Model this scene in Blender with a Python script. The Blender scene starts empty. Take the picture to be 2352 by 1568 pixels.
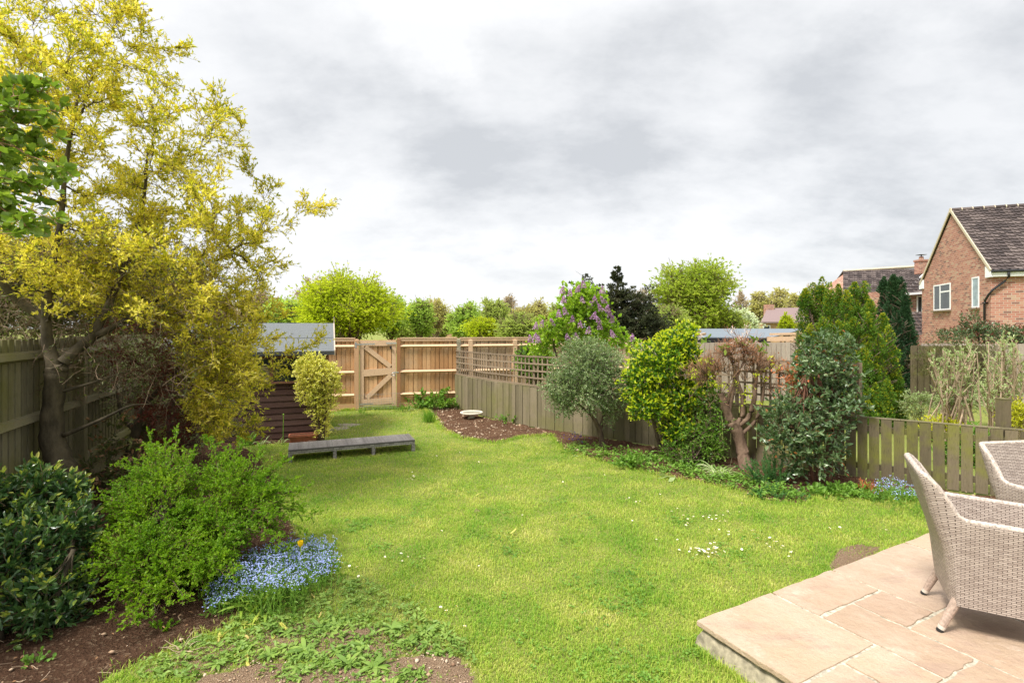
import bpy, math, random
import numpy as np
from mathutils import Vector, Matrix
PI = math.pi
R = math.radians
scene = bpy.context.scene
C = scene.collection

# ------------------------------------------------------------------ camera
CAMH = 1.85
cam = bpy.data.cameras.new("camera"); camo = bpy.data.objects.new("camera", cam); C.objects.link(camo)
camo.location = (0, 0, CAMH); camo.rotation_euler = (R(90), 0, 0)
cam.lens = 18.0; cam.sensor_width = 36.0; cam.shift_y = -0.0134; cam.clip_start = 0.05; cam.clip_end = 2000
scene.camera = camo
scene.render.resolution_x = 1024; scene.render.resolution_y = 682
scene.view_settings.view_transform = 'Standard'; scene.view_settings.look = 'None'
scene.view_settings.exposure = 1.3; scene.view_settings.gamma = 1
scene.render.engine = 'CYCLES'

# ------------------------------------------------------------------ light
SUN_EL, SUN_AZ = 56, -62          # azimuth measured from +Y towards +X
def sun_vec():
    e, a = R(SUN_EL), R(SUN_AZ)
    return Vector((math.sin(a) * math.cos(e), math.cos(a) * math.cos(e), math.sin(e)))
SUN_AZ = -130
sl = bpy.data.lights.new("sun", 'SUN'); so = bpy.data.objects.new("sun", sl); C.objects.link(so)
sl.energy = 2.5; sl.angle = R(14); sl.color = (1.0, 0.965, 0.90)
so.rotation_euler = (-sun_vec()).to_track_quat('-Z', 'Y').to_euler(); so.location = (-5, -5, 12)

def pdir(x, y):
    v = Vector((x - 1176, 1176, 753 - y)); v.normalize(); return v
world = bpy.data.worlds.new("World"); scene.world = world; world.use_nodes = True
nt = world.node_tree; nt.nodes.clear()
def nn(t, **k):
    n = nt.nodes.new(t)
    for a, b in k.items(): setattr(n, a, b)
    return n
out = nn('ShaderNodeOutputWorld'); bg = nn('ShaderNodeBackground'); nt.links.new(bg.outputs[0], out.inputs[0])
tc = nn('ShaderNodeTexCoord')
sky = nn('ShaderNodeTexSky', sky_type='NISHITA'); sky.sun_disc = False
sky.sun_elevation = R(SUN_EL); sky.sun_rotation = R(SUN_AZ)
skym = nn('ShaderNodeVectorMath', operation='SCALE'); skym.inputs[3].default_value = 0.10
nt.links.new(sky.outputs[0], skym.inputs[0])
wn = nn('ShaderNodeTexNoise'); wn.inputs['Scale'].default_value = 2.6; wn.inputs['Detail'].default_value = 9; wn.inputs['Roughness'].default_value = .62
# clouds lie on a flat layer overhead, so they crowd together towards the horizon
sq = nn('ShaderNodeSeparateXYZ'); nt.links.new(tc.outputs['Generated'], sq.inputs[0])
sz = nn('ShaderNodeMath', operation='ADD'); nt.links.new(sq.outputs['Z'], sz.inputs[0]); sz.inputs[1].default_value = .38
sa = nn('ShaderNodeMath', operation='MAXIMUM'); nt.links.new(sz.outputs[0], sa.inputs[0]); sa.inputs[1].default_value = .05
dx = nn('ShaderNodeMath', operation='DIVIDE'); nt.links.new(sq.outputs['X'], dx.inputs[0]); nt.links.new(sa.outputs[0], dx.inputs[1])
dy = nn('ShaderNodeMath', operation='DIVIDE'); nt.links.new(sq.outputs['Y'], dy.inputs[0]); nt.links.new(sa.outputs[0], dy.inputs[1])
lay = nn('ShaderNodeCombineXYZ'); nt.links.new(dx.outputs[0], lay.inputs[0]); nt.links.new(dy.outputs[0], lay.inputs[1]); lay.inputs[2].default_value = 3.7
nt.links.new(lay.outputs[0], wn.inputs['Vector'])
ws = nn('ShaderNodeVectorMath', operation='SUBTRACT'); ws.inputs[1].default_value = (.5, .5, .5); nt.links.new(wn.outputs['Color'], ws.inputs[0])
wm = nn('ShaderNodeVectorMath', operation='SCALE'); wm.inputs[3].default_value = .34; nt.links.new(ws.outputs[0], wm.inputs[0])
wa = nn('ShaderNodeVectorMath', operation='ADD'); nt.links.new(tc.outputs['Generated'], wa.inputs[0]); nt.links.new(wm.outputs[0], wa.inputs[1])
acc = None
# thicker grey parts of the overcast (direction, angular radius, amount); negative = thin bright gaps
for (x, y, r, a) in [(1230, 300, .38, .75), (1080, 450, .20, .55), (1420, 430, .22, .4), (1700, 280, .34, .55), (2120, 270, .34, .75), (2400, 250, .35, .7),
                     (860, 230, .20, .55), (640, 90, .26, .5), (1450, 120, .35, .35), (930, 70, .15, -.9), (1850, 60, .3, .15), (1600, 340, .15, -.1), (1800, 640, .3, .12), (800, 620, .3, .2)]:
    d = pdir(x, y)
    vd = nn('ShaderNodeVectorMath', operation='DISTANCE'); vd.inputs[1].default_value = d; nt.links.new(wa.outputs[0], vd.inputs[0])
    mr = nn('ShaderNodeMapRange', interpolation_type='SMOOTHSTEP'); mr.inputs['From Min'].default_value = r; mr.inputs['From Max'].default_value = r * .25
    mr.inputs['To Min'].default_value = 0; mr.inputs['To Max'].default_value = a * .66; nt.links.new(vd.outputs['Value'], mr.inputs['Value'])
    if acc is None: acc = mr.outputs[0]
    else:
        ad = nn('ShaderNodeMath', operation='ADD'); nt.links.new(acc, ad.inputs[0]); nt.links.new(mr.outputs[0], ad.inputs[1]); acc = ad.outputs[0]
w2 = nn('ShaderNodeTexNoise'); w2.inputs['Scale'].default_value = 2.3; w2.inputs['Detail'].default_value = 10; w2.inputs['Roughness'].default_value = .6
mp = nn('ShaderNodeMapping'); mp.inputs['Scale'].default_value = (.8, 1.2, 1); nt.links.new(lay.outputs[0], mp.inputs[0]); nt.links.new(mp.outputs[0], w2.inputs['Vector'])
m2 = nn('ShaderNodeMapRange'); m2.inputs['From Min'].default_value = .35; m2.inputs['From Max'].default_value = .7; m2.inputs['To Min'].default_value = -.62; m2.inputs['To Max'].default_value = .34
nt.links.new(w2.outputs['Fac'], m2.inputs['Value'])
ad = nn('ShaderNodeMath', operation='ADD', use_clamp=True); nt.links.new(acc, ad.inputs[0]); nt.links.new(m2.outputs[0], ad.inputs[1])
cr = nn('ShaderNodeValToRGB'); nt.links.new(ad.outputs[0], cr.inputs[0])
cr.color_ramp.elements[0].position = .04; cr.color_ramp.elements[0].color = (.95, .955, .965, 1)
cr.color_ramp.elements[1].position = 1; cr.color_ramp.elements[1].color = (.63, .648, .675, 1)
e = cr.color_ramp.elements.new(.5); e.color = (.82, .832, .85, 1)
# overcast brightens towards the zenith
sx = nn('ShaderNodeSeparateXYZ'); nt.links.new(tc.outputs['Generated'], sx.inputs[0])
zr = nn('ShaderNodeMapRange'); zr.inputs['From Min'].default_value = .5; zr.inputs['From Max'].default_value = 1.0; zr.inputs['To Min'].default_value = .435; zr.inputs['To Max'].default_value = .82
nt.links.new(sx.outputs['Z'], zr.inputs['Value'])
cm = nn('ShaderNodeVectorMath', operation='SCALE'); nt.links.new(cr.outputs[0], cm.inputs[0]); nt.links.new(zr.outputs[0], cm.inputs[3])
mx = nn('ShaderNodeMix', data_type='RGBA'); mx.inputs['Factor'].default_value = .96
nt.links.new(skym.outputs[0], mx.inputs[6]); nt.links.new(cm.outputs[0], mx.inputs[7])
nt.links.new(mx.outputs[2], bg.inputs[0]); bg.inputs[1].default_value = 1.0

# ------------------------------------------------------------------ pixel helpers (2352-wide photo pixels -> world points)
def W(x, y, z=0.0):
    Y = 1176 * (CAMH - z) / (y - 753.0); return ((x - 1176) / 1176 * Y, Y, z)
def D(x, y, Y):
    return np.array(((x - 1176) / 1176 * Y, Y, CAMH + (753.0 - y) / 1176 * Y))
def DD(xy, Y):
    xy = np.asarray(xy, float); Y = np.asarray(Y, float)
    return np.stack([(xy[:, 0] - 1176) / 1176 * Y, Y + 0 * xy[:, 0], CAMH + (753.0 - xy[:, 1]) / 1176 * Y], 1)

# ------------------------------------------------------------------ materials
MATS = {}
def newmat(name):
    m = bpy.data.materials.new(name); m.use_nodes = True; m.node_tree.nodes.clear(); return m
class NB:
    def __init__(s, name):
        s.m = newmat(name); s.t = s.m.node_tree
        s.out = s.n('ShaderNodeOutputMaterial'); s.b = s.n('ShaderNodeBsdfPrincipled'); s.l(s.b.outputs[0], s.out.inputs[0])
    def n(s, t, **k):
        n = s.t.nodes.new(t)
        for a, b in k.items(): setattr(n, a, b)
        return n
    def l(s, a, b): s.t.links.new(a, b)
    def noise(s, scale, detail=4, rough=.55, vec=None, mapscale=None, coord='Object'):
        x = s.n('ShaderNodeTexNoise'); x.inputs['Scale'].default_value = scale; x.inputs['Detail'].default_value = detail; x.inputs['Roughness'].default_value = rough
        if vec is None:
            vec = s.n('ShaderNodeTexCoord').outputs[coord]
        if mapscale:
            mp = s.n('ShaderNodeMapping'); mp.inputs['Scale'].default_value = mapscale; s.l(vec, mp.inputs[0]); vec = mp.outputs[0]
        s.l(vec, x.inputs['Vector']); return x.outputs['Fac']
    def ramp(s, fac, stops):
        r = s.n('ShaderNodeValToRGB'); s.l(fac, r.inputs[0]); els = r.color_ramp.elements
        while len(els) < len(stops): els.new(.5)
        for e, (p, c) in zip(els, stops): e.position = p; e.color = (*c, 1)
        return r.outputs[0]
    def mix(s, f, a, b, mode='MIX'):
        x = s.n('ShaderNodeMix', data_type='RGBA', blend_type=mode)
        if isinstance(f, (int, float)): x.inputs['Factor'].default_value = f
        else: s.l(f, x.inputs['Factor'])
        for v, i in ((a, 6), (b, 7)):
            if isinstance(v, tuple): x.inputs[i].default_value = (*v, 1)
            else: s.l(v, x.inputs[i])
        return x.outputs[2]
    def math(s, op, a, b=None, clamp=False):
        x = s.n('ShaderNodeMath', operation=op, use_clamp=clamp)
        for v, i in ((a, 0), (b, 1)):
            if v is None: continue
            if isinstance(v, (int, float)): x.inputs[i].default_value = v
            else: s.l(v, x.inputs[i])
        return x.outputs[0]
    def rnd(s): return s.n('ShaderNodeNewGeometry').outputs['Random Per Island']
    def bump(s, h, strength=.4, dist=.01):
        x = s.n('ShaderNodeBump'); x.inputs['Strength'].default_value = strength; x.inputs['Distance'].default_value = dist
        s.l(h, x.inputs['Height']); s.l(x.outputs[0], s.b.inputs['Normal'])
    def fin(s, col=None, rough=.7, spec=.4, metal=0):
        if col is not None:
            if isinstance(col, tuple): s.b.inputs['Base Color'].default_value = (*col, 1)
            else: s.l(col, s.b.inputs['Base Color'])
        s.b.inputs['Roughness'].default_value = rough; s.b.inputs['Specular IOR Level'].default_value = spec; s.b.inputs['Metallic'].default_value = metal
        return s.m
def stops(cols): return [(i / max(1, len(cols) - 1), c) for i, c in enumerate(cols)]
def leafmat(name, cols, transl=.4, rough=.5, spec=.35, patch=2.0, patchamt=.55, boost=1.5):
    b = NB(name)
    f = b.math('ADD', b.math('MULTIPLY', b.rnd(), 1 - patchamt), b.math('MULTIPLY', b.math('MULTIPLY', b.math('SUBTRACT', b.noise(patch, 3), .3), 2.4, True), patchamt), True)
    c = b.ramp(f, stops(cols))
    b.fin(c, rough, spec)
    t = b.n('ShaderNodeBsdfTranslucent'); c2 = b.mix(1.0, c, (boost, boost * 1.02, boost * .65), 'MULTIPLY'); b.l(c2, t.inputs[0])
    ms = b.n('ShaderNodeMixShader'); ms.inputs[0].default_value = transl; b.l(b.b.outputs[0], ms.inputs[1]); b.l(t.outputs[0], ms.inputs[2]); b.l(ms.outputs[0], b.out.inputs[0])
    return b.m
def woodmat(name, cols, grain=(9, 9, .8), rough=.75, moss=None, mossz=None, knots=True, bumpd=.004, rndamt=.55):
    b = NB(name)
    g = b.noise(5, 6, .68, mapscale=grain)
    f = b.math('ADD', b.math('MULTIPLY', b.rnd(), rndamt), b.math('MULTIPLY', b.math('SUBTRACT', g, .25), 2 * (1 - rndamt)), True)
    c = b.ramp(f, stops(cols))
    if moss:
        mcol, lo, hi = moss
        mn = b.noise(1.6, 4, .6); mn = b.math('MULTIPLY', b.math('SUBTRACT', mn, lo), 1 / (hi - lo), True)
        c = b.mix(mn, c, mcol)
    if knots:
        kn = b.n('ShaderNodeTexVoronoi'); kn.inputs['Scale'].default_value = 3.3
        mp = b.n('ShaderNodeMapping'); mp.inputs['Scale'].default_value = (2.2, 2.2, 1.2); b.l(b.n('ShaderNodeTexCoord').outputs['Object'], mp.inputs[0]); b.l(mp.outputs[0], kn.inputs['Vector'])
        kf = b.math('MULTIPLY', b.math('SUBTRACT', .085, kn.outputs['Distance']), 18, True)
        c = b.mix(b.math('MULTIPLY', kf, .55), c, tuple(v * .45 for v in cols[0]))
    st = b.noise(30, 4, .6, mapscale=(6, 6, .5))
    c = b.mix(b.math('MULTIPLY', b.math('SUBTRACT', st, .52), 3.0, True), c, tuple(v * .5 for v in cols[0]))
    b.bump(g, .5, bumpd)
    return b.fin(c, rough, .25)
def barkmat(name, c1, c2, scale=14):
    b = NB(name); n = b.noise(scale, 6, .65, mapscale=(1, 1, .45)); b.bump(n, .9, .02)
    return b.fin(b.ramp(n, [(.3, c1), (.72, c2)]), .85, .2)
def plain(name, col, rough=.6, metal=0, var=.25, scale=20, bumpd=.002):
    b = NB(name); n = b.noise(scale, 4); b.bump(n, .4, bumpd)
    return b.fin(b.ramp(n, [(.3, tuple(v * (1 - var) for v in col)), (.7, tuple(min(1, v * (1 + var)) for v in col))]), rough, .4, metal)

# lawn earth/grass under the blades
def lawnmat():
    b = NB('lawn_turf')
    a = b.noise(1.3, 4, .6); d = b.noise(55, 5, .7)
    c = b.ramp(a, [(.35, (.15, .205, .035)), (.6, (.25, .27, .06))])
    c2 = b.ramp(d, [(.35, (.05, .07, .015)), (.65, (.34, .34, .11))])
    c = b.mix(.5, c, c2); b.bump(d, 1, .02)
    return b.fin(c, .9, .1)
def soilmat(name, c1, c2, c3, sc=60):
    b = NB(name); n = b.noise(sc, 8, .75); m = b.noise(2.2, 4, .6); v = b.n('ShaderNodeTexVoronoi'); v.inputs['Scale'].default_value = sc * 1.6
    b.l(b.n('ShaderNodeTexCoord').outputs['Object'], v.inputs['Vector'])
    c = b.ramp(n, [(.3, c1), (.62, c2)])
    gv = b.n('ShaderNodeSeparateColor'); b.l(v.outputs['Color'], gv.inputs[0])
    c = b.mix(b.math('MULTIPLY', b.math('SUBTRACT', gv.outputs[0], .8), 4, True), c, c3)
    c = b.mix(b.math('MULTIPLY', b.math('SUBTRACT', m, .4), 1.6, True), c, tuple(v * .75 for v in c1))
    b.bump(b.math('ADD', n, b.math('MULTIPLY', v.outputs['Distance'], .6)), 1, .03)
    return b.fin(c, .95, .1)
def brickmat():
    b = NB('red_brick')
    tc = b.n('ShaderNodeTexCoord'); sp = b.n('ShaderNodeSeparateXYZ'); b.l(tc.outputs['Object'], sp.inputs[0])
    cb = b.n('ShaderNodeCombineXYZ'); b.l(b.math('ADD', sp.outputs[0], sp.outputs[1]), cb.inputs[0]); b.l(sp.outputs[2], cb.inputs[1])
    br = b.n('ShaderNodeTexBrick'); b.l(cb.outputs[0], br.inputs['Vector'])
    br.inputs['Scale'].default_value = 1; br.inputs['Brick Width'].default_value = .30; br.inputs['Row Height'].default_value = .105; br.inputs['Mortar Size'].default_value = .009
    br.inputs['Color1'].default_value = (0, 0, 0, 1); br.inputs['Color2'].default_value = (1, 1, 1, 1); br.inputs['Mortar'].default_value = (.5, .5, .5, 1); br.inputs['Bias'].default_value = 0
    c = b.ramp(br.outputs['Color'], [(0, (.13, .075, .065)), (.18, (.30, .12, .09)), (.5, (.40, .165, .12)), (.8, (.45, .23, .16)), (1, (.42, .30, .21))])
    n = b.noise(7, 5, .6); c = b.mix(b.math('MULTIPLY', n, .5), c, (.38, .19, .145))
    c = b.mix(br.outputs['Fac'], c, (.46, .40, .32))
    b.bump(b.math('SUBTRACT', 1, br.outputs['Fac']), .6, .01)
    return b.fin(c, .85, .2)
def weavemat(name, light, mid, dark, bw=.040, rh=.012, top=False, uv=False, stripe=False):
    b = NB(name)
    tc = b.n('ShaderNodeTexCoord'); sp = b.n('ShaderNodeSeparateXYZ'); b.l(tc.outputs['UV' if uv else 'Object'], sp.inputs[0])
    cb = b.n('ShaderNodeCombineXYZ')
    if uv or top: b.l(sp.outputs[0], cb.inputs[0]); b.l(sp.outputs[1], cb.inputs[1])
    else: b.l(b.math('ADD', sp.outputs[0], sp.outputs[1]), cb.inputs[0]); b.l(sp.outputs[2], cb.inputs[1])
    br = b.n('ShaderNodeTexBrick'); b.l(cb.outputs[0], br.inputs['Vector']); br.inputs['Scale'].default_value = 1
    br.inputs['Brick Width'].default_value = bw; br.inputs['Row Height'].default_value = rh; br.inputs['Mortar Size'].default_value = rh * .16; br.inputs['Mortar Smooth'].default_value = 1.0
    br.inputs['Color1'].default_value = (0, 0, 0, 1); br.inputs['Color2'].default_value = (1, 1, 1, 1); br.inputs['Mortar'].default_value = (.5, .5, .5, 1)
    c = b.ramp(br.outputs['Color'], [(0, mid), (1, light)])
    # fine strands within each band
    wv = b.n('ShaderNodeTexWave', wave_type='BANDS', bands_direction='Y'); wv.inputs['Scale'].default_value = 1 / rh * .95; b.l(cb.outputs[0], wv.inputs['Vector'])
    c = b.mix(b.math('MULTIPLY', wv.outputs['Fac'], .35), c, mid)
    if stripe:
        s2 = b.noise(11, 3, .7, vec=cb.outputs[0], mapscale=(1, .02, 1)); c = b.mix(b.math('MULTIPLY', b.math('SUBTRACT', s2, .4), 3, True), c, dark)
    f = br.outputs['Fac']; c = b.mix(f, c, dark)
    b.bump(b.math('SUBTRACT', 1, f), 1.0, .006)
    return b.fin(c, .5, .35)
def glassmat(name, col=(.03, .04, .04)):
    b = NB(name); n = b.noise(2, 3); c = b.ramp(n, [(.3, tuple(v * .6 for v in col)), (.7, tuple(v * 1.5 for v in col))])
    return b.fin(c, .08, .35)
def slabmat():
    b = NB('sandstone_slab')
    n = b.noise(3.5, 6, .62); n2 = b.noise(22, 6, .65); r = b.rnd()
    c = b.ramp(r, [(0, (.36, .255, .175)), (.35, (.44, .325, .215)), (.7, (.33, .22, .16)), (1, (.42, .325, .225))])
    c = b.mix(b.math('MULTIPLY', b.math('SUBTRACT', n, .4), 2.2, True), c, (.50, .38, .29))
    c = b.mix(b.math('MULTIPLY', b.math('SUBTRACT', n2, .55), 2.0, True), c, (.33, .20, .145))
    s = b.noise(1.7, 6, .75, mapscale=(1, 3, 1)); c = b.mix(b.math('MULTIPLY', b.math('SUBTRACT', s, .52), 3.5, True), c, (.31, .205, .165))
    s3 = b.noise(5, 8, .8); c = b.mix(b.math('MULTIPLY', b.math('SUBTRACT', s3, .57), 6, True), c, (.58, .45, .35))
    gr = b.noise(160, 3, .8); c = b.mix(b.math('MULTIPLY', b.math('SUBTRACT', gr, .52), 4, True), c, (.27, .19, .14)); b.bump(b.math('ADD', n, b.math('MULTIPLY', n2, .6)), .7, .03)
    return b.fin(c, .62, .35)
def tilemat(name, c1, c2, c3):
    b = NB(name); n = b.noise(14, 5, .7); f = b.math('ADD', b.math('MULTIPLY', b.rnd(), .5), b.math('MULTIPLY', n, .5))
    b.bump(n, .5, .01); return b.fin(b.ramp(f, [(.2, c1), (.5, c2), (.8, c3)]), .85, .2)
M = dict(
    lawn=lawnmat(),
    soil=soilmat('garden_soil', (.095, .048, .028), (.17, .088, .05), (.36, .26, .16)),
    soil_dark=soilmat('damp_soil', (.06, .031, .018), (.12, .064, .038), (.28, .19, .12), 45),
    gravel=soilmat('gravelly_soil', (.25, .155, .095), (.45, .31, .20), (.55, .42, .28), 90),
    slab=slabmat(), mortar=plain('mortar', (.40, .36, .28), .9, var=.5, scale=45), concrete=plain('rough_concrete', (.30, .26, .18), .95, var=.4, scale=25, bumpd=.02),
    fence_new=woodmat('new_pine_boards', [(.36, .18, .075), (.56, .315, .145), (.70, .45, .24)], moss=((.52, .36, .22), .5, .72), rndamt=.62),
    rail_new=woodmat('new_pine_rail', [(.54, .355, .21), (.68, .48, .31)], grain=(.9, 9, 9)),
    post_new=woodmat('new_pine_post', [(.46, .27, .14), (.56, .34, .19)], knots=False),
    post_red=woodmat('stained_post', [(.26, .12, .05), (.38, .19, .09)], knots=False),
    fence_low=woodmat('weathered_low_boards', [(.105, .088, .05), (.19, .16, .10), (.29, .235, .155)], moss=((.17, .16, .06), .45, .72), knots=False),
    fence_moss=woodmat('mossy_boards', [(.075, .06, .034), (.135, .108, .064), (.21, .165, .105)], moss=((.17, .175, .025), .50, .68), knots=False, rndamt=.6),
    fence_old=woodmat('old_dark_boards', [(.15, .13, .085), (.22, .195, .12), (.28, .25, .16)], moss=((.18, .17, .06), .45, .65), knots=False),
    trellis=woodmat('trellis_wood', [(.17, .125, .085), (.29, .22, .15)], knots=False, rndamt=.7),
    fence_tan=woodmat('faded_tan_boards', [(.36, .23, .14), (.52, .37, .24), (.62, .46, .32)]),
    fence_grey=woodmat('grey_boards', [(.28, .225, .18), (.42, .345, .285), (.52, .44, .37)], knots=False),
    shed=woodmat('brown_shed_boards', [(.034, .017, .014), (.062, .030, .023), (.10, .058, .046)], grain=(.8, 9, 9), knots=False),
    shed_trim=woodmat('shed_trim', [(.13, .06, .035), (.22, .11, .07)], grain=(.8, 9, 9), knots=False),
    felt=plain('grey_roof_felt', (.135, .145, .15), .95, var=.35, scale=90, bumpd=.004), felt_edge=plain('felt_edge', (.05, .053, .055), .9),
    roof_wood=plain('pale_board', (.45, .37, .3), .7), tan=plain('tan_panel', (.36, .29, .15), .7, var=.15), black=plain('black_plastic', (.018, .018, .02), .35),
    glass=glassmat('dark_glass'), glass_pale=glassmat('frosted_glass', (.25, .32, .34)), curtain=plain('net_curtain', (.5, .52, .5), .9, var=.2, scale=8),
    upvc=plain('white_upvc', (.80, .80, .80), .4, var=.03), lead=plain('cream_verge', (.52, .45, .33), .8), sill=plain('tile_sill', (.20, .15, .10), .8),
    brick=brickmat(), tile=tilemat('brown_roof_tile', (.045, .036, .035), (.085, .066, .062), (.15, .12, .11)), tile_far=tilemat('far_roof_tile', (.16, .11, .11), (.22, .16, .155), (.28, .21, .20)),
    tanbrick=plain('buff_brick', (.42, .27, .15), .9, var=.2, scale=3), metalroof=plain('blue_grey_roofing', (.15, .18, .21), .5, var=.06, scale=2),
    galv=plain('galvanised_steel', (.55, .56, .56), .35, .8, var=.1), wire=plain('wire', (.35, .34, .32), .4, .7),
    terracotta=plain('terracotta', (.24, .075, .04), .75), stone_white=plain('pale_stone', (.60, .56, .45), .8, var=.15, scale=40, bumpd=.004), water=glassmat('dish_water', (.42, .40, .32)),
    wicker_side=weavemat('grey_rattan_side', (.44, .41, .37), (.22, .20, .18), (.018, .016, .015), .07, .022), wicker_top=weavemat('grey_rattan_top', (.56, .52, .485), (.36, .33, .31), (.10, .09, .085), .016, .04, top=True, stripe=True),
    chair=weavemat('cream_rattan', (.50, .42, .36), (.33, .265, .225), (.115, .08, .07), .038, .0102, uv=True), chair_rim=plain('rattan_rim', (.46, .385, .33), .5, var=.5, scale=80, bumpd=.008), chair_leg=plain('leg_wrap', (.40, .30, .24), .6, var=.3, scale=70), chair_tip=plain('leg_tip', (.58, .52, .44), .4), rubber=plain('black_foot', (.02, .02, .02), .6),
    bark=barkmat('brown_bark', (.06, .04, .028), (.16, .115, .08)), bark_dark=barkmat('dark_bark', (.032, .026, .016), (.13, .105, .065), 10), bark_pol=barkmat('pollard_bark', (.10, .062, .042), (.26, .175, .12)),
    bark_young=barkmat('young_bark', (.15, .125, .085), (.27, .22, .15), 20), twig=plain('twig', (.17, .115, .07), .8), twig_grey=plain('grey_twig', (.26, .21, .16), .8), twig_red=plain('red_twig', (.13, .055, .03), .8), twig_pale=plain('pale_twig', (.38, .28, .19), .8), twig_tan=plain('tan_twig', (.33, .19, .11), .8),
    grass=leafmat('grass_blades', [(.11, .265, .026), (.19, .37, .04), (.30, .45, .055), (.43, .515, .085), (.60, .59, .17), (.78, .70, .36)], .4, .55, .25, patch=1.7, patchamt=.55, boost=1.25),
    grass_dark=leafmat('long_grass', [(.10, .24, .02), (.16, .32, .03), (.26, .38, .06)], .4, .55, .25, boost=1.3),
    yellow=leafmat('yellow_leaf', [(.16, .22, .015), (.42, .43, .03), (.72, .63, .07), (.82, .72, .14), (.88, .80, .32)], .48, .5, .3, patch=2.5, patchamt=.4, boost=1.2), yellow_b=leafmat('yellow_green_leaf', [(.20, .26, .02), (.36, .37, .03), (.52, .46, .05)], .45, .5, .3),
    berry=plain('dark_berries', (.06, .035, .04), .5),
    variegated=leafmat('variegated_leaf', [(.30, .38, .05), (.62, .62, .08), (.84, .78, .22), (.88, .84, .42)], .35, .4, .4, patchamt=.3, boost=1.2),
    spirea=leafmat('fresh_green_leaf', [(.075, .18, .01), (.16, .30, .014), (.31, .44, .022)], .45, .5, .25, patch=3, boost=1.5),
    laurel=leafmat('glossy_dark_leaf', [(.022, .060, .020), (.040, .095, .028), (.07, .14, .035), (.19, .25, .05)], .22, .3, .5, patch=3, patchamt=.3), laurel_tip=leafmat('young_tip_leaf', [(.16, .25, .04), (.30, .36, .06), (.42, .34, .10)], .35, .38, .4),
    griselinia=leafmat('griselinia_leaf', [(.085, .15, .02), (.15, .235, .028), (.30, .38, .06)], .4, .3, .45, patch=4, boost=1.5),
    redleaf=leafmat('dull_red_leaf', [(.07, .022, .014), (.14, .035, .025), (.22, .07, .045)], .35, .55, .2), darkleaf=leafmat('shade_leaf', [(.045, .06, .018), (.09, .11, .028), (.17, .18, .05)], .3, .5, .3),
    pitto=leafmat('grey_green_leaf', [(.06, .115, .035), (.14, .22, .075), (.27, .35, .15), (.44, .49, .28)], .28, .4, .45, patch=4, patchamt=.45),
    choisya=leafmat('choisya_leaf', [(.045, .13, .012), (.10, .22, .015), (.18, .30, .02)], .35, .35, .45, patch=3), choisya_tip=leafmat('choisya_tip', [(.34, .46, .015), (.54, .60, .03), (.66, .66, .06)], .4, .4, .35),
    lilacleaf=leafmat('lilac_leaf', [(.15, .30, .025), (.28, .44, .035), (.44, .55, .07)], .4, .45, .3), lilac=leafmat('lilac_flower', [(.34, .17, .36), (.50, .29, .50), (.64, .44, .64)], .3, .7, .1, boost=1.1),
    viburnum=leafmat('viburnum_leaf', [(.045, .085, .028), (.075, .135, .05), (.14, .21, .09), (.30, .36, .20)], .22, .3, .5, patch=4, patchamt=.35), orangeleaf=leafmat('orange_leaf', [(.32, .10, .04), (.50, .17, .07), (.55, .28, .16)], .35, .5, .3),
    conifer=leafmat('conifer_green', [(.045, .11, .014), (.10, .20, .02), (.17, .27, .03)], .15, .6, .2, patch=4), conifer_gold=leafmat('conifer_gold', [(.20, .28, .015), (.36, .38, .02), (.52, .45, .035)], .25, .6, .2, patch=2.5),
    conifer_dark=leafmat('conifer_dark', [(.016, .042, .018), (.03, .075, .028), (.055, .11, .035)], .12, .6, .2), conifer_blue=leafmat('conifer_olive', [(.022, .032, .016), (.045, .06, .028), (.09, .10, .045), (.15, .14, .06)], .12, .6, .2),
    t_lime=leafmat('lime_leaf', [(.26, .34, .015), (.42, .48, .03), (.55, .56, .06)], .55, .6, .1, patch=.35), t_green=leafmat('spring_leaf', [(.24, .36, .08), (.38, .49, .12), (.52, .60, .20)], .55, .6, .1, patch=.5),
    t_mid=leafmat('mid_green_leaf', [(.24, .31, .09), (.37, .43, .13), (.48, .52, .20)], .55, .6, .1, patch=.5), t_pale=leafmat('pale_leaf', [(.34, .34, .14), (.48, .45, .20), (.56, .50, .26)], .55, .6, .1, patch=.5),
    t_buff=leafmat('buff_bud', [(.34, .25, .16), (.46, .36, .24), (.50, .44, .28)], .3, .7, .1, patch=.5), t_syc=leafmat('sycamore_leaf', [(.20, .28, .035), (.34, .42, .06), (.48, .52, .11)], .55, .5, .2, patch=.5), t_white=leafmat('blossom', [(.42, .50, .30), (.62, .68, .50), (.75, .78, .66)], .3, .7, .1, patch=.6),
    bluefl=leafmat('blue_petal', [(.26, .33, .74), (.38, .45, .84), (.56, .61, .90)], .3, .6, .1, patchamt=.2, boost=1.1), violet=leafmat('violet_petal', [(.08, .05, .30), (.16, .10, .48)], .3, .6, .1), whitefl=plain('white_petal', (.82, .80, .76), .7, var=.05), pinkfl=leafmat('pink_blossom', [(.62, .40, .42), (.80, .66, .66), (.84, .78, .76)], .3, .6, .1), yellowfl=leafmat('yellow_petal', [(.75, .50, .01), (.85, .64, .02)], .3, .5, .2, boost=1.1),
    strap=leafmat('strap_leaf', [(.16, .28, .03), (.26, .38, .05), (.48, .50, .08)], .35, .35, .4), strap_yel=leafmat('dying_strap', [(.50, .46, .08), (.64, .56, .16), (.60, .42, .18)], .35, .5, .3), strap_cream=leafmat('striped_leaf', [(.22, .32, .10), (.38, .46, .20), (.66, .66, .42)], .3, .45, .3, patchamt=.15),
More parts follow.
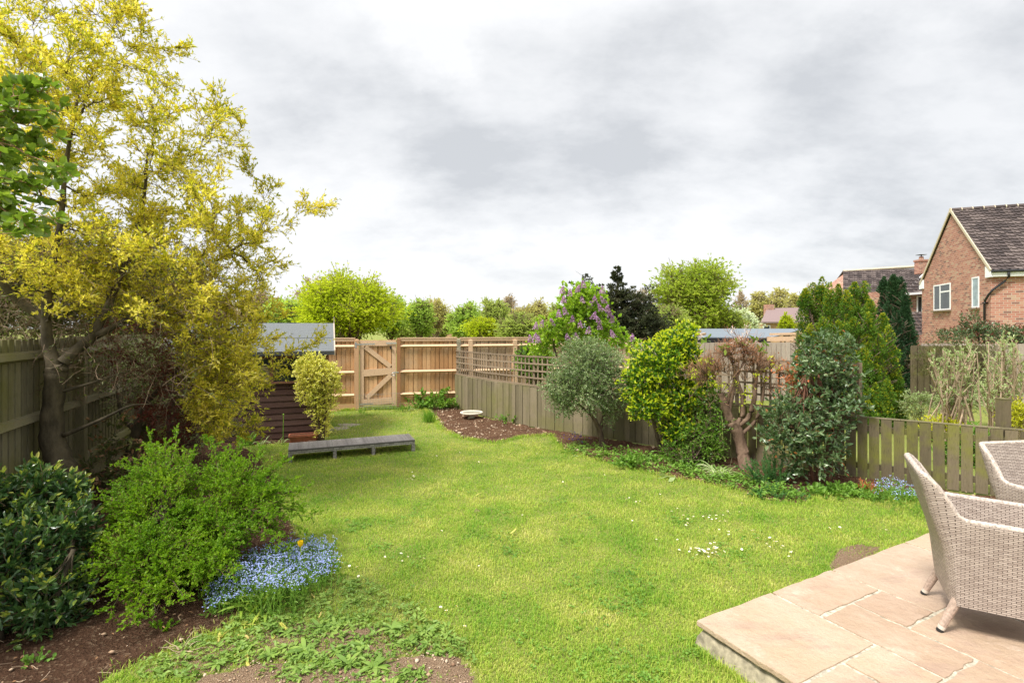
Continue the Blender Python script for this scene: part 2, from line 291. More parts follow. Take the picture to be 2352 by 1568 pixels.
    herb=leafmat('herb_leaf', [(.09, .20, .025), (.16, .30, .04), (.28, .42, .07)], .35, .5, .3), weed=leafmat('weed_leaf', [(.11, .20, .035), (.19, .30, .055), (.32, .42, .09)], .3, .5, .3, patch=5), sage=leafmat('euphorbia_leaf', [(.05, .15, .045), (.09, .22, .06), (.16, .30, .08)], .3, .5, .3),
    palegreen=leafmat('pale_green_leaf', [(.22, .30, .12), (.36, .44, .20), (.52, .58, .32)], .35, .5, .3), goldbox=leafmat('gold_box_leaf', [(.40, .44, .02), (.62, .58, .04)], .35, .5, .3), pebble=NB('pebble').m,
    deadleaf=leafmat('dead_leaf', [(.16, .08, .04), (.30, .17, .09), (.42, .30, .2)], .2, .8, .1),
)
_b = NB('pebble_stone'); M['pebble'] = _b.fin(_b.ramp(_b.rnd(), stops([(.22, .13, .08), (.40, .28, .18), (.52, .42, .31)])), .85, .2)

# ------------------------------------------------------------------ geometry helpers
class Geo:
    def __init__(s): s.V = []; s.F = []; s.UV = []; s.n = 0; s.uv = False
    def add(s, V, Fs, m=0, uv=None):
        V = np.asarray(V, float).reshape(-1, 3)
        if not isinstance(Fs, list): Fs = [Fs]
        for F in Fs:
            F = np.asarray(F, np.int64)
            if len(F): s.F.append((F + s.n, m))
        s.V.append(V); s.UV.append(np.zeros((len(V), 2)) if uv is None else np.asarray(uv, float))
        if uv is not None: s.uv = True
        s.n += len(V); return s
    def build(s, name, mats, parent=None, smooth=False, loc=None):
        me = bpy.data.meshes.new(name)
        V = np.concatenate(s.V)
        if loc is not None: V = V - np.asarray(loc)
        me.vertices.add(len(V)); me.vertices.foreach_set('co', V.ravel())
        loops = np.concatenate([F.ravel() for F, m in s.F]); tot = np.concatenate([np.full(len(F), F.shape[1]) for F, m in s.F])
        mi = np.concatenate([np.full(len(F), m) for F, m in s.F]); st = np.concatenate([[0], np.cumsum(tot)[:-1]])
        me.loops.add(len(loops)); me.loops.foreach_set('vertex_index', loops.astype(np.int32))
        me.polygons.add(len(tot)); me.polygons.foreach_set('loop_start', st.astype(np.int32)); me.polygons.foreach_set('loop_total', tot.astype(np.int32))
        me.polygons.foreach_set('material_index', mi.astype(np.int32))
        me.polygons.foreach_set('use_smooth', np.full(len(tot), bool(smooth)))
        if s.uv:
            ul = me.uv_layers.new(name='UVMap'); UV = np.concatenate(s.UV); ul.data.foreach_set('uv', UV[loops].ravel())
        if not isinstance(mats, (list, tuple)): mats = [mats]
        for m in mats: me.materials.append(m)
        me.update(calc_edges=True); me.validate()
        o = bpy.data.objects.new(name, me); C.objects.link(o)
        if loc is not None: o.location = loc
        if parent is not None:
            o.parent = parent
            if loc is not None: pass
        return o
def tag(o, label=None, cat=None, group=None, kind=None):
    if label: o['label'] = label
    if cat: o['category'] = cat
    if group: o['group'] = group
    if kind: o['kind'] = kind
    return o
def empty(name, loc, label, cat, rz=0, group=None):
    o = bpy.data.objects.new(name, None); C.objects.link(o); o.location = loc; o.rotation_euler = (0, 0, rz); o.empty_display_size = .1
    return tag(o, label, cat, group)
def world_child(g, name, mats, root, smooth=False):
    """vertices are in world space; the child keeps local coordinates of its (unrotated) root"""
    o = g.build(name, mats, None, smooth, loc=tuple(root.location)); o.location = (0, 0, 0); o.parent = root; return o
BF = np.array([[0, 3, 2, 1], [4, 5, 6, 7], [0, 1, 5, 4], [1, 2, 6, 5], [2, 3, 7, 6], [3, 0, 4, 7]])
def box(g, x0, y0, z0, x1, y1, z1, m=0):
    V = [(x0, y0, z0), (x1, y0, z0), (x1, y1, z0), (x0, y1, z0), (x0, y0, z1), (x1, y0, z1), (x1, y1, z1), (x0, y1, z1)]
    g.add(V, BF, m)
def boxv(g, o, a, b, c, m=0):
    o, a, b, c = [np.asarray(v, float) for v in (o, a, b, c)]
    g.add([o, o + a, o + a + b, o + b, o + c, o + a + c, o + a + b + c, o + b + c], BF, m)
def beam(g, p, q, w, h, m=0, up=(0, 0, 1)):
    p, q = np.asarray(p, float), np.asarray(q, float); d = q - p; up = np.asarray(up, float)
    s = np.cross(d, up); s /= np.linalg.norm(s); u = np.cross(s, d); u /= np.linalg.norm(u)
    boxv(g, p - s * w / 2 - u * h / 2, s * w, d, u * h, m)
def norm(v): return v / np.maximum(np.linalg.norm(v, axis=-1, keepdims=True), 1e-9)
def tubes(g, P, Rr, sides=5, m=0, cap=True):
    """P (N,S,3), Rr (N,S)"""
    P = np.asarray(P, float); Rr = np.asarray(Rr, float)
    if P.ndim == 2: P = P[None]; Rr = Rr[None]
    N, S, _ = P.shape
    T = norm(np.gradient(P, axis=1)); ref = np.where(np.abs(T[..., 2:3]) > .9, np.array([1., 0, 0]), np.array([0, 0, 1.]))
    A = norm(np.cross(T, ref)); B = np.cross(T, A)
    th = np.arange(sides) * 2 * PI / sides
    V = P[:, :, None] + Rr[:, :, None, None] * (A[:, :, None] * np.cos(th)[None, None, :, None] + B[:, :, None] * np.sin(th)[None, None, :, None])
    idx = np.arange(N * S * sides).reshape(N, S, sides)
    a = idx[:, :-1]; b = idx[:, 1:]
    F = np.stack([a, np.roll(a, -1, 2), np.roll(b, -1, 2), b], -1).reshape(-1, 4)
    Fs = [F]
    if cap and sides > 2: Fs += [idx[:, -1].reshape(N, sides), idx[:, 0, ::-1].reshape(N, sides)]
    g.add(V, Fs, m)
def lathe(g, prof, n=32, m=0, c=(0, 0, 0)):
    prof = np.asarray(prof, float); th = np.arange(n) * 2 * PI / n
    V = np.stack([prof[:, None, 0] * np.cos(th) + c[0], prof[:, None, 0] * np.sin(th) + c[1], np.repeat(prof[:, 1:2], n, 1) + c[2]], -1)
    idx = np.arange(len(prof) * n).reshape(len(prof), n); a = idx[:-1]; b = idx[1:]
    g.add(V, np.stack([a, np.roll(a, -1, 1), np.roll(b, -1, 1), b], -1).reshape(-1, 4), m)
def ribbons(g, P, Wd, m=0, rng=None):
    """flat tapering strips (N,S,3), widths (N,S)"""
    N, S, _ = P.shape; T = norm(np.gradient(P, axis=1))
    A = norm(np.cross(T, np.array([0, 0, 1.]) + .35 * (rng or np.random.default_rng(0)).normal(size=(N, 1, 3))))
    V = np.stack([P - A * Wd[..., None] / 2, P + A * Wd[..., None] / 2], 2)
    idx = np.arange(N * S * 2).reshape(N, S, 2)
    F = np.stack([idx[:, :-1, 0], idx[:, :-1, 1], idx[:, 1:, 1], idx[:, 1:, 0]], -1).reshape(-1, 4); g.add(V, F, m)
TPL = {
    'q': (np.array([(0, 0, 0), (.5, .45, .1), (0, 1, 0), (-.5, .45, .1)]), [np.array([(0, 1, 2), (0, 2, 3)])]),
    'leaf': (np.array([(0, 0, 0), (0, .4, -.06), (0, 1, -.14), (-.42, .3, .05), (-.36, .68, .03), (.42, .3, .05), (.36, .68, .03), (0, .72, -.08)]),
             [np.array([(0, 1, 3), (0, 5, 1), (4, 7, 2), (7, 6, 2)]), np.array([(3, 1, 7, 4), (1, 5, 6, 7)])]),
    'round': (np.array([(0, 0, 0), (-.42, .22, .06), (-.5, .6, .06), (-.2, .93, 0), (.2, .93, 0), (.5, .6, .06), (.42, .22, .06), (0, .5, -.08)]),
              [np.array([(0, 7, 1), (1, 7, 2), (2, 7, 3), (3, 7, 4), (4, 7, 5), (5, 7, 6), (6, 7, 0)])]),
    'flower': (np.array([(0, 0, 0), (-.5, .15, .1), (-.3, -.42, .1), (.3, -.42, .1), (.5, .15, .1), (0, .52, .1)]), [np.array([(0, 1, 2), (0, 2, 3), (0, 3, 4), (0, 4, 5), (0, 5, 1)])]),
    'clump': (np.array([(0, 0, 0), (.30, .35, .2), (.05, .75, 0), (-.25, .5, -.2), (.0, .1, .15), (.5, .7, -.1), (.3, 1, .1), (-.1, .2, -.1), (-.5, .8, .15), (-.3, 1.05, 0)]), [np.array([(0, 1, 2), (0, 2, 3), (4, 5, 6), (7, 9, 8)])]),
}
def leaves(g, P, F, Nn, L, Wd, tpl='q', m=0):
    F = norm(F); X = norm(np.cross(F, Nn)); Z = np.cross(X, F)
    T, Fs = TPL[tpl]; k = len(T); n = len(P)
    L = np.broadcast_to(L, (n,)); Wd = np.broadcast_to(Wd, (n,))
    V = P[:, None] + X[:, None] * (T[None, :, 0:1] * Wd[:, None, None]) + F[:, None] * (T[None, :, 1:2] * L[:, None, None]) + Z[:, None] * (T[None, :, 2:3] * L[:, None, None])
    off = (np.arange(n) * k)[:, None, None]
    g.add(V, [(f[None] + off).reshape(-1, f.shape[1]) for f in Fs], m)
def grow(rng, O, Dr, L, S=5, droop=0., wob=.15):
    n = len(O); P = np.zeros((n, S, 3)); P[:, 0] = O; d = norm(Dr); st = (np.broadcast_to(L, (n,)) / (S - 1))[:, None]
    for i in range(1, S):
        P[:, i] = P[:, i - 1] + d * st
        d = norm(d + rng.normal(size=(n, 3)) * wob + np.array([0, 0, -droop]))
    return P
def along(P, t):
    """P (N,S,3), t (N,K) -> pos (N,K,3), tan"""
    N, S, _ = P.shape; f = t * (S - 1); i = np.clip(f.astype(int), 0, S - 2); u = (f - i)[..., None]; r = np.arange(N)[:, None]
    a = P[r, i]; b = P[r, i + 1]; return a + (b - a) * u, norm(b - a)
def dress(g, rng, P, per, L, Wd, tpl='q', m=0, t0=.15, spread=.9, up=.3, tipm=None, tipt=.8, nup=.8, t1=1.0):
    """leaves along shoots"""
    N = len(P); t = np.sort(rng.uniform(t0, t1, (N, per)), 1); p, T = along(P, t); p = p.reshape(-1, 3); T = T.reshape(-1, 3); tt = t.ravel(); n = len(p)
    F = norm(T * .55 + rng.normal(size=(n, 3)) * spread * .6 + np.array([0, 0, up])); Nn = rng.normal(size=(n, 3)) * .6 + np.array([0, 0, nup])
    Ls = L * rng.uniform(.6, 1.2, n)
    if tipm is None: leaves(g, p, F, Nn, Ls, Ls * Wd / L, tpl, m)
    else:
        k = tt > tipt; a = ~k
        if a.any(): leaves(g, p[a], F[a], Nn[a], Ls[a], Ls[a] * Wd / L, tpl, m)
        if k.any(): leaves(g, p[k], norm(F[k] + T[k] * .6), Nn[k], Ls[k] * .9, Ls[k] * Wd / L * .9, tpl, tipm)
def curve(A, B, bend=(0, 0, 0), n=8, wob=0, rng=None):
    A, B, bend = np.asarray(A, float), np.asarray(B, float), np.asarray(bend, float)
    t = np.linspace(0, 1, n)[:, None]; P = A + (B - A) * t + bend * (4 * t * (1 - t))
    if wob and rng is not None: P[1:-1] += rng.normal(size=(n - 2, 3)) * wob
    return P
def inpoly(x, y, poly):
    x = np.asarray(x); y = np.asarray(y); c = np.zeros(x.shape, bool); n = len(poly)
    for i in range(n):
        x1, y1 = poly[i]; x2, y2 = poly[(i + 1) % n]
        if y1 == y2: continue
        k = ((y1 > y) != (y2 > y)) & (x < (x2 - x1) * (y - y1) / (y2 - y1) + x1); c ^= k
    return c
def samp_poly(rng, poly, n):
    p = np.array(poly); lo, hi = p.min(0), p.max(0); out = np.zeros((0, 2))
    while len(out) < n:
        q = rng.uniform(lo, hi, (n * 3, 2)); q = q[inpoly(q[:, 0], q[:, 1], poly)]; out = np.concatenate([out, q])
    return out[:n]
def pxpoly(pts, z=0): return [W(x, y, z)[:2] for x, y in pts]
def blob_shoots(rng, blobs, n, shell=.4, up=.25, noise=.5, inset=.8):
    """blobs: (c(3), r(3))"""
    c = np.array([b[0] for b in blobs]); r = np.array([b[1] for b in blobs]); w = (r[:, 0] * r[:, 2] + r[:, 0] * r[:, 1]) ; w = w / w.sum()
    k = rng.choice(len(blobs), n, p=w); d = norm(rng.normal(size=(n, 3))); u = rng.uniform(0, 1, n)[:, None] ** shell
    O = c[k] + d * r[k] * u * inset
    return O, norm(d + np.array([0, 0, up]) + rng.normal(size=(n, 3)) * noise)
def pb(x, y, Y, rx, ry, rd=None):
    s = Y / 1176; return (D(x, y, Y), np.array((rx * s, rd if rd is not None else rx * s, ry * s)))

# ------------------------------------------------------------------ ground
def simple_poly_obj(name, pts, z, mat, kind='structure', cell=.04, amp=.012, freq=7, seed=1, lift=.01):
    rng = np.random.default_rng(seed); p = np.array(pts); lo, hi = p.min(0) - cell, p.max(0) + cell
    xs = np.arange(lo[0], hi[0], cell); ys = np.arange(lo[1], hi[1], cell); X, Y = np.meshgrid(xs, ys, indexing='ij')
    Z = z + lift + amp * (np.sin(X * freq + 3 * np.sin(Y * freq * .7)) * .5 + np.sin(Y * freq * 1.3 + 2 * np.sin(X * freq * 1.1)) * .5) + rng.normal(size=X.shape) * amp * .35
    cx, cy = X[:-1, :-1] + cell / 2, Y[:-1, :-1] + cell / 2; k = inpoly(cx, cy, pts)
    cnt = np.zeros(X.shape); 
    for a in (0, 1):
        for b in (0, 1): cnt[a:a + k.shape[0], b:b + k.shape[1]] += k
    Z = np.where((cnt > 0) & (cnt < 4), z - .012, np.maximum(Z, z + .004))
    X = X + rng.uniform(-.25, .25, X.shape) * cell; Y = Y + rng.uniform(-.25, .25, Y.shape) * cell
    idx = np.arange(X.size).reshape(X.shape); F = np.stack([idx[:-1, :-1], idx[1:, :-1], idx[1:, 1:], idx[:-1, 1:]], -1)[k]
    used = np.unique(F); remap = np.zeros(X.size, int); remap[used] = np.arange(len(used))
    g = Geo(); g.add(np.stack([X, Y, Z], -1).reshape(-1, 3)[used], remap[F]); o = g.build(name, mat, smooth=True); tag(o, kind=kind); return o
g = Geo(); s_ = 600.0
xs = np.array([-600, -60, -20, 20, 60, 600.]); ys = np.array([-100, 0, 30, 80, 900.]); X, Y = np.meshgrid(xs, ys, indexing='ij'); idx = np.arange(X.size).reshape(X.shape)
g.add(np.stack([X, Y, X * 0], -1), np.stack([idx[:-1, :-1], idx[1:, :-1], idx[1:, 1:], idx[:-1, 1:]], -1).reshape(-1, 4)); tag(g.build('lawn', M['lawn']), kind='structure')

LEFT_BED = pxpoly([(-900, 1900), (200, 1900), (180, 1640), (240, 1568), (300, 1530), (430, 1478), (520, 1440), (590, 1395), (560, 1330), (640, 1290), (700, 1240), (660, 1180), (640, 1100), (600, 1050), (560, 1025), (640, 1018), (735, 1020), (735, 1000), (560, 1000)]) + [(-5.6, 7.9), (-6.0, 8.2), (-4.4, 4.4), (-3.4, 2.0)]
GRAVEL = pxpoly([(430, 1620), (440, 1560), (600, 1520), (760, 1535), (880, 1520), (960, 1500), (1060, 1510), (1100, 1560), (1090, 1620), (900, 1800), (400, 1800)])
FENCE_LOW = [(-1.33, 11.9), (-.44, 10.35), (.5, 9.35), (4.17, 6.34), (5.46, 5.46), (7.0, 4.45)]
RIGHT_BED = pxpoly([(975, 938), (1000, 962), (1012, 985), (1060, 1008), (1140, 1019), (1200, 1004), (1265, 1000), (1290, 1030), (1345, 1052), (1430, 1072), (1520, 1094), (1600, 1108), (1690, 1128), (1760, 1152), (1850, 1160), (1890, 1132), (1980, 1138), (2060, 1152), (2110, 1146), (2200, 1150)]) + [(5.5, 5.4), (4.17, 6.4), (.5, 9.4), (-.44, 10.4), (-1.33, 11.9)]
simple_poly_obj('soil_border', LEFT_BED, 0, M['soil_dark'], seed=2, amp=.02)
simple_poly_obj('gravelly_soil', GRAVEL, .004, M['gravel'], seed=3, cell=.03, amp=.006)
simple_poly_obj('soil', RIGHT_BED, 0, M['soil'], seed=4, amp=.02)
BACK_A, BACK_B = np.array((-4.5, 11.3)), np.array((-1.33, 11.95))
simple_poly_obj('bare_patch', pxpoly([(1900, 1305), (1925, 1262), (1965, 1250), (2030, 1258), (2000, 1283), (1925, 1316)]), .003, M['gravel'], seed=5, cell=.02, amp=.004)
simple_poly_obj('bare_soil', pxpoly([(1080, 1176), (1095, 1168), (1108, 1175), (1095, 1182)]), .003, M['gravel'], seed=6, cell=.02, amp=.003)
for k, q in enumerate([(800, 977), (775, 985)]):
    x, y, _ = W(*q); a = np.linspace(0, 2 * PI, 13)[:-1]; simple_poly_obj('stepping_stone', [(x + .22 * math.cos(t) * (1 + .2 * math.sin(3 * t)), y + .16 * math.sin(t)) for t in a], .006, M['concrete'], seed=7 + k, cell=.03, amp=.002)

# ------------------------------------------------------------------ patio
PU = np.array((math.cos(R(28)), math.sin(R(28)), 0)); PV = np.array((math.sin(R(28)), -math.cos(R(28)), 0)); PO = np.array((1.098, 2.975, 0)); PZ = .15
def patio():
    rng = np.random.default_rng(5); g = Geo()
    slabs = [(0, .655, 0, .6), (.655, 1.31, 0, .3), (1.31, 2.29, 0, .6), (2.29, 3.3, 0, .6), (3.3, 4.3, 0, .6), (.98, 1.31, .3, .6), (.655, .98, .3, .91), (.34, .655, .6, .91), (0, .34, .6, 1.2), (.34, .98, .91, 1.5), (.98, 1.64, .6, 1.2), (1.64, 2.29, .6, .91), (1.64, 2.29, .91, 1.5),
             (2.29, 2.95, .6, 1.2), (2.95, 3.6, .6, 1.2), (3.6, 4.3, .6, 1.2), (.98, 1.64, 1.2, 1.8), (0, .34, 1.2, 1.8), (.34, .98, 1.5, 2.1), (1.64, 2.6, 1.5, 2.1), (2.29, 3.3, 1.2, 1.5), (2.6, 3.6, 1.5, 2.1), (3.3, 4.3, 1.2, 1.5), (3.6, 4.3, 1.5, 2.1), (0, .34, 1.8, 2.6), (.98, 1.64, 1.8, 2.6), (.34, .98, 2.1, 2.7), (1.64, 2.6, 2.1, 2.9), (2.6, 4.3, 2.1, 2.9), (0, 1.64, 2.7, 3.6), (1.64, 4.3, 2.9, 3.6)]
    for (a0, a1, b0, b1) in slabs:
        j = .0105; a0_, a1_, b0_, b1_ = a0 + (j if a0 > 0 else -.012), a1 - j, b0 + (j if b0 > 0 else -.012), b1 - j
        if a0 == 0: a0_ = -.02
        pts = []; ns = 9
        for (pa, qa) in (((a0_, b0_), (a1_, b0_)), ((a1_, b0_), (a1_, b1_)), ((a1_, b1_), (a0_, b1_)), ((a0_, b1_), (a0_, b0_))):
            for i in range(ns):
                t = i / ns; jit = rng.normal() * .0035 if i else 0
                dx, dy = qa[0] - pa[0], qa[1] - pa[1]; L = math.hypot(dx, dy); pts.append((pa[0] + dx * t - dy / L * jit, pa[1] + dy * t + dx / L * jit))
        pts = np.array(pts); n = len(pts); cen = pts.mean(0); zt = PZ + rng.uniform(-.002, .002); tilt = rng.uniform(-.003, .003, 2)
        def ring(sc, z): q = cen + (pts - cen) * sc; return PO + q[:, 0:1] * PU + q[:, 1:2] * PV + np.array((0, 0, 1.)) * (z + (q - cen) @ tilt)[:, None]
        Vs = np.concatenate([ring(.99, zt - .032), ring(1.0, zt - .026), ring(1.0, zt - .004), ring(.996, zt)])
        Fs = [np.array([[r * n + i, r * n + (i + 1) % n, (r + 1) * n + (i + 1) % n, (r + 1) * n + i] for r in range(3) for i in range(n)])]
        g.add(Vs, Fs + [np.arange(3 * n, 4 * n)[None]])
    o = g.build('patio', M['slab']); tag(o, kind='structure')
    g = Geo(); boxv(g, PO + PU * .012 + PV * .012 + np.array((0, 0, .10)), PV * 3.55, PU * 4.2, (0, 0, PZ - .10 - .006)); tag(g.build('patio_mortar', M['mortar']), kind='structure')
    # rough concrete haunch below the slabs
    g = Geo(); n = 60; rng = np.random.default_rng(8)
    pth = [PO + PU * 4.2 * (1 - i / 30) for i in range(30)] + [PO + PV * 3.5 * (i / 30) for i in range(31)]
    pth = np.array(pth); rows = []
    for (o_, z) in ((-.03, -.02), (-.012, .05), (.01, .10), (.03, .112)):
        q = pth + (PU + PV) * o_ + rng.normal(size=pth.shape) * .006; q[:, 2] = z + rng.normal(size=len(q)) * .004; rows.append(q)
    V = np.concatenate(rows); n = len(pth); F = np.array([[r * n + i, r * n + i + 1, (r + 1) * n + i + 1, (r + 1) * n + i] for r in range(3) for i in range(n - 1)]); g.add(V, F)
    tag(g.build('patio_edge', M['concrete'], smooth=True), kind='structure')
patio()
PATIO_POLY = [tuple((PO + PU * a + PV * b)[:2]) for a, b in ((-.02, -.02), (4.4, -.02), (4.4, 3.6), (-.02, 3.6))]

# ------------------------------------------------------------------ fences
def board_fence(g, A, B, z0, z1, pitch, width, th=.018, m=0, rng=None, jit=.004, lap=True, face=-1):
    A, B = np.array((*A, 0.)), np.array((*B, 0.)); d = B - A; L = np.linalg.norm(d); d /= L; nrm = np.array((d[1], -d[0], 0)) * (1 if face < 0 else -1)
    n = max(1, int(L / pitch))
    for i in range(n):
        s = i * L / n + rng.uniform(-jit, jit); t1 = z1 + rng.uniform(-.006, .006); off = (0.006 if i % 2 else 0) + rng.uniform(0, .002)
        o = A + d * s + nrm * off + np.array((0, 0, z0)); lean = rng.uniform(-.004, .004)
        a = d * width; b_ = -nrm * th + (d * 0); c = np.array((0, 0, t1 - z0)) + d * lean
        a = d * (min(width, pitch) - rng.uniform(.006, .011))
        if lap: V = [o + nrm * .006, o + a - nrm * .008, o + a - nrm * (.008 + th), o - nrm * th]; V = V + [v + c for v in V]; g.add(V, BF, m)
        else: boxv(g, o, a, b_, c, m)
    boxv(g, A - nrm * .034 + np.array((0, 0, z0 + .002)), d * L, -nrm * .008, (0, 0, z1 - z0 - .02), m)
def back_fence():
    rng = np.random.default_rng(11); A = np.array((-7.4, 10.62)); P1 = np.array(W(813.6, 941.5)[:2]); dirn = (BACK_B - BACK_A); dirn /= np.linalg.norm(dirn); nrm = np.array((dirn[1], -dirn[0]))
    def at(px):                      # point on fence line seen in column px
        r = (px - 1176) / 1176; t = (r * BACK_A[1] - BACK_A[0]) / (dirn[0] - r * dirn[1]); return BACK_A + dirn * t
    root = empty('board_fence', (*at(985), 0), 'tall tan closeboard fence with three rails across the end of the lawn', 'fence')
    ga0, ga1 = at(825), at(911)
    ZT = 1.60
    spans = [(at(812) - dirn * 4.0, at(816)), (at(919), at(1050)), (at(1056), at(1215) + dirn * 2.6)]
    for k, (a, b) in enumerate(spans):
        g = Geo(); board_fence(g, a, b, .14 if k < 2 else .05, ZT, .098, .112, rng=rng); g2 = Geo()
        world_child(g, 'board_panel', M['fence_new'] if k < 2 else M['fence_tan'], root)
        L = np.linalg.norm(b - a)
        for z in (.34, .85, 1.43):
            g = Geo(); p = np.array((*(a + nrm * .035), z)); q = np.array((*(b + nrm * .035), z + .003))
            # triangular arris rail
            u = np.array((0, 0, .036)); o = np.array((*nrm, 0)) * .045
            V = [p - u, p + o * 1.0 - u * .1, p + u, q - u, q + o - u * .1, q + u]; g.add(V, [np.array([(0, 1, 4, 3), (1, 2, 5, 4), (2, 0, 3, 5)]), np.array([(0, 2, 1), (3, 4, 5)])])
            world_child(g, 'rail', M['rail_new'], root)
        g = Geo(); boxv(g, (*(a + nrm * .03), ZT - .055), (*((b - a)), 0), (*(-nrm * .03), 0) , (0, 0, .05)); world_child(g, 'top_rail', M['rail_new'], root)
        g = Geo(); boxv(g, (*(a + nrm * .04), ZT), (*((b - a)), 0), (*(-nrm * .085), 0), (0, 0, .025)); world_child(g, 'capping', M['rail_new'], root)
        if k < 2:
            g = Geo(); boxv(g, (*(a + nrm * .03), 0), (*((b - a)), 0), (*(-nrm * .03), 0), (0, 0, .135)); world_child(g, 'gravel_board', M['post_new'], root)
    def post(p, w, z, m, nm='post', tilt=0):
        g = Geo(); q = p - dirn * w / 2 + nrm * .075
        boxv(g, (*q, -.05), (*(dirn * w), 0), (*(-nrm * w), 0), (0, 0, z + .05)); c = np.array((*(q), z)); 
        V = [c, c + np.array((*(dirn * w), 0)), c + np.array((*(dirn * w - nrm * w), 0)), c + np.array((*(-nrm * w), 0)), c + np.array((*(dirn * w / 2 - nrm * w / 2), .018))]
        g.add(V, np.array([(0, 1, 4), (1, 2, 4), (2, 3, 4), (3, 0, 4)])); return world_child(g, nm, m, root)
    post(at(819.5), .10, 1.58, M['post_new']); post(at(915.5), .085, 1.60, M['post_red']); post(at(1053), .09, 1.58, M['concrete']); post(at(1080), .10, 1.565, M['rail_new']); post(at(1182), .10, 1.56, M['rail_new']); post(at(700), .10, 1.58, M['post_new'])
    # gate
    gt = empty('garden_gate', (*at(868), 0), 'tan boarded gate with diagonal braces and galvanised hinges, set in the tall fence', 'gate')
    dv = np.array((*dirn, 0)); nv = np.array((*nrm, 0)); Wg = np.linalg.norm(ga1 - ga0) - .02; G0 = np.array((*ga0, 0)) + dv * .01
    g = Geo(); board_fence(g, tuple((G0)[:2]), tuple((G0 + dv * Wg)[:2]), .10, 1.57, .098, .1, rng=rng, lap=False); world_child(g, 'board_panel', M['fence_new'], gt)
    def fb(s0, z0, s1, z1, w, nm, m, off=.03, th=.022):
        g = Geo(); p = G0 + dv * s0 + nv * off + np.array((0, 0, z0)); q = G0 + dv * s1 + nv * off + np.array((0, 0, z1)); beam(g, p, q, th, w, up=np.cross(q - p, nv)); return world_child(g, nm, m, gt)
    fw = .095
    fb(fw / 2, .08, fw / 2, 1.56, fw, 'stile', M['rail_new']); fb(Wg - fw / 2, .08, Wg - fw / 2, 1.56, fw, 'stile', M['rail_new'])
    fb(fw, 1.50, Wg - fw, 1.50, .12, 'rail', M['rail_new']); fb(fw, .83, Wg - fw, .87, .15, 'rail', M['rail_new']); fb(fw, .17, Wg - fw, .20, .14, 'rail', M['rail_new'])
    fb(fw + .03, 1.42, Wg - fw - .03, .97, .10, 'brace', M['rail_new'], off=.028); fb(Wg - fw - .02, .78, fw + .06, .27, .10, 'brace', M['rail_new'], off=.028)
    h1 = fb(-.10, 1.475, .34, 1.485, .028, 'hinge', M['galv'], off=.075, th=.006); fb(-.05, .13, .30, .14, .03, 'hinge', M['galv'], off=.06, th=.006)
    g = Geo(); beam(g, G0 + nv * .075 + np.array((0, 0, 1.40)) - dv * .075, G0 + nv * .075 + np.array((0, 0, 1.53)) - dv * .075, .006, .035, up=dv); world_child(g, 'hinge_plate', M['galv'], gt)
    fb(Wg - .22, 1.50, Wg + .06, 1.50, .03, 'bolt', M['galv'], off=.06, th=.008)
    g = Geo(); c = G0 + dv * (Wg - .12) + nv * .07 + np.array((0, 0, 1.40)); box(g, c[0] - .018, c[1] - .012, c[2] - .03, c[0] + .018, c[1] + .012, c[2] + .03); world_child(g, 'padlock', M['black'], gt)
    g = Geo(); th = np.linspace(0, 2 * PI, 17); c = G0 + dv * (Wg - .06) + nv * .075 + np.array((0, 0, .80)); P = c + np.cos(th)[:, None] * dv * .032 + np.sin(th)[:, None] * np.array((0, 0, .032)); tubes(g, P, np.full(17, .008), 6)
    fbz = G0 + nv * .07 + np.array((0, 0, .84)); beam(g, fbz + dv * (Wg - .07), fbz + dv * (Wg + .06), .02, .022); world_child(g, 'ring_latch', M['galv'], gt)
    # wire mesh across the foot of the gate
    g = Geo(); a = G0 - dv * .06 + nv * .12; Lw = Wg + .16
    for z in (.03, .08, .13, .18, .23, .28, .33, .36): tubes(g, np.array([a + np.array((0, 0, z)), a + dv * Lw + np.array((0, 0, z + .02))]), np.array([.0028, .0028]), 3)
    for s in np.arange(0, Lw, .06): tubes(g, np.array([a + dv * s + np.array((0, 0, .01)), a + dv * s + np.array((0, 0, .37))]), np.array([.002, .002]), 3)
    tag(g.build('wire_mesh', M['wire']), 'strip of wire netting fixed across the foot of the wooden gate', 'netting')
    return at, dirn, nrm
FAT, FDIR, FNRM = back_fence()

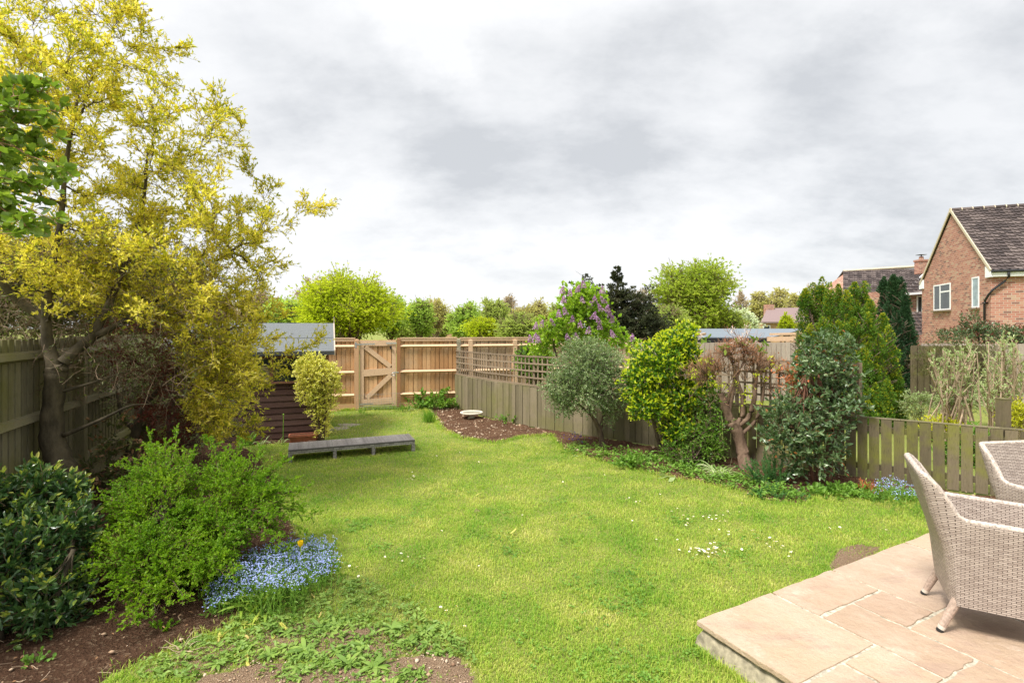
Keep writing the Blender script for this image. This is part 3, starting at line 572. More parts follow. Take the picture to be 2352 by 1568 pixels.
def polyl(pts, n=60):
    p = np.array(pts); s = np.concatenate([[0], np.cumsum(np.linalg.norm(np.diff(p, axis=0), axis=1))]); return p, s
def low_fence():
    rng = np.random.default_rng(12)
    # smooth the bend
    p0 = np.array(FENCE_LOW); t = np.linspace(0, 1, 40)
    q = [];
    for i in range(len(p0) - 1): q.append(p0[i]); q.append((p0[i] + p0[i + 1]) / 2)
    q.append(p0[-1]); q = np.array(q); q[2:4] = (q[1:3] + q[2:4] + q[3:5]) / 3
    s = np.concatenate([[0], np.cumsum(np.linalg.norm(np.diff(q, axis=0), axis=1))])
    def at(u): return np.array((np.interp(u, s, q[:, 0]), np.interp(u, s, q[:, 1])))
    def tn(u): d = at(min(u + .05, s[-1])) - at(max(u - .05, 0)); return d / np.linalg.norm(d)
    # column px where gaps open up
    root = empty('low_fence', (2.2, 8.0, 0), 'low weathered green-stained board fence curving along the right border', 'fence')
    ZT = .75; g = Geo(); gb = Geo(); u = 0.0; i = 0
    while u < s[-1] - .1:
        a = at(u); d = tn(u); n = np.array((d[1], -d[0]));
        # n towards camera side
        if n @ (-a) < 0: n = -n
        far = a[1] > 8.2; w = .093 if far else .102; gap = .004 if far else (.010 if a[1] > 6.7 else .016 if a[1] > 6.25 else .019)
        o = np.array((*(a + n * (.008 if far and i % 2 else 0)), 0.02)); lean = rng.uniform(-.006, .006); h = ZT - .02 + rng.uniform(-.004, .004) + (.012 * math.sin(u * 1.1) if far else 0)
        dd = np.array((*d, 0)); nn_ = np.array((*n, 0))
        boxv(g if a[1] > 7.2 else gb, o, dd * w * rng.uniform(.98, 1.02), -nn_ * .018, np.array((0, 0, h)) + dd * lean + nn_ * rng.uniform(-.003, .003)); u += w + gap; i += 1
    world_child(g, 'boards', M['fence_low'], root); world_child(gb, 'boards', M['fence_moss'], root)
    for z in (.62, .16):
        g = Geo(); us = np.linspace(0, s[-1], 24)
        for a_, b_ in zip(us[:-1], us[1:]):
            A, B = at(a_), at(b_); d = tn(a_); n = np.array((d[1], -d[0])); n = n if n @ (-A) > 0 else -n; A = A - n * .04; B = B - n * .04
            beam(g, (*A, z), (*B, z), .04, .07)
        world_child(g, 'rail', M['fence_moss'], root)
    g = Geo(); us = np.linspace(0, s[-1], 40)
    for a_, b_ in zip(us[:-1], us[1:]):
        A, B = at(a_), at(b_); d = tn(a_); n = np.array((d[1], -d[0])); n = n if n @ (-A) > 0 else -n
        beam(g, (*(A - n * .012), ZT + .010), (*(B - n * .012 + (B - A) * .01), ZT + .010), .032, .014)
    world_child(g, 'capping', M['fence_low'], root)
    for px in (2310,):
        r_ = (px - 1176) / 1176; ub = min(np.linspace(0, s[-1], 800), key=lambda v: abs(at(v)[0] / at(v)[1] - r_)); a = at(ub); n = np.array((.5, .8)) * .12
        g = Geo(); c = a + n; box(g, c[0] - .045, c[1] - .045, -.05, c[0] + .045, c[1] + .045, 1.06); box(g, c[0] - .047, c[1] - .047, 1.062, c[0] + .047, c[1] + .047, 1.075)
        world_child(g, 'post', M['fence_moss'], root)
    # trellis
    tr = empty('trellis', (*at(1.5), .78), 'weathered square wooden trellis standing on top of the low board fence', 'trellis')
    uend = min(np.linspace(0, s[-1], 800), key=lambda v: abs(at(v)[0] / at(v)[1] - (1973 - 1176) / 1176))
    posts = [0.02, .95 * 1.0, 1.78, 2.5]; 
    pxs = [1053, 1122, 1222]; posts = [min(np.linspace(0, s[-1], 900), key=lambda v: abs(at(v)[0] / at(v)[1] - (x - 1176) / 1176)) for x in pxs]
    posts[0] = .03
    while posts[-1] + 1.35 < uend: posts.append(posts[-1] + 1.2)
    posts.append(uend)
    for k, (a_, b_) in enumerate(zip(posts[:-1], posts[1:])):
        A, B = at(a_), at(b_); d = (B - A); L = np.linalg.norm(d); d /= L; n = np.array((d[1], -d[0])); n = n if n @ (-A) > 0 else -n
        z0, z1 = .785, (1.315 if k < 5 else 1.40); A = A - n * .03; B = B - n * .03
        g = Geo(); nh = 5
        for j in range(nh):
            z = z0 + (z1 - z0) * j / (nh - 1); beam(g, (*(A + n * .012), z), (*(B + n * .012), z + rng.uniform(-.006, .006)), .014, .028)
        nvv = max(3, int(L / .105))
        for j in range(1, nvv):
            c = A + d * L * j / nvv; beam(g, (*c, z0 - .01), (*(c + d * rng.uniform(-.008, .008)), z1 + .012), .012, .026, up=(d[0], d[1], 0))
        world_child(g, 'lattice', M['trellis'], tr)
        for c in ((A,) if k < len(posts) - 2 else (A, B)):
            g = Geo(); c = c - n * .02; box(g, c[0] - .02, c[1] - .02, .60, c[0] + .02, c[1] + .02, z1 + .02); world_child(g, 'post', M['trellis'], tr)
low_fence()
def left_fence():
    rng = np.random.default_rng(13); A = np.array((-3.5, 2.2)); B = np.array((-7.35, 11.6)); d = B - A; L = np.linalg.norm(d); d /= L; n = np.array((d[1], -d[0]))
    root = empty('side_fence', (-5, 5.9, 0), 'tall old greenish board fence with chunky rails behind the yellow tree', 'fence')
    g = Geo(); u = 0; ZT = 1.74
    while u < L:
        c = A + d * u; w = .085; gap = .03; boxv(g, (*c, .12), (*(d * w), 0), (*(-n * .018), 0), (0, 0, ZT - .12 + rng.uniform(-.006, .006))); u += w + gap
    world_child(g, 'boards', M['fence_old'], root)
    g = Geo(); boxv(g, (*(A - n * .028), .0), (*(d * L), 0), (*(-n * .01), 0), (0, 0, ZT - .02)); world_child(g, 'backing_boards', M['fence_old'], root)
    for z in (.32, .98, 1.58):
        g = Geo(); p = np.array((*A, z)); q = np.array((*B, z)); o = np.array((*n, 0)) * .06; u_ = np.array((0, 0, .05))
        V = [p - u_, p + o - u_ * .4, p + o * .6 + u_ * .7, p + u_]; V = V + [v + (q - p) for v in V]; g.add(V, [np.array([(0, 1, 5, 4), (1, 2, 6, 5), (2, 3, 7, 6), (3, 0, 4, 7)]), np.array([(0, 3, 2, 1), (4, 5, 6, 7)])]); world_child(g, 'rail', M['fence_old'], root)
    g = Geo(); boxv(g, (*(A + n * .005), .0), (*(d * L), 0), (*(-n * .02), 0), (0, 0, .118)); world_child(g, 'gravel_board', M['fence_old'], root)
    for Y in (3.4, 5.85, 8.3, 10.8):
        u = (Y - A[1]) / d[1]; c = A + d * u; g = Geo(); boxv(g, (*(c + n * .085), -.05), (*(d * .10), 0), (*(-n * .10), 0), (0, 0, ZT + .06)); world_child(g, 'post', M['fence_old'], root)
left_fence()
def grey_fence(name, label, A, B, z, m, pitch=.12):
    rng = np.random.default_rng(int(abs(A[0]) * 10)); root = empty(name, ((A[0] + B[0]) / 2, (A[1] + B[1]) / 2, 0), label, 'fence')
    g = Geo(); board_fence(g, A, B, 0, z, pitch, pitch + .01, rng=rng, lap=True); world_child(g, 'boards', m, root)
    d = np.array(B) - np.array(A); n = np.array((d[1], -d[0])) / np.linalg.norm(d)
    for zz in (.35, z - .25):
        g = Geo(); beam(g, (*(np.array(A) - n * .06), zz), (*(np.array(B) - n * .06), zz), .05, .07); world_child(g, 'rail', m, root)
grey_fence('board_fence', 'pale grey vertical board fence below the blue-grey garage roof', (3.2, 13.0), (10.0, 13.0), 1.475, M['fence_grey'])
grey_fence('board_fence', 'grey vertical board fence below the photinia hedge at the far right', (10.25, 12.8), (18.5, 12.2), 1.45, M['fence_grey'], .15)
grey_fence('board_fence', 'green-stained boards beside the dark conifer, end of the neighbouring garden', (9.6, 12.3), (11.4, 12.25), 1.42, M['fence_moss'], .14)

# ------------------------------------------------------------------ shed
def shed():
    root = empty('garden_shed', (-3.12, 8.7, 0), 'dark brown timber shed with pitched grey felt roof', 'shed', R(20))
    rng = np.random.default_rng(3); Wd, Dp, E, Rg = 2.35, 1.7, 1.46, 1.88
    g = Geo(); n = 9; h = .92 / n
    def lapb(x0, x1, z0, z1, y=0, m=0): g.add([(x0, y - .013, z0), (x1, y - .013, z0), (x1, y, z0), (x0, y, z0), (x0, y - .004, z1 + .006), (x1, y - .004, z1 + .006), (x1, y, z1 + .006), (x0, y, z1 + .006)], BF, m)
    for i in range(n): lapb(-Wd, 0, .03 + i * h, .03 + (i + 1) * h)
    for i in range(5):
        z0 = .95 + i * .105; z1 = min(z0 + .105, E)
        lapb(-Wd, -1.42, z0, z1); lapb(-.30, 0, z0, z1)
    lapb(-1.42, -.30, 1.38, E + .02)
    box(g, -Wd, 0, 0, 0, .03, .93); box(g, -.3, 0, .93, 0, .03, E); box(g, -Wd, 0, .93, -1.42, .03, E)
    # gable ends and back
    for x in (-Wd, -.03): 
        V = [(x, .031, 0), (x, Dp, 0), (x, Dp, E), (x, Dp / 2, Rg - .03), (x, .031, E)]; V = V + [(a + .03, b, c) for a, b, c in V]
        g.add(V, [np.array([(0, 1, 2, 3, 4), (9, 8, 7, 6, 5)]), np.array([(0, 5, 6, 1), (1, 6, 7, 2), (2, 7, 8, 3), (3, 8, 9, 4), (4, 9, 5, 0)])])
    box(g, -Wd, Dp - .03, 0, 0, Dp - .001, E); g.build('wall', M['shed'], root)
    g = Geo(); box(g, -.055, -.03, 0, .006, .0, E); g.build('corner_trim', M['shed_trim'], root)
    w = Geo(); 
    for (x0, x1, z0, z1) in ((-1.44, -.28, .93, .965), (-1.44, -.28, 1.345, 1.38), (-1.44, -1.40, .965, 1.345), (-.32, -.28, .965, 1.345), (-.90, -.85, .965, 1.345), (-1.16, -1.13, .965, 1.345)): box(w, x0, -.03, z0, x1, -.002, z1)
    win = w.build('window', M['shed_trim'], root)
    g = Geo(); box(g, -1.40, .012, .965, -.32, .016, 1.345); g.build('pane', M['glass'], win)
    g = Geo(); box(g, -1.39, -.001, .968, -.90, .008, 1.22); g.build('blind', M['tan'], win)
    g = Geo()
    for k in range(4): P = np.array([(-.72 + k * .055, -.005, 1.30), (-.60 + k * .055, -.005, 1.10)]); tubes(g, P, np.array([.024, .024]), 10)
    g.build('pipe_bundle', M['black'], win)
    # roof
    g = Geo(); ov = .10; t = .022; sl = (Rg - E) / (Dp / 2); x0, x1 = -Wd - .08, .09
    for sgn in (1, -1):
        y0 = -ov if sgn > 0 else Dp + ov; ym = Dp / 2; z0 = E - sl * ov + .03; zm = Rg + .02
        V = [(x0, y0, z0), (x1, y0, z0), (x1, ym, zm), (x0, ym, zm)]; V = V + [(a, b, c + t) for a, b, c in V]
        g.add(V, BF if sgn > 0 else BF[:, ::-1])
        if sgn > 0:
            box(g, x0, y0 - .015, z0 - .045, x1, y0 + .004, z0 + .018, 1)
            q = .45; yy = y0 + (ym - y0) * q; zz = z0 + (zm - z0) * q + t; V = [(x0, yy, zz + .001), (x1, yy, zz + .001), (x1, ym - .01, zm + t + .004), (x0, ym - .01, zm + t + .004)]; V = [(a, b, c + .0) for a, b, c in V] + [(a, b, c + .008) for a, b, c in V]; g.add(V, BF)
    rf = g.build('roof', [M['felt'], M['felt_edge']], root)
    for xx in (x1, x0 - .022):
        g = Geo(); z0 = E - sl * ov - .03; V = [(xx, -ov, z0), (xx, Dp / 2, Rg - .03), (xx, Dp / 2, Rg + .06), (xx, -ov, z0 + .095)]; V = V + [(a + .02, b, c) for a, b, c in V]; g.add(V, [np.array([(0, 1, 2, 3), (7, 6, 5, 4), (0, 4, 5, 1), (1, 5, 6, 2), (2, 6, 7, 3), (3, 7, 4, 0)])])
        V = [(xx, Dp + ov, z0), (xx, Dp / 2 + .001, Rg - .03), (xx, Dp / 2 + .001, Rg + .06), (xx, Dp + ov, z0 + .095)]; V = V + [(a + .02, b, c) for a, b, c in V]; g.add(V, [np.array([(0, 1, 2, 3), (7, 6, 5, 4), (0, 4, 5, 1), (1, 5, 6, 2), (2, 6, 7, 3), (3, 7, 4, 0)])])
        g.build('bargeboard', M['roof_wood'], rf)
    g = Geo(); box(g, x1 + .005, Dp / 2 - .012, Rg + .06, x1 + .02, Dp / 2 + .012, Rg + .17); g.build('finial', M['roof_wood'], rf)
shed()

# ------------------------------------------------------------------ houses
def tiles(g, o, u, v, nrm, nu, nv, tw, th):
    o, u, v, nrm = [np.asarray(a, float) for a in (o, u, v, nrm)]; prof = [(0, .012), (.12, .05), (.3, .045), (.45, .004), (1.0, .0), (1.02, -.006)]
    I, J = np.meshgrid(np.arange(nu), np.arange(nv), indexing='ij'); I = I.ravel(); J = J.ravel()
    Vs = []
    for (vv, lift, k) in ((0, .05, 1), (1.08, 0.0, 1)):
        for (a, h) in prof: Vs.append(o + u * ((I + a) * tw)[:, None] + v * ((J + vv) * th)[:, None] + nrm * (h + lift))
    for (a, h) in prof: Vs.append(o + u * ((I + a) * tw)[:, None] + v * (J * th)[:, None] + nrm * (h + .01))
    V = np.stack(Vs, 1); n = len(prof); off = (np.arange(len(I)) * 3 * n)[:, None, None]
    F = np.array([[i, i + 1, n + i + 1, n + i] for i in range(n - 1)] + [[2 * n + i, 2 * n + i + 1, i + 1, i] for i in range(n - 1)]); g.add(V, (F[None] + off).reshape(-1, 4))
def win_x(root, x, y0, y1, z0, z1, mull=(), trans=None, pale=False, out=-1):
    """window in a wall lying in the local plane x = const"""
    f = .07; g = Geo(); a, b = (x - .03, x + .03) if out < 0 else (x - .03, x + .03)
    for (p, q, r, s) in ((y0, y1, z0, z0 + f), (y0, y1, z1 - f, z1), (y0, y0 + f, z0 + f, z1 - f), (y1 - f, y1, z0 + f, z1 - f)): box(g, a, p, r, b, q, s)
    for m_ in mull: box(g, a, m_ - .045, z0 + f, b, m_ + .045, z1 - f)
    if trans: box(g, a + .004, trans[0], trans[2] - .04, b - .004, trans[1], trans[2] + .04)
    w = g.build('window', M['upvc'], root)
    g = Geo(); box(g, x - .012, y0 + f, z0 + f, x - .004, y1 - f, z1 - f); g.build('pane', M['glass_pale'] if pale else M['glass'], w)
    g = Geo(); box(g, x - .14, y0 - .08, z0 - .08, x + .0, y1 + .08, z0 - .005); g.build('sill', M['sill'], w); return w
def house_main():
    root = empty('brick_house', (22.46, 24, 0), 'large red brick house with steep brown tiled gable, black downpipe and white windows', 'house', R(-20))
    E, Rg, Wd, Ln = 4.55, 8.12, 7.9, 12
    g = Geo(); ox = .0
    V = [(0, 0, -1), (0, Wd, -1), (0, Wd, E), (0, Wd / 2, Rg - .1), (0, 0, E)]; V = V + [(Ln, b, c) for a, b, c in V]
    g.add(V, [np.array([(0, 4, 3, 2, 1)]), np.array([(5, 6, 7, 8, 9)]), np.array([(0, 5, 9, 4), (1, 2, 7, 6)])]); g.build('wall', M['brick'], root)
    sl = math.atan2(Rg - E, Wd / 2); v = np.array((0, math.cos(sl), math.sin(sl))); nr = np.array((0, -math.sin(sl), math.cos(sl))); SL = math.hypot(Wd / 2, Rg - E)
    g = Geo(); nv = 20; ov = .12; th = (SL + ov) / nv; base = np.array((-.06, 0, E)) - v * ov
    tiles(g, base + nr * .06, (1, 0, 0), v, nr, 40, nv, .30, th)
    boxv(g, base, (Ln + .06, 0, 0), v * (SL + ov), nr * .05)
    v2 = np.array((0, -math.cos(sl), math.sin(sl))); nr2 = np.array((0, math.sin(sl), math.cos(sl))); boxv(g, np.array((-.06, Wd, E)) - v2 * ov, v2 * (SL + ov), (Ln + .06, 0, 0), nr2 * .11)
    rf = g.build('roof', M['tile'], root)
    g = Geo(); k = 26
    for i in range(k): P = np.array([(-.07 + i * .47, Wd / 2, Rg + .08), (-.07 + (i + 1) * .47 - .02, Wd / 2, Rg + .08)]); tubes(g, P, np.array([.115, .12]), 8)
    for i in range(k): P = np.array([(-.09 + i * .47, Wd / 2, Rg + .08), (-.05 + i * .47, Wd / 2, Rg + .08)]); tubes(g, P, np.array([.135, .135]), 8, 1)
    g.build('ridge_tiles', [M['tile'], M['lead']], rf)
    for (vv, y, nrr) in ((v, 0, nr), (v2, Wd, nr2)):
        g = Geo(); a = np.array((-.10, y, E)) - vv * ov; boxv(g, a + nrr * .0, vv * (SL + ov), (.045, 0, 0), nrr * .13); g.build('verge', M['lead'], rf)
    g = Geo(); box(g, -.08, -.20, E - .32, Ln, -.14, E - .10); box(g, -.08, -.14, E - .32, Ln, .0, E - .27); V = [(-.085, -.2, E - .33), (-.085, .35, E - .33), (-.085, .35, E + .2), (-.085, -.2, E - .12)]; V = V + [(a + .07, b, c) for a, b, c in V]; g.add(V, BF); g.build('fascia', M['upvc'], root); g = Geo(); V = [(-.085, Wd + .2, E - .33), (-.085, Wd - .35, E - .33), (-.085, Wd - .35, E + .2), (-.085, Wd + .2, E - .12)]; V = V + [(a + .07, b, c) for a, b, c in V]; g.add(V, BF[:, ::-1]); g.build('fascia', M['upvc'], root)
    g = Geo(); P = np.array([(-.1, -.26, E - .08), (Ln, -.26, E - .08)]); tubes(g, P, np.array([.06, .06]), 8); gt = g.build('gutter', M['black'], root)
    g = Geo(); P = np.array([(.5, -.25, E - .1), (.5, -.24, E - .35), (.42, -.18, E - .55), (-.02, -.10, E - .95), (-.14, -.02, E - 1.15), (-.14, .28, E - 1.4), (-.14, .32, E - 1.6), (-.14, .32, 0)]); P[:, 0] = [.55, .55, .45, .0, -.10, -.10, -.10, -.10]; P[:, 1] = [-.25, -.22, -.12, -.10, -.02, .30, .36, .36]
    tubes(g, P, np.full(8, .05), 8)
    for z in (3.0, 1.6): box(g, -.17, .29, z, -.0, .43, z + .06)
    g.build('downpipe', M['black'], root, True)
    w = win_x(root, 0, 4.09, 6.19, 2.84, 4.30, mull=(5.35,), trans=(4.16, 5.30, 3.86))
    for a in (4.2, 5.42): g = Geo(); box(g, .015, a, 2.95, .03, a + .38, 4.18); g.build('curtain', M['curtain'], w)
    win_x(root, 0, 1.07, 1.76, 2.84, 4.36, pale=True)
house_main()
def house_second():
    root = empty('brick_house', (0, 0, 0), 'brick house with a long brown roof rising behind the golden conifers', 'house')
    Y0 = 42; a = D(1937, 676, Y0); b = D(2180, 676, Y0 - 3); rA = D(1937, 623, Y0 + 2.6); rB = D(2180, 608, Y0 - .4)
    g = Geo(); u = b - a; L = np.linalg.norm(u); u /= L; v = rA - a; SL = np.linalg.norm(v); v /= SL; nr = np.cross(u, v); nr /= np.linalg.norm(nr); nr = nr if nr[2] > 0 else -nr
    tiles(g, a, u, v, nr, int(L / .33), 12, .33, SL / 12); boxv(g, a - nr * .2, u * L, v * SL, nr * .18)
    bk = rA + np.array((0, 2.8, -(rA[2] - a[2]))); boxv(g, bk, u * L, rA - bk, (0, 0, .1)); rf = world_child(g, 'roof', M['tile'], root)
    g = Geo(); P = np.array([rA, rB]); tubes(g, P, np.array([.14, .14]), 6); world_child(g, 'ridge_tiles', M['lead'], root)
    g = Geo(); aa = a + u * .2; V = [(aa[0], aa[1] + .2, -1), (aa[0], aa[1] + 5, -1), (aa[0], aa[1] + 5, aa[2]), (rA[0] + .2, rA[1], rA[2] - .15), (aa[0], aa[1] + .2, aa[2])]; V = V + [tuple(np.array(p) + u * (L - .4)) for p in V]
    g.add(V, [np.array([(0, 4, 3, 2, 1)]), np.array([(0, 5, 9, 4), (1, 2, 7, 6)])]); world_child(g, 'wall', M['brick'], root)
    g = Geo(); c = D(2116, 600, 39.5); s = .3
    box(g, c[0] - s, c[1] - s, 6.0, c[0] + s, c[1] + s, c[2] - .05); box(g, c[0] - s * 1.15, c[1] - s * 1.15, c[2] - .049, c[0] + s * 1.15, c[1] + s * 1.15, c[2] + .1); tubes(g, np.array([(c[0], c[1], c[2] + .1), (c[0], c[1], c[2] + .34)]), np.array([.16, .14]), 8)
    box(g, c[0] - .25, c[1] - .25, c[2] + .46, c[0] + .25, c[1] + .25, c[2] + .49, 1); tubes(g, np.array([(c[0], c[1], c[2] + .34), (c[0], c[1], c[2] + .46)]), np.array([.04, .04]), 6, 1)
    ch = world_child(g, 'chimney', [M['brick'], M['black']], root)
    # wing
    wg = empty('brick_house', (0, 0, 0), 'brick wing with white-edged gable, squeezed between the dark conifer and the big gable', 'house')
    Yw = 34; g = Geo(); p = D(2078, 700, Yw); q = D(2150, 700, Yw); z1 = D(2078, 664, Yw)[2]; box(g, p[0], Yw, -1, q[0], Yw + 4, z1)
    V = [D(2080, 674, Yw - .06), D(2150, 674, Yw - .06), D(2150, 634, Yw - .06), D(2119, 634, Yw - .06)]; V = V + [x + np.array((0, .1, 0)) for x in V]; world_child(g, 'wall', M['brick'], wg)
    g = Geo(); V = [D(2083, 668, Yw + 1), D(2120, 634, Yw + 1), D(2160, 606, Yw + 1), D(2160, 668, Yw + 1)]; V = V + [x + np.array((0, .2, 0)) for x in V]; g.add(V, BF); world_child(g, 'gable', M['brick'], wg)
    g = Geo(); a = D(2080, 674, Yw - .4); u = np.array((1., 0, 0)); v = norm(np.array((0, .5, .55))); nr = np.cross(u, v); tiles(g, a, u, v, nr, 10, 5, .3, .3); world_child(g, 'roof', M['tile'], wg)
    g = Geo(); beam(g, D(2082, 671, Yw + .9), D(2124, 630, Yw + .9), .08, .18); world_child(g, 'bargeboard', M['upvc'], wg); g = Geo(); beam(g, D(2080, 676, Yw - .45), D(2150, 671, Yw - .45), .08, .14); world_child(g, 'fascia', M['upvc'], wg)
    # window in the wall facing the camera
    x0, x1 = D(2105, 700, Yw)[0], D(2140, 700, Yw)[0]; zt, zb = D(0, 680, Yw)[2], D(0, 720, Yw)[2]
    g = Geo()
    for (a0, a1, b0, b1) in ((x0, x1, zb, zb + .07), (x0, x1, zt - .07, zt), (x0, x0 + .07, zb + .07, zt - .07), (x0 + .32, x0 + .4, zb + .07, zt - .07), (x1 - .07, x1, zb + .07, zt - .07)): box(g, a0, Yw - .05, b0, a1, Yw + .02, b1)
    w = world_child(g, 'window', M['upvc'], wg); g = Geo(); box(g, x0 + .07, Yw - .02, zb + .07, x1 - .07, Yw - .01, zt - .07); o = g.build('pane', M['glass']); o.parent = w
    g = Geo(); a = D(2104, 770, Yw - 2.5); tiles(g, a, u, v, nr, 8, 7, .3, .28); world_child(g, 'porch_roof', M['tile'], wg)
house_second()
def house_far():
    root = empty('distant_house', (0, 0, 0), 'distant buff house with mauve-brown tiled roof and brick chimney beyond the garage roof', 'house')
    Y = 60; a = D(1748, 742, Y); b = D(1870, 742, Y); r0 = D(1762, 711, Y + 3); r1 = D(1870, 709, Y + 3)
    g = Geo(); V = [a, b, r1, r0]; V = V + [p + np.array((0, .0, .15)) for p in V]; g.add(V, BF); world_child(g, 'roof', M['tile_far'], root)
    g = Geo(); box(g, a[0] + .3, Y + .4, -1, b[0], Y + 5, a[2]); world_child(g, 'wall', M['tanbrick'], root)
    for px in (1752, 1802, 1845):
        g = Geo(); c = D(px, 752, Y + .35); box(g, c[0], c[1] - .02, c[2] - .6, c[0] + .9, c[1] + .02, c[2] + .25); w = world_child(g, 'window', M['upvc'], root); g = Geo(); box(g, c[0] + .12, c[1] - .03, c[2] - .5, c[0] + .78, c[1] - .022, c[2] + .15); o = g.build('pane', M['glass']); o.parent = w
    g = Geo(); c = D(1766, 711, Y + 3); box(g, c[0] - .45, c[1] - .4, c[2] - 1, c[0] + .45, c[1] + .4, D(0, 700, Y + 3)[2]); world_child(g, 'chimney', M['brick'], root)
    root = empty('distant_house', (0, 0, 0), 'tiny far house with reddish roof glimpsed between the trees above the tan fence', 'house')
    Y = 70; a = D(1012, 748, Y); b = D(1062, 748, Y); g = Geo(); V = [a, b, D(1060, 737, Y + 3), D(1014, 737, Y + 3)]; V = V + [p + np.array((0, 0, .15)) for p in V]; g.add(V, BF); world_child(g, 'roof', M['tile_far'], root)
    g = Geo(); box(g, a[0] + .3, Y + .4, -1, b[0] - .3, Y + 4, a[2]); world_child(g, 'wall', M['tanbrick'], root)
    for px in (1024, 1048):
        g = Geo(); c = D(px, 757, Y + .35); box(g, c[0], c[1] - .02, c[2] - .5, c[0] + .8, c[1] + .02, c[2] + .3); world_child(g, 'window', M['upvc'], root)
house_far()
def outbuilding():
    root = empty('garage', (0, 0, 0), 'long low outbuilding with blue-grey sheet roof behind the grey fence', 'outbuilding')
    a = D(1520, 776, 15.0); b = D(1768, 778, 14.6); zt = D(0, 756.5, 19)[2]
    g = Geo(); rows = 4
    c = D(1560, 757, 19.5); d = D(1850, 757, 19)
    for i in range(rows):
        t0, t1 = i / rows, (i + 1) / rows; p, q = a + (c - a) * t0, b + (d - b) * t0; r_, s = b + (d - b) * t1, a + (c - a) * t1
        V = [p, q, r_, s]; V = [v + np.array((0, 0, .0)) for v in V]; V = V + [v + np.array((0, 0, .03)) for v in V]; g.add(V, BF)
    world_child(g, 'roof', M['metalroof'], root)
    g = Geo(); beam(g, a + (0, -.03, -.07), b + (0, -.03, -.07), .04, .15); world_child(g, 'fascia', M['black'], root)
    g = Geo(); box(g, a[0] + .2, 15.1, 0, b[0], 18.6, a[2] - .02); world_child(g, 'wall', M['shed_trim'], root)
    pg = empty('pergola', (0, 0, 0), 'raw pale timber pergola frame beside the outbuilding roof', 'pergola')
    for (p, q) in (((1762, 779), (1850, 778)), ((1768, 768), (1850, 766))):
        g = Geo(); beam(g, D(*p, 14.2), D(*q, 14.0), .06, .12 if p[1] > 770 else .06); world_child(g, 'beam', M['rail_new'], pg)
    for px in (1793, 1810, 1826, 1842):
        g = Geo(); p = D(px, 783, 14.3); box(g, p[0] - .03, p[1] - .03, 0, p[0] + .03, p[1] + .03, p[2]); world_child(g, 'post', M['rail_new'], pg)
    for (p, q) in (((1590, 764), (1609, 761)), ((1600, 771), (1620, 767))):
        g = Geo(); beam(g, D(*p, 14.0), D(*q, 14.4), .05, .06); world_child(g, 'beam', M['rail_new'], pg)
outbuilding()

# ------------------------------------------------------------------ furniture
def lounger():
    L, Wd, H = 1.744, .47, .175; root = empty('sun_lounger', (-3.066, 7.01, 0), 'long low grey rattan lounger lying flat on the lawn by the shed', 'lounger', R(22.2))
    lw = .05
    for k in range(3):
        x0, x1 = k * L / 3 + .002, (k + 1) * L / 3 - .002
        g = Geo(); box(g, x0, .0, H - .018, x1, Wd, H); g.build('top', M['wicker_top'], root)
        g = Geo(); box(g, x0, .004, H - .062, x1, .03, H - .019); box(g, x0, Wd - .03, H - .062, x1, Wd - .004, H - .019); g.build('side_rail', M['wicker_side'], root)
    for x in (.002, L - .028):
        g = Geo(); box(g, x, .031, H - .062, x + .026, Wd - .031, H - .019); g.build('end_rail', M['wicker_side'], root)
    for x in (0, L / 3 , 2 * L / 3 - lw, L - lw):
        for y in (.0015, Wd - lw): 
            g = Geo(); box(g, x + .001, y, -.01, x + lw, y + lw, H - .0635 if True else H); g.build('leg', M['wicker_side'], root)
lounger()
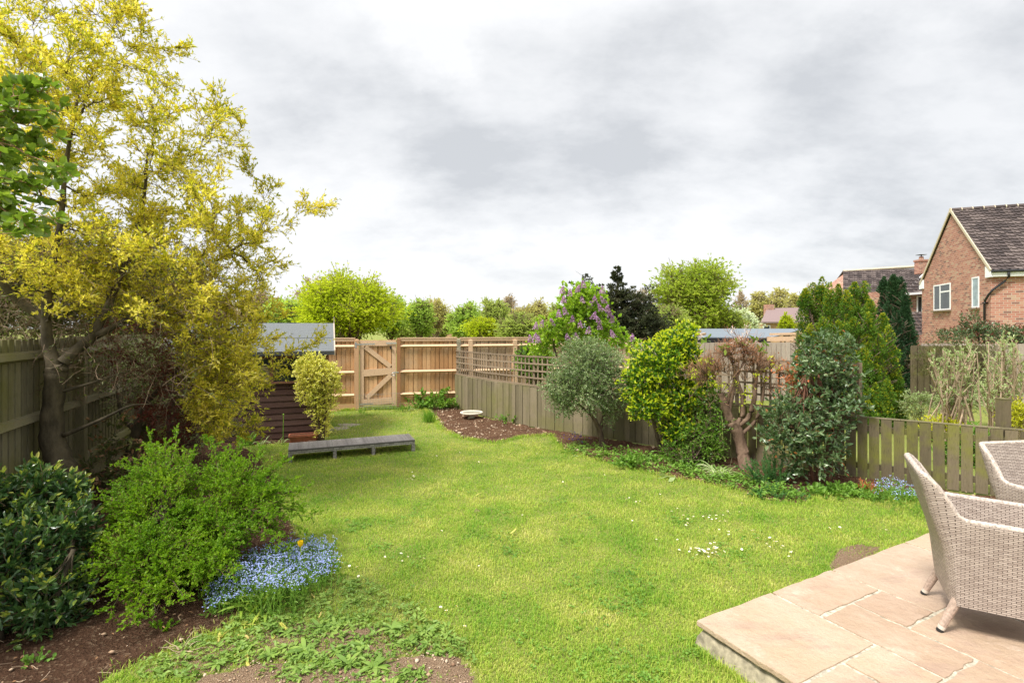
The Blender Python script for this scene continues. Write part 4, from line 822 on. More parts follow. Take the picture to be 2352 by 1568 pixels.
def make_chair(label, loc, rz):
    root = empty('wicker_chair', loc, label, 'chair', rz)
    w, yf, rc = .285, .56, .07
    # plan path (right front -> back -> left front)
    pts = []; tp = []
    for y in np.linspace(yf, rc, 16): pts.append((w, y)); tp.append(0)
    for a in np.linspace(0, PI / 2, 7)[1:]: pts.append((w - rc + rc * math.cos(a), rc - rc * math.sin(a)))
    for x in np.linspace(w - rc, -(w - rc), 15)[1:-1]: pts.append((x, 0))
    for a in np.linspace(0, PI / 2, 7): pts.append((-(w - rc) - rc * math.sin(a), rc - rc * math.cos(a)))
    for y in np.linspace(rc, yf, 16)[1:]: pts.append((-w, y))
    p = np.array(pts); n = len(p); sarc = np.concatenate([[0], np.cumsum(np.linalg.norm(np.diff(p, axis=0), axis=1))])
    yb = np.clip((p[:, 1] - .01) / .075, 0, 1); yb = yb * yb * (3 - 2 * yb); back = 1 - yb
    edge = np.clip(1 - np.abs(p[:, 0]) / w, 0, 1)
    H = .645 - .02 * (p[:, 1] / yf) + back * (.225 - .0 * edge)
    nin = np.zeros_like(p); tg = np.gradient(p, axis=0); tg /= np.linalg.norm(tg, axis=1)[:, None]; nin = np.stack([tg[:, 1], -tg[:, 0]], 1); nin = np.where(((-p + np.array((0, .28))) * nin).sum(1)[:, None] > 0, nin, -nin)
    def surf(v, inset, zb):
        z = zb + (H - zb) * v
        hz = np.clip((z - .17) / .47, 0, 1.0)
        sx = .86 + .14 * hz + .05 * np.clip((z - .6) / .25, 0, 1) * back; x = (p[:, 0] + nin[:, 0] * inset) * sx
        y = (p[:, 1] + nin[:, 1] * inset) + (1 - hz) * .05 * (back) - back * .10 * np.clip((z - .42) / .45, 0, 1) ** 1.3
        return np.stack([x, y, z], 1)
    th = .034
    rows = [surf(v, 0, .165) for v in np.linspace(0, 1, 22)]
    top = rows[-1]; tin = surf(1.0, th, .165); cen = (top + tin) / 2
    for a in np.linspace(0, PI, 6)[1:-1]:
        rows.append(cen + (top - cen) * math.cos(a) + np.array((0, 0, 1)) * th * .5 * math.sin(a))
    inner = [surf(v, th, .30) for v in np.linspace(1, 0, 16)]; rows += inner
    Rw = np.array(rows); nr = len(rows)
    # arc length in v for UV
    dv = np.concatenate([[np.zeros(n)], np.cumsum(np.linalg.norm(np.diff(Rw, axis=0), axis=2), axis=0)])
    uv = np.stack([np.broadcast_to(sarc, (nr, n)), dv], -1).reshape(-1, 2)
    idx = np.arange(nr * n).reshape(nr, n); F = np.stack([idx[:-1, :-1], idx[:-1, 1:], idx[1:, 1:], idx[1:, :-1]], -1).reshape(-1, 4)
    g = Geo(); g.add(Rw.reshape(-1, 3), F, 0, uv)
    sh = g.build('shell', M['chair'], root, True)
    # rolled rim
    g = Geo(); rim = cen + np.array((0, 0, .003)); tubes(g, rim, np.full(n, th * .50), 8)
    V = g.V[0]; g.UV[0] = np.stack([np.tile(np.arange(8) * .013, n), np.repeat(sarc, 8)], -1); g.build('rim', M['chair_rim'], root, True)
    # front ends of arms closed
    for e in (0, n - 1):
        g = Geo(); o_ = Rw[:22, e]; i_ = Rw[-16:, e][::-1]; i_ = np.stack([np.interp(np.linspace(0, 15, 22), np.arange(16), i_[:, k]) for k in range(3)], 1)
        V = np.concatenate([o_, i_]); g.add(V, np.array([[k, k + 1, 22 + k + 1, 22 + k] for k in range(21)]), 0, np.stack([np.repeat([0, .034], 22), np.tile(o_[:, 2], 2)], 1)); g.build('arm_end', M['chair'], root)
    g = Geo(); V = []
    box(g, -w + .05, .05, .36, w - .05, yf - .01, .42); g.UV[-1] = g.V[-1][:, :2].copy(); g.uv = True; g.build('seat', M['chair'], root)
    g = Geo(); box(g, -w * .9 + .01, yf - .03, .17, w * .9 - .01, yf - .012, .359); g.UV[-1] = g.V[-1][:, [0, 2]].copy(); g.uv = True; g.build('front_panel', M['chair'], root)
    for (sx, y, yo) in ((1, .085, .0), (-1, .085, 0.), (1, yf - .05, yf - .02), (-1, yf - .05, yf - .02)):
        a = np.array((sx * .215, y, .20)); b = np.array((sx * .232, yo, .0)); P = np.array([a + (b - a) * t for t in (0, .35, .7, .84)])
        g = Geo(); tubes(g, P, np.array([.024, .0215, .019, .018]), 12)
        for k in range(22): c = a + (b - a) * (k / 22 * .84); tubes(g, np.array([c, c + (b - a) * .02]), np.array([.0252 - .0065 * k / 22] * 2), 12)
        lg = g.build('leg', M['chair_leg'], root, False)
        g = Geo(); tubes(g, np.array([a + (b - a) * .84, a + (b - a) * .93]), np.array([.0195, .0178]), 12); g.build('ferrule', M['chair_tip'], lg, False)
        g = Geo(); tubes(g, np.array([a + (b - a) * .93, b]), np.array([.0186, .0175]), 12); g.build('foot', M['rubber'], lg)
make_chair('nearer cream wicker armchair at the patio edge, seen from its back and side', (2.515, 3.075, PZ), R(-120))
make_chair('farther cream wicker armchair, only its backrest and one arm showing above the nearer one', (3.60, 3.60, PZ), R(188))
# bird bath dish
g = Geo(); c = W(1083, 962)
bd = empty('bird_bath', (c[0], c[1], 0), 'shallow white stone bird bath dish on a short foot in the bare soil', 'bird bath')
g = Geo(); lathe(g, [(0, .125), (.17, .128), (.205, .136), (.222, .142), (.232, .136), (.228, .118), (.15, .088), (.07, .075), (0, .075)], 40); g.build('dish', M['stone_white'], bd, True)
g = Geo(); lathe(g, [(0, .08), (.055, .08), (.05, .055), (.075, .02), (.085, -.01), (0, -.01)], 24); g.build('foot', M['stone_white'], bd, True)
g = Geo(); lathe(g, [(0, .1315), (.185, .1315)], 40); g.build('water', M['water'], bd)
# trough
tr = empty('planter_trough', (*W(697, 1014)[:2], 0), 'terracotta trough planter against the shed wall behind the variegated bush', 'planter', R(20))
g = Geo(); L, Wd, H = .42, .15, .125
V = [(-L / 2 * .92, -Wd / 2 * .85, 0), (L / 2 * .92, -Wd / 2 * .85, 0), (L / 2 * .92, Wd / 2 * .85, 0), (-L / 2 * .92, Wd / 2 * .85, 0), (-L / 2, -Wd / 2, H - .03), (L / 2, -Wd / 2, H - .03), (L / 2, Wd / 2, H - .03), (-L / 2, Wd / 2, H - .03)]; g.add(V, BF); g.build('pot', M['terracotta'], tr)
g = Geo(); e = .012
for (x0, y0, x1, y1) in ((-L / 2 - e, -Wd / 2 - e, L / 2 + e, -Wd / 2 + e), (-L / 2 - e, Wd / 2 - e, L / 2 + e, Wd / 2 + e), (-L / 2 - e, -Wd / 2 + e, -L / 2 + e, Wd / 2 - e), (L / 2 - e, -Wd / 2 + e, L / 2 + e, Wd / 2 - e)): box(g, x0, y0, H - .031, x1, y1, H)
g.build('rim', M['terracotta'], tr)
g = Geo(); box(g, -L / 2 + e, -Wd / 2 + e, H - .035, L / 2 - e, Wd / 2 - e, H - .012); g.build('soil_fill', M['soil_dark'], tr)

# ------------------------------------------------------------------ vegetation builders
def plant(name, label, cat, base, seed, trunks, blobs, n, SL, per, leaf, mats, twigr=.003, shell=.4, up=.25, noise=.5, tpl='q', droop=.02, wob=.15, tipm=None, tipt=.8, S=5, sides=3, spread=.9, inset=.8, bark='bark', tmat='twig', limbs=24, limbr=.012, lup=.3, fill=0, group=None, hub=None, nup=.8):
    rng = np.random.default_rng(seed); base = np.array(base, float); root = empty(name, tuple(base), label, cat, 0, group)
    g = Geo()
    for (P, Rr) in trunks:
        P = np.asarray(P, float); Rr = np.asarray(Rr, float); t = np.linspace(0, 1, len(P)); tt = np.linspace(0, 1, len(P) * 3); P2 = np.stack([np.interp(tt, t, P[:, k]) for k in range(3)], 1)
        for _ in range(1): P2[1:-1] = (P2[:-2] + 2 * P2[1:-1] + P2[2:]) / 4
        tubes(g, P2 + rng.normal(size=P2.shape) * np.interp(tt, t, Rr)[:, None] * .06, np.interp(tt, t, Rr) * rng.uniform(.93, 1.07, len(tt)), 9)
    O, Dr = blob_shoots(rng, blobs, n, shell, up, noise, inset)
    if hub is None: hub = np.asarray(trunks[0][0][-1], float) if trunks else base + (0, 0, .1)
    hubs = np.array([np.asarray(P[-1], float) for P, _ in trunks]) if trunks else hub[None]
    if limbs:
        sel = rng.choice(n, min(limbs, n), replace=False); 
        for k in sel:
            h = hubs[np.argmin(np.linalg.norm(hubs - O[k], axis=1))]; d = O[k] - h; P = curve(h, O[k], (0, 0, -.08 * np.linalg.norm(d)), 6, .03 * np.linalg.norm(d), rng); tubes(g, P, np.linspace(limbr, limbr * .3, 6), 5)
    if g.n: world_child(g, 'trunk' if trunks else 'branches', M[bark], root, True)
    g = Geo(); P = grow(rng, O, Dr, SL * rng.uniform(.6, 1.25, n), S, droop, wob)
    if twigr: tubes(g, P, np.broadcast_to(np.linspace(twigr, twigr * .4, S), (n, S)), sides, len(mats), cap=False)
    dress(g, rng, P, per, leaf[0], leaf[1], tpl, 0, tipm=tipm, tipt=tipt, spread=spread, up=lup, nup=nup)
    if fill:
        Of, Df = blob_shoots(rng, blobs, fill, .8, 0, 1, .7); leaves(g, Of, Df, rng.normal(size=Of.shape), leaf[0] * 1.2, leaf[1] * 1.2, tpl, 0)
    world_child(g, 'crown', [M[m] for m in mats] + [M[tmat]], root)
    return root, g, rng
def tree_far(name, label, x, ytop, Y, rx, mat, seed, kind='round', nl=6000, lsz=.35, ybase=None, twig='twig', dens=1.0, trunkr=.22, clumps=90, asp=1.0):
    """background tree: trunk, limbs to leaf clumps, leaves scattered round the clumps"""
    rng = np.random.default_rng(seed); s = Y / 1176; top = CAMH + (753 - ytop) * s; bx = (x - 1176) * s; r = rx * s
    base = np.array((bx, Y, 0.)); root = empty(name, tuple(base), label, 'tree'); zc0 = max(.8, top - 2 * r * 1.25) if kind != 'tall' else top * .3; zc0 = min(zc0, top * .45)
    cz = (top + zc0) / 2; rz = (top - zc0) / 2
    n = clumps; d = norm(rng.normal(size=(n, 3))); u = rng.uniform(.15, 1, n) ** .45
    ph = rng.uniform(0, 6, 4); mod = .86 + .13 * np.sin(3 * np.arctan2(d[:, 2], d[:, 0]) + ph[0]) + .10 * np.sin(7 * np.arctan2(d[:, 2], d[:, 0]) + ph[1]); cl = np.array((bx, Y, cz)) + d * (u * mod)[:, None] * np.array((r, r * .8, rz)) * .93
    if kind in ('tall', 'weeping'): h = (cl[:, 2] - zc0) / (top - zc0); cl[:, 0] = bx + (cl[:, 0] - bx) * (1.15 - .75 * h)
    g = Geo(); hp = np.array((bx, Y, zc0 + (top - zc0) * .25)); P = curve(base, (bx + r * .05, Y, top * .93), (r * .04, 0, 0), 9, r * .02, rng); tubes(g, P, np.linspace(trunkr, trunkr * .12, 9), 7)
    for c in cl:
        t = np.clip((c[2] - zc0) / (top - zc0) * .7, .15, .85); o = P[int(t * 8)]; Q = curve(o, c, (0, 0, -.06 * np.linalg.norm(c - o)), 6, .05 * np.linalg.norm(c - o), rng); tubes(g, Q, np.linspace(trunkr * .28, trunkr * .05, 6), 4, cap=False)
    world_child(g, 'trunk', M[twig], root, True)
    g = Geo(); wk = rng.gamma(1.5, 1, n); k = rng.choice(n, nl, p=wk / wk.sum()); cr = r * .17 * asp * (90 / n) ** .33; off = rng.normal(size=(nl, 3)) * cr * np.array((1, 1, .6)) * (.5 + .6 * (wk / wk.mean()) ** .33)[k][:, None]
    if kind == 'weeping': off[:, 2] -= rng.exponential(.5, nl) * r * .35; off[:, 2] *= 1.2
    nl_ = int(nl * .72); k = k[:nl_]; off = off[:nl_]; nl = nl_; lsz *= .88; p = cl[k] + off
    F = norm(off / cr + rng.normal(size=(nl, 3)) * .7 + np.array((0, 0, -.6 if kind == 'weeping' else .2))); leaves(g, p, F, rng.normal(size=(nl, 3)) * .5 + np.array((0, 0, .8)), lsz * rng.uniform(.6, 1.2, nl), lsz * .62, 'clump' if kind != 'weeping' else 'q', 0)
    ms = 220; ks = rng.integers(0, n, ms); dS = norm(cl[ks] - np.array((bx, Y, cz)) + np.array((0, 0, r * .3))); Sh = grow(rng, cl[ks], dS + rng.normal(size=(ms, 3)) * .35, r * .42 * rng.uniform(.5, 1.2, ms), 5, .25 if kind == 'weeping' else 0, .1)
    if kind != 'weeping' or True: dress(g, rng, Sh, 12, lsz * .8, lsz * .5, 'q', 0, t0=.2); tubes(g, Sh, np.full((ms, 5), max(.012, s * .35)), 3, 1, cap=False)
    m_ = min(2400, int(nl * .45)); kk = rng.integers(0, n, m_); tw = grow(rng, cl[kk] + rng.normal(size=(m_, 3)) * cr * .5, rng.normal(size=(m_, 3)) + np.array((0, 0, -.8 if kind == 'weeping' else .6)), cr * 1.6 * rng.uniform(.5, 1.3, m_), 4, .2 if kind == 'weeping' else 0, .2)
    tubes(g, tw, np.full((m_, 4), max(.012, s * .35)), 3, 1, cap=False)
    world_child(g, 'crown', [M[mat], M[twig]], root); return root

# ---- trees beyond the garden
TF = tree_far
TF('round_tree', 'large round yellow-green tree rising behind the tan fence and shed', 800, 630, 38, 112, 't_lime', 21, nl=26000, lsz=.30, trunkr=.3, clumps=170)
TF('bare_tree', 'half-bare buff tree just left of and behind the big yellow-green one', 722, 640, 52, 42, 't_buff', 22, nl=3600, lsz=.22, clumps=80, twig='twig_pale')
TF('green_tree', 'fresh green tree seen between yellow leaves and the buff tree', 655, 676, 48, 42, 't_green', 23, nl=6000, lsz=.3)
TF('bare_tree', 'buff budding tree showing through the yellow foliage over the shed', 598, 655, 50, 46, 't_buff', 24, nl=5000, lsz=.26, clumps=90)
TF('bare_tree', 'pale buff tree behind the thick of the yellow foliage, far left', 480, 670, 52, 60, 't_buff', 124, nl=5000, lsz=.26, clumps=90)
TF('green_tree', 'bright green tree half hidden by the right side of the big yellow-green tree', 898, 680, 46, 42, 't_green', 25, nl=7000, lsz=.28)
TF('green_tree', 'slim bright green tree standing alone over the right-hand gate post', 962, 684, 42, 34, 't_green', 26, nl=5200, lsz=.24, clumps=60)
TF('birch_tree', 'small drooping pale birch right of the slim green tree', 1000, 682, 46, 34, 't_pale', 27, nl=3800, lsz=.22, clumps=60, twig='twig_pale')
TF('green_tree', 'dense mid green tree with flat top above the middle fence panel', 1066, 700, 40, 36, 't_green', 28, nl=8000, lsz=.26)
TF('green_tree', 'taller green tree second from the right of the row over the fence', 1132, 686, 44, 36, 't_mid', 29, nl=7000, lsz=.26)
TF('birch_tree', 'thin nearly leafless grey birch poking above the row of green trees', 1166, 674, 50, 24, 't_buff', 30, nl=1500, lsz=.18, kind='weeping', twig='twig_grey')
TF('pale_tree', 'pale yellow-green tree next to the lilac, right end of the row', 1222, 692, 42, 44, 't_pale', 31, nl=8000, lsz=.24)
TF('low_tree', 'low olive green tree in front of the pale one, over the grey fence posts', 1190, 726, 34, 48, 't_mid', 32, nl=6500, lsz=.22)
TF('low_tree', 'low lime tree just above the fence between the flat-topped and thin trees', 1110, 732, 36, 36, 't_lime', 33, nl=4000, lsz=.22)
TF('low_tree', 'low olive tree in the gap left of the tiny far house', 1010, 740, 50, 24, 't_mid', 133, nl=2500, lsz=.24)
TF('sycamore_tree', 'big open fresh green sycamore standing over the garage roof', 1592, 588, 33, 92, 't_syc', 34, nl=17000, lsz=.27, trunkr=.25, clumps=150)
TF('bare_tree', 'leafless brown saplings between dark conifer and sycamore', 1478, 655, 30, 45, 't_buff', 35, nl=250, lsz=.1, kind='tall', twig='twig_grey', clumps=45, trunkr=.07)
TF('olive_bush', 'loose olive green bush at the sycamore foot, left side', 1530, 700, 26, 50, 't_mid', 36, nl=7000, lsz=.18)
TF('olive_bush', 'olive brown bush right of the sycamore, over the garage roof', 1660, 700, 34, 48, 't_mid', 37, nl=7000, lsz=.22)
TF('blossom_bush', 'whitish blossoming bush left of the distant chimneyed house', 1705, 712, 40, 34, 't_white', 38, nl=6000, lsz=.24)
TF('birch_tree', 'golden drooping birch left of the distant chimney', 1742, 665, 75, 28, 't_pale', 39, nl=2200, lsz=.4, kind='weeping', twig='twig_grey')
TF('birch_tree', 'tallest golden drooping birch above the distant roof', 1786, 656, 75, 34, 't_pale', 40, nl=2600, lsz=.4, kind='weeping', twig='twig_grey')
TF('birch_tree', 'golden birch touching the left edge of the golden conifers', 1826, 672, 70, 24, 't_pale', 41, nl=1800, lsz=.38, kind='weeping', twig='twig_grey')
TF('bare_tree', 'thin leafless tree peeping over the top left of the golden conifers', 1878, 642, 60, 38, 't_buff', 42, nl=500, lsz=.2, kind='tall', twig='twig_grey', trunkr=.1)
TF('bare_tree', 'thin leafless tree between sycamore and golden birches', 1700, 665, 60, 24, 't_buff', 43, nl=300, lsz=.2, kind='tall', twig='twig_grey', trunkr=.1)
TF('young_tree', 'small lime sapling in front of the distant buff house', 1808, 722, 40, 16, 't_lime', 44, nl=900, lsz=.2)
TF('pale_tree', 'far pale tree behind the lilac bush tip', 1290, 705, 45, 40, 't_mid', 45, nl=4500, lsz=.25)
for k, (x, y, Y, rx, m, lb) in enumerate([(930, 742, 60, 40, 't_mid', 'low olive thicket on the horizon between the big yellow-green tree and the slim green tree'), (975, 748, 64, 30, 't_green', 'low green thicket on the horizon under the slim green tree'), (1090, 742, 58, 40, 't_mid', 'low olive thicket behind the flat-topped tree'), (1250, 735, 55, 50, 't_green', 'green thicket filling the horizon left of the lilac'), (1560, 735, 55, 60, 't_mid', 'olive thicket on the horizon below the sycamore'), (1690, 742, 62, 50, 't_pale', 'pale thicket on the horizon behind the blossoming bush'), (1150, 745, 70, 60, 't_green', 'green thicket on the horizon below the thin grey birch'), (1880, 735, 62, 60, 't_mid', 'olive thicket on the horizon behind the golden conifers'), (690, 735, 60, 70, 't_mid', 'olive thicket on the horizon behind the shed roof'), (560, 730, 60, 80, 't_green', 'green thicket on the horizon behind the yellow foliage')]):
    TF('thicket', lb, x, y, Y, rx, m, 400 + k, nl=3500, lsz=.4, trunkr=.08, clumps=70)
# dark tangle beyond the left fence
for k, (x, y, Y, rx, ry, lb) in enumerate([(-20, 660, 7.0, 150, 140, 'dark overgrown hedge above the left fence, at the picture edge'), (190, 670, 8.2, 150, 130, 'dark overgrown hedge above the left fence, behind the trunk fork'), (380, 700, 9.5, 130, 110, 'dull green hedge beyond the left fence, nearest the shed')]):
    b = D(x, y, Y); base = (b[0] - .9, b[1] + .4, 0)
    plant('hedge', lb, 'hedge', base, 50 + k, [(curve(base, b - (0.6, 0, .5)), np.linspace(.06, .03, 8))], [(b + np.array((-.5, .2, 0)), np.array((rx * Y / 1176, .5, ry * Y / 1176)))], 1500, .35, 16, (.06, .026), ['darkleaf'], twigr=.004, shell=.4, tmat='twig', limbs=20)

# ---- conifers
def spire_conifer(name, label, base, spires, seed, mats, nl, lsz=.045, cat='conifer'):
    rng = np.random.default_rng(seed); root = empty(name, (base[0], base[1], 0), label, cat); g = Geo(); t = Geo()
    tot = sum(r * h for (_, _, r, h, _) in spires)
    for (x, y, r, zt, zb) in spires:
        npl = int(30 * r * zt / .7) + 8; hp = rng.uniform(0, .95, npl) ** .9; hp[0] = .97; ap = rng.uniform(0, 2 * PI, npl)
        rp = r * np.clip((1.02 - hp) / .8, 0.02, 1) ** .8 * np.clip(hp * 5 + .5, 0, 1) * rng.uniform(.55, .95, npl)
        pl = rng.uniform(.28, .55, npl) * (1.05 - .35 * hp); pw = rng.uniform(.085, .15, npl); n = int(nl * r * zt / tot); k = rng.integers(0, npl, n); h = rng.uniform(0, 1, n)
        a = rng.uniform(0, 2 * PI, n); rr = pw[k] * np.sin(np.clip(h * .85 + .12, 0, 1) * PI) ** .7 * (1.1 - .7 * h) * rng.uniform(.3, 1.15, n) ** .6; out_ = np.stack([np.cos(ap), np.sin(ap)], 1)[k]
        P = np.stack([x + rp[k] * out_[:, 0] + rr * np.cos(a) - out_[:, 0] * .03 * h, y + rp[k] * out_[:, 1] + rr * np.sin(a) - out_[:, 1] * .03 * h, zb + (zt - zb - .1) * hp[k] + (h - .35) * pl[k]], 1)
        F = np.stack([np.cos(a) * .6, np.sin(a) * .6, np.full(n, 1.0)], 1) + rng.normal(size=(n, 3)) * .35
        Nn = np.stack([np.cos(a), np.sin(a), np.full(n, .3)], 1) + rng.normal(size=(n, 3)) * .5
        gp = rng.uniform(.25, 1, npl)[k]
        gold = (rng.uniform(0, 1, n) < np.clip(h * 1.3 - .45, 0, 1) * gp * 1.1) if len(mats) > 1 else np.zeros(n, bool); Ls = lsz * rng.uniform(.6, 1.2, n)
        leaves(g, P[~gold], F[~gold], Nn[~gold], Ls[~gold], Ls[~gold] * .8, 'clump', 0)
        if gold.any(): leaves(g, P[gold], F[gold], Nn[gold], Ls[gold], Ls[gold] * .8, 'clump', 1)
        tubes(t, curve((base[0] + (x - base[0]) * .3, base[1] + (y - base[1]) * .3, 0), (x, y, zt * .94), n=6), np.linspace(.05, .01, 6), 6)
        # dark inner core of dead twigs so that light does not leak through
        P2 = grow(rng, np.repeat(np.array([[x, y, 0]]), 60, 0) + np.stack([np.zeros(60), np.zeros(60), rng.uniform(zb, zt * .9, 60)], 1), np.stack([*(rng.normal(size=(2, 60))), np.full(60, 1.2)], 1), r * 1.1, 4); tubes(t, P2, np.full((60, 4), .006), 3, cap=False)
    world_child(t, 'trunk', M['bark'], root); world_child(g, 'crown', [M[m] for m in mats], root)
def spx(x, ytop, Y, rpx, zb=.05): s = Y / 1176; return ((x - 1176) * s, Y, rpx * s, CAMH + (753 - ytop) * s, zb)
spire_conifer('golden_conifer', 'broad golden green conifer with many upright plumes beyond the low fence', (6.7, 9.9), [spx(1850, 665, 10.2, 30), spx(1868, 648, 10.4, 26), spx(1888, 642, 10.3, 24), spx(1905, 660, 9.9, 26), spx(1925, 655, 10.5, 28), spx(1945, 672, 9.8, 28), spx(1963, 650, 10.2, 28), spx(1985, 645, 10.3, 26), spx(1998, 690, 9.9, 26),
    spx(2028, 720, 9.7, 30), spx(2042, 760, 9.5, 28), spx(2052, 830, 9.4, 26), spx(1995, 720, 9.3, 34), spx(1960, 730, 9.3, 34), spx(1925, 740, 9.4, 34), spx(1890, 730, 9.5, 34), spx(1862, 750, 9.6, 34), spx(1842, 770, 9.8, 26), spx(2020, 780, 9.15, 36), spx(1985, 800, 9.1, 36)], 60, ['conifer', 'conifer_gold'], 120000, .038)
spire_conifer('dark_conifer', 'tall dark green conifer right behind the golden one, beside the big house', (10.2, 13.6), [spx(2052, 628, 13.5, 30), spx(2030, 638, 13.8, 24), spx(2078, 672, 13.2, 30), spx(2068, 640, 13.9, 22), spx(2088, 740, 13.0, 28), spx(2060, 720, 12.9, 30), spx(2092, 800, 12.8, 24), spx(2070, 830, 12.7, 26), spx(2040, 700, 13.4, 24)], 61, ['conifer_dark'], 60000, .048)
def lay_conifer():
    rng = np.random.default_rng(62); Y = 14.; root = empty('dark_conifer', (*D(1420, 753, Y)[:2], 0), 'dark pointed conifer with spreading tiers behind the lilac', 'conifer'); g = Geo(); t = Geo()
    tip = D(1418, 612, Y); base = np.array((tip[0], Y, 0)); tubes(t, curve(base, tip, n=10), np.linspace(.10, .012, 10), 7)
    n = 170; z = tip[2] - .03 - (tip[2] - .5) * rng.uniform(0, 1, n) ** 1.15; h = (tip[2] - z) / 1.75; L = np.clip(h * .62 + .05, .06, .62) * rng.uniform(.65, 1.15, n); a = rng.uniform(0, 2 * PI, n)
    O = np.stack([np.full(n, tip[0]), np.full(n, Y), z], 1); P = grow(rng, O, np.stack([np.cos(a), np.sin(a), np.full(n, .35)], 1), L, 6, -.02, .08)
    # spreading masses to the right and left
    Pm = []
    for (x, y, rx, ry, k) in [(1480, 740, 48, 45, 110), (1440, 700, 30, 40, 60), (1500, 770, 35, 30, 60), (1400, 720, 30, 40, 50), (1465, 690, 30, 22, 30), (1350, 680, 40, 50, 60)]:
        O2, D2 = blob_shoots(rng, [pb(x, y, Y, rx, ry)], k, .5, .0, .5, .8); D2[:, 2] *= .4; Pm.append(grow(rng, O2, D2, .32, 6, .0, .1))
        for j in range(6): tubes(t, curve((tip[0], Y, 1.2), O2[j], (0, 0, .1), 6), np.linspace(.03, .008, 6), 5)
    # long drooping leaders
    lead = [grow(rng, D(1385, 670, Y)[None], (D(1322, 622, Y) - D(1385, 670, Y))[None], .95, 6, .04, .05), grow(rng, D(1395, 690, Y)[None], (D(1300, 645, Y) - D(1395, 690, Y))[None], .9, 6, .04, .05), grow(rng, D(1450, 700, Y)[None], (D(1500, 658, Y) - D(1450, 700, Y))[None], .85, 6, .0, .05), grow(rng, D(1470, 710, Y)[None], (D(1505, 668, Y) - D(1470, 710, Y))[None], .5, 6, .0, .05)]
    P = np.concatenate([P] + Pm + lead); N = len(P); tubes(t, P, np.broadcast_to(np.linspace(.012, .003, 6), (N, 6)), 3, cap=False)
    # side sprays on each branch
    k = 11; tt = rng.uniform(.15, 1, (N, k)); p, T = along(P, tt); p = p.reshape(-1, 3); T = T.reshape(-1, 3); side = norm(np.cross(T, [0, 0, 1.])) * rng.choice([-1, 1], len(p))[:, None]
    Q = grow(rng, p, T * .7 + side * .8 + rng.normal(size=p.shape) * .2, (.13 * (1.15 - tt.ravel()) + .03) * np.clip((tip[2] - p[:, 2]) * 1.6, .3, 1), 4, .1, .1); dress(g, rng, Q, 7, .05, .022, 'clump', 0, t0=0, spread=.5, up=-.05); dress(g, rng, Q, 2, .05, .022, 'clump', 1, t0=.5, spread=.5)
    world_child(t, 'trunk', M['bark_dark'], root); world_child(g, 'crown', [M['conifer_blue'], M['conifer_blue']], root)
lay_conifer()

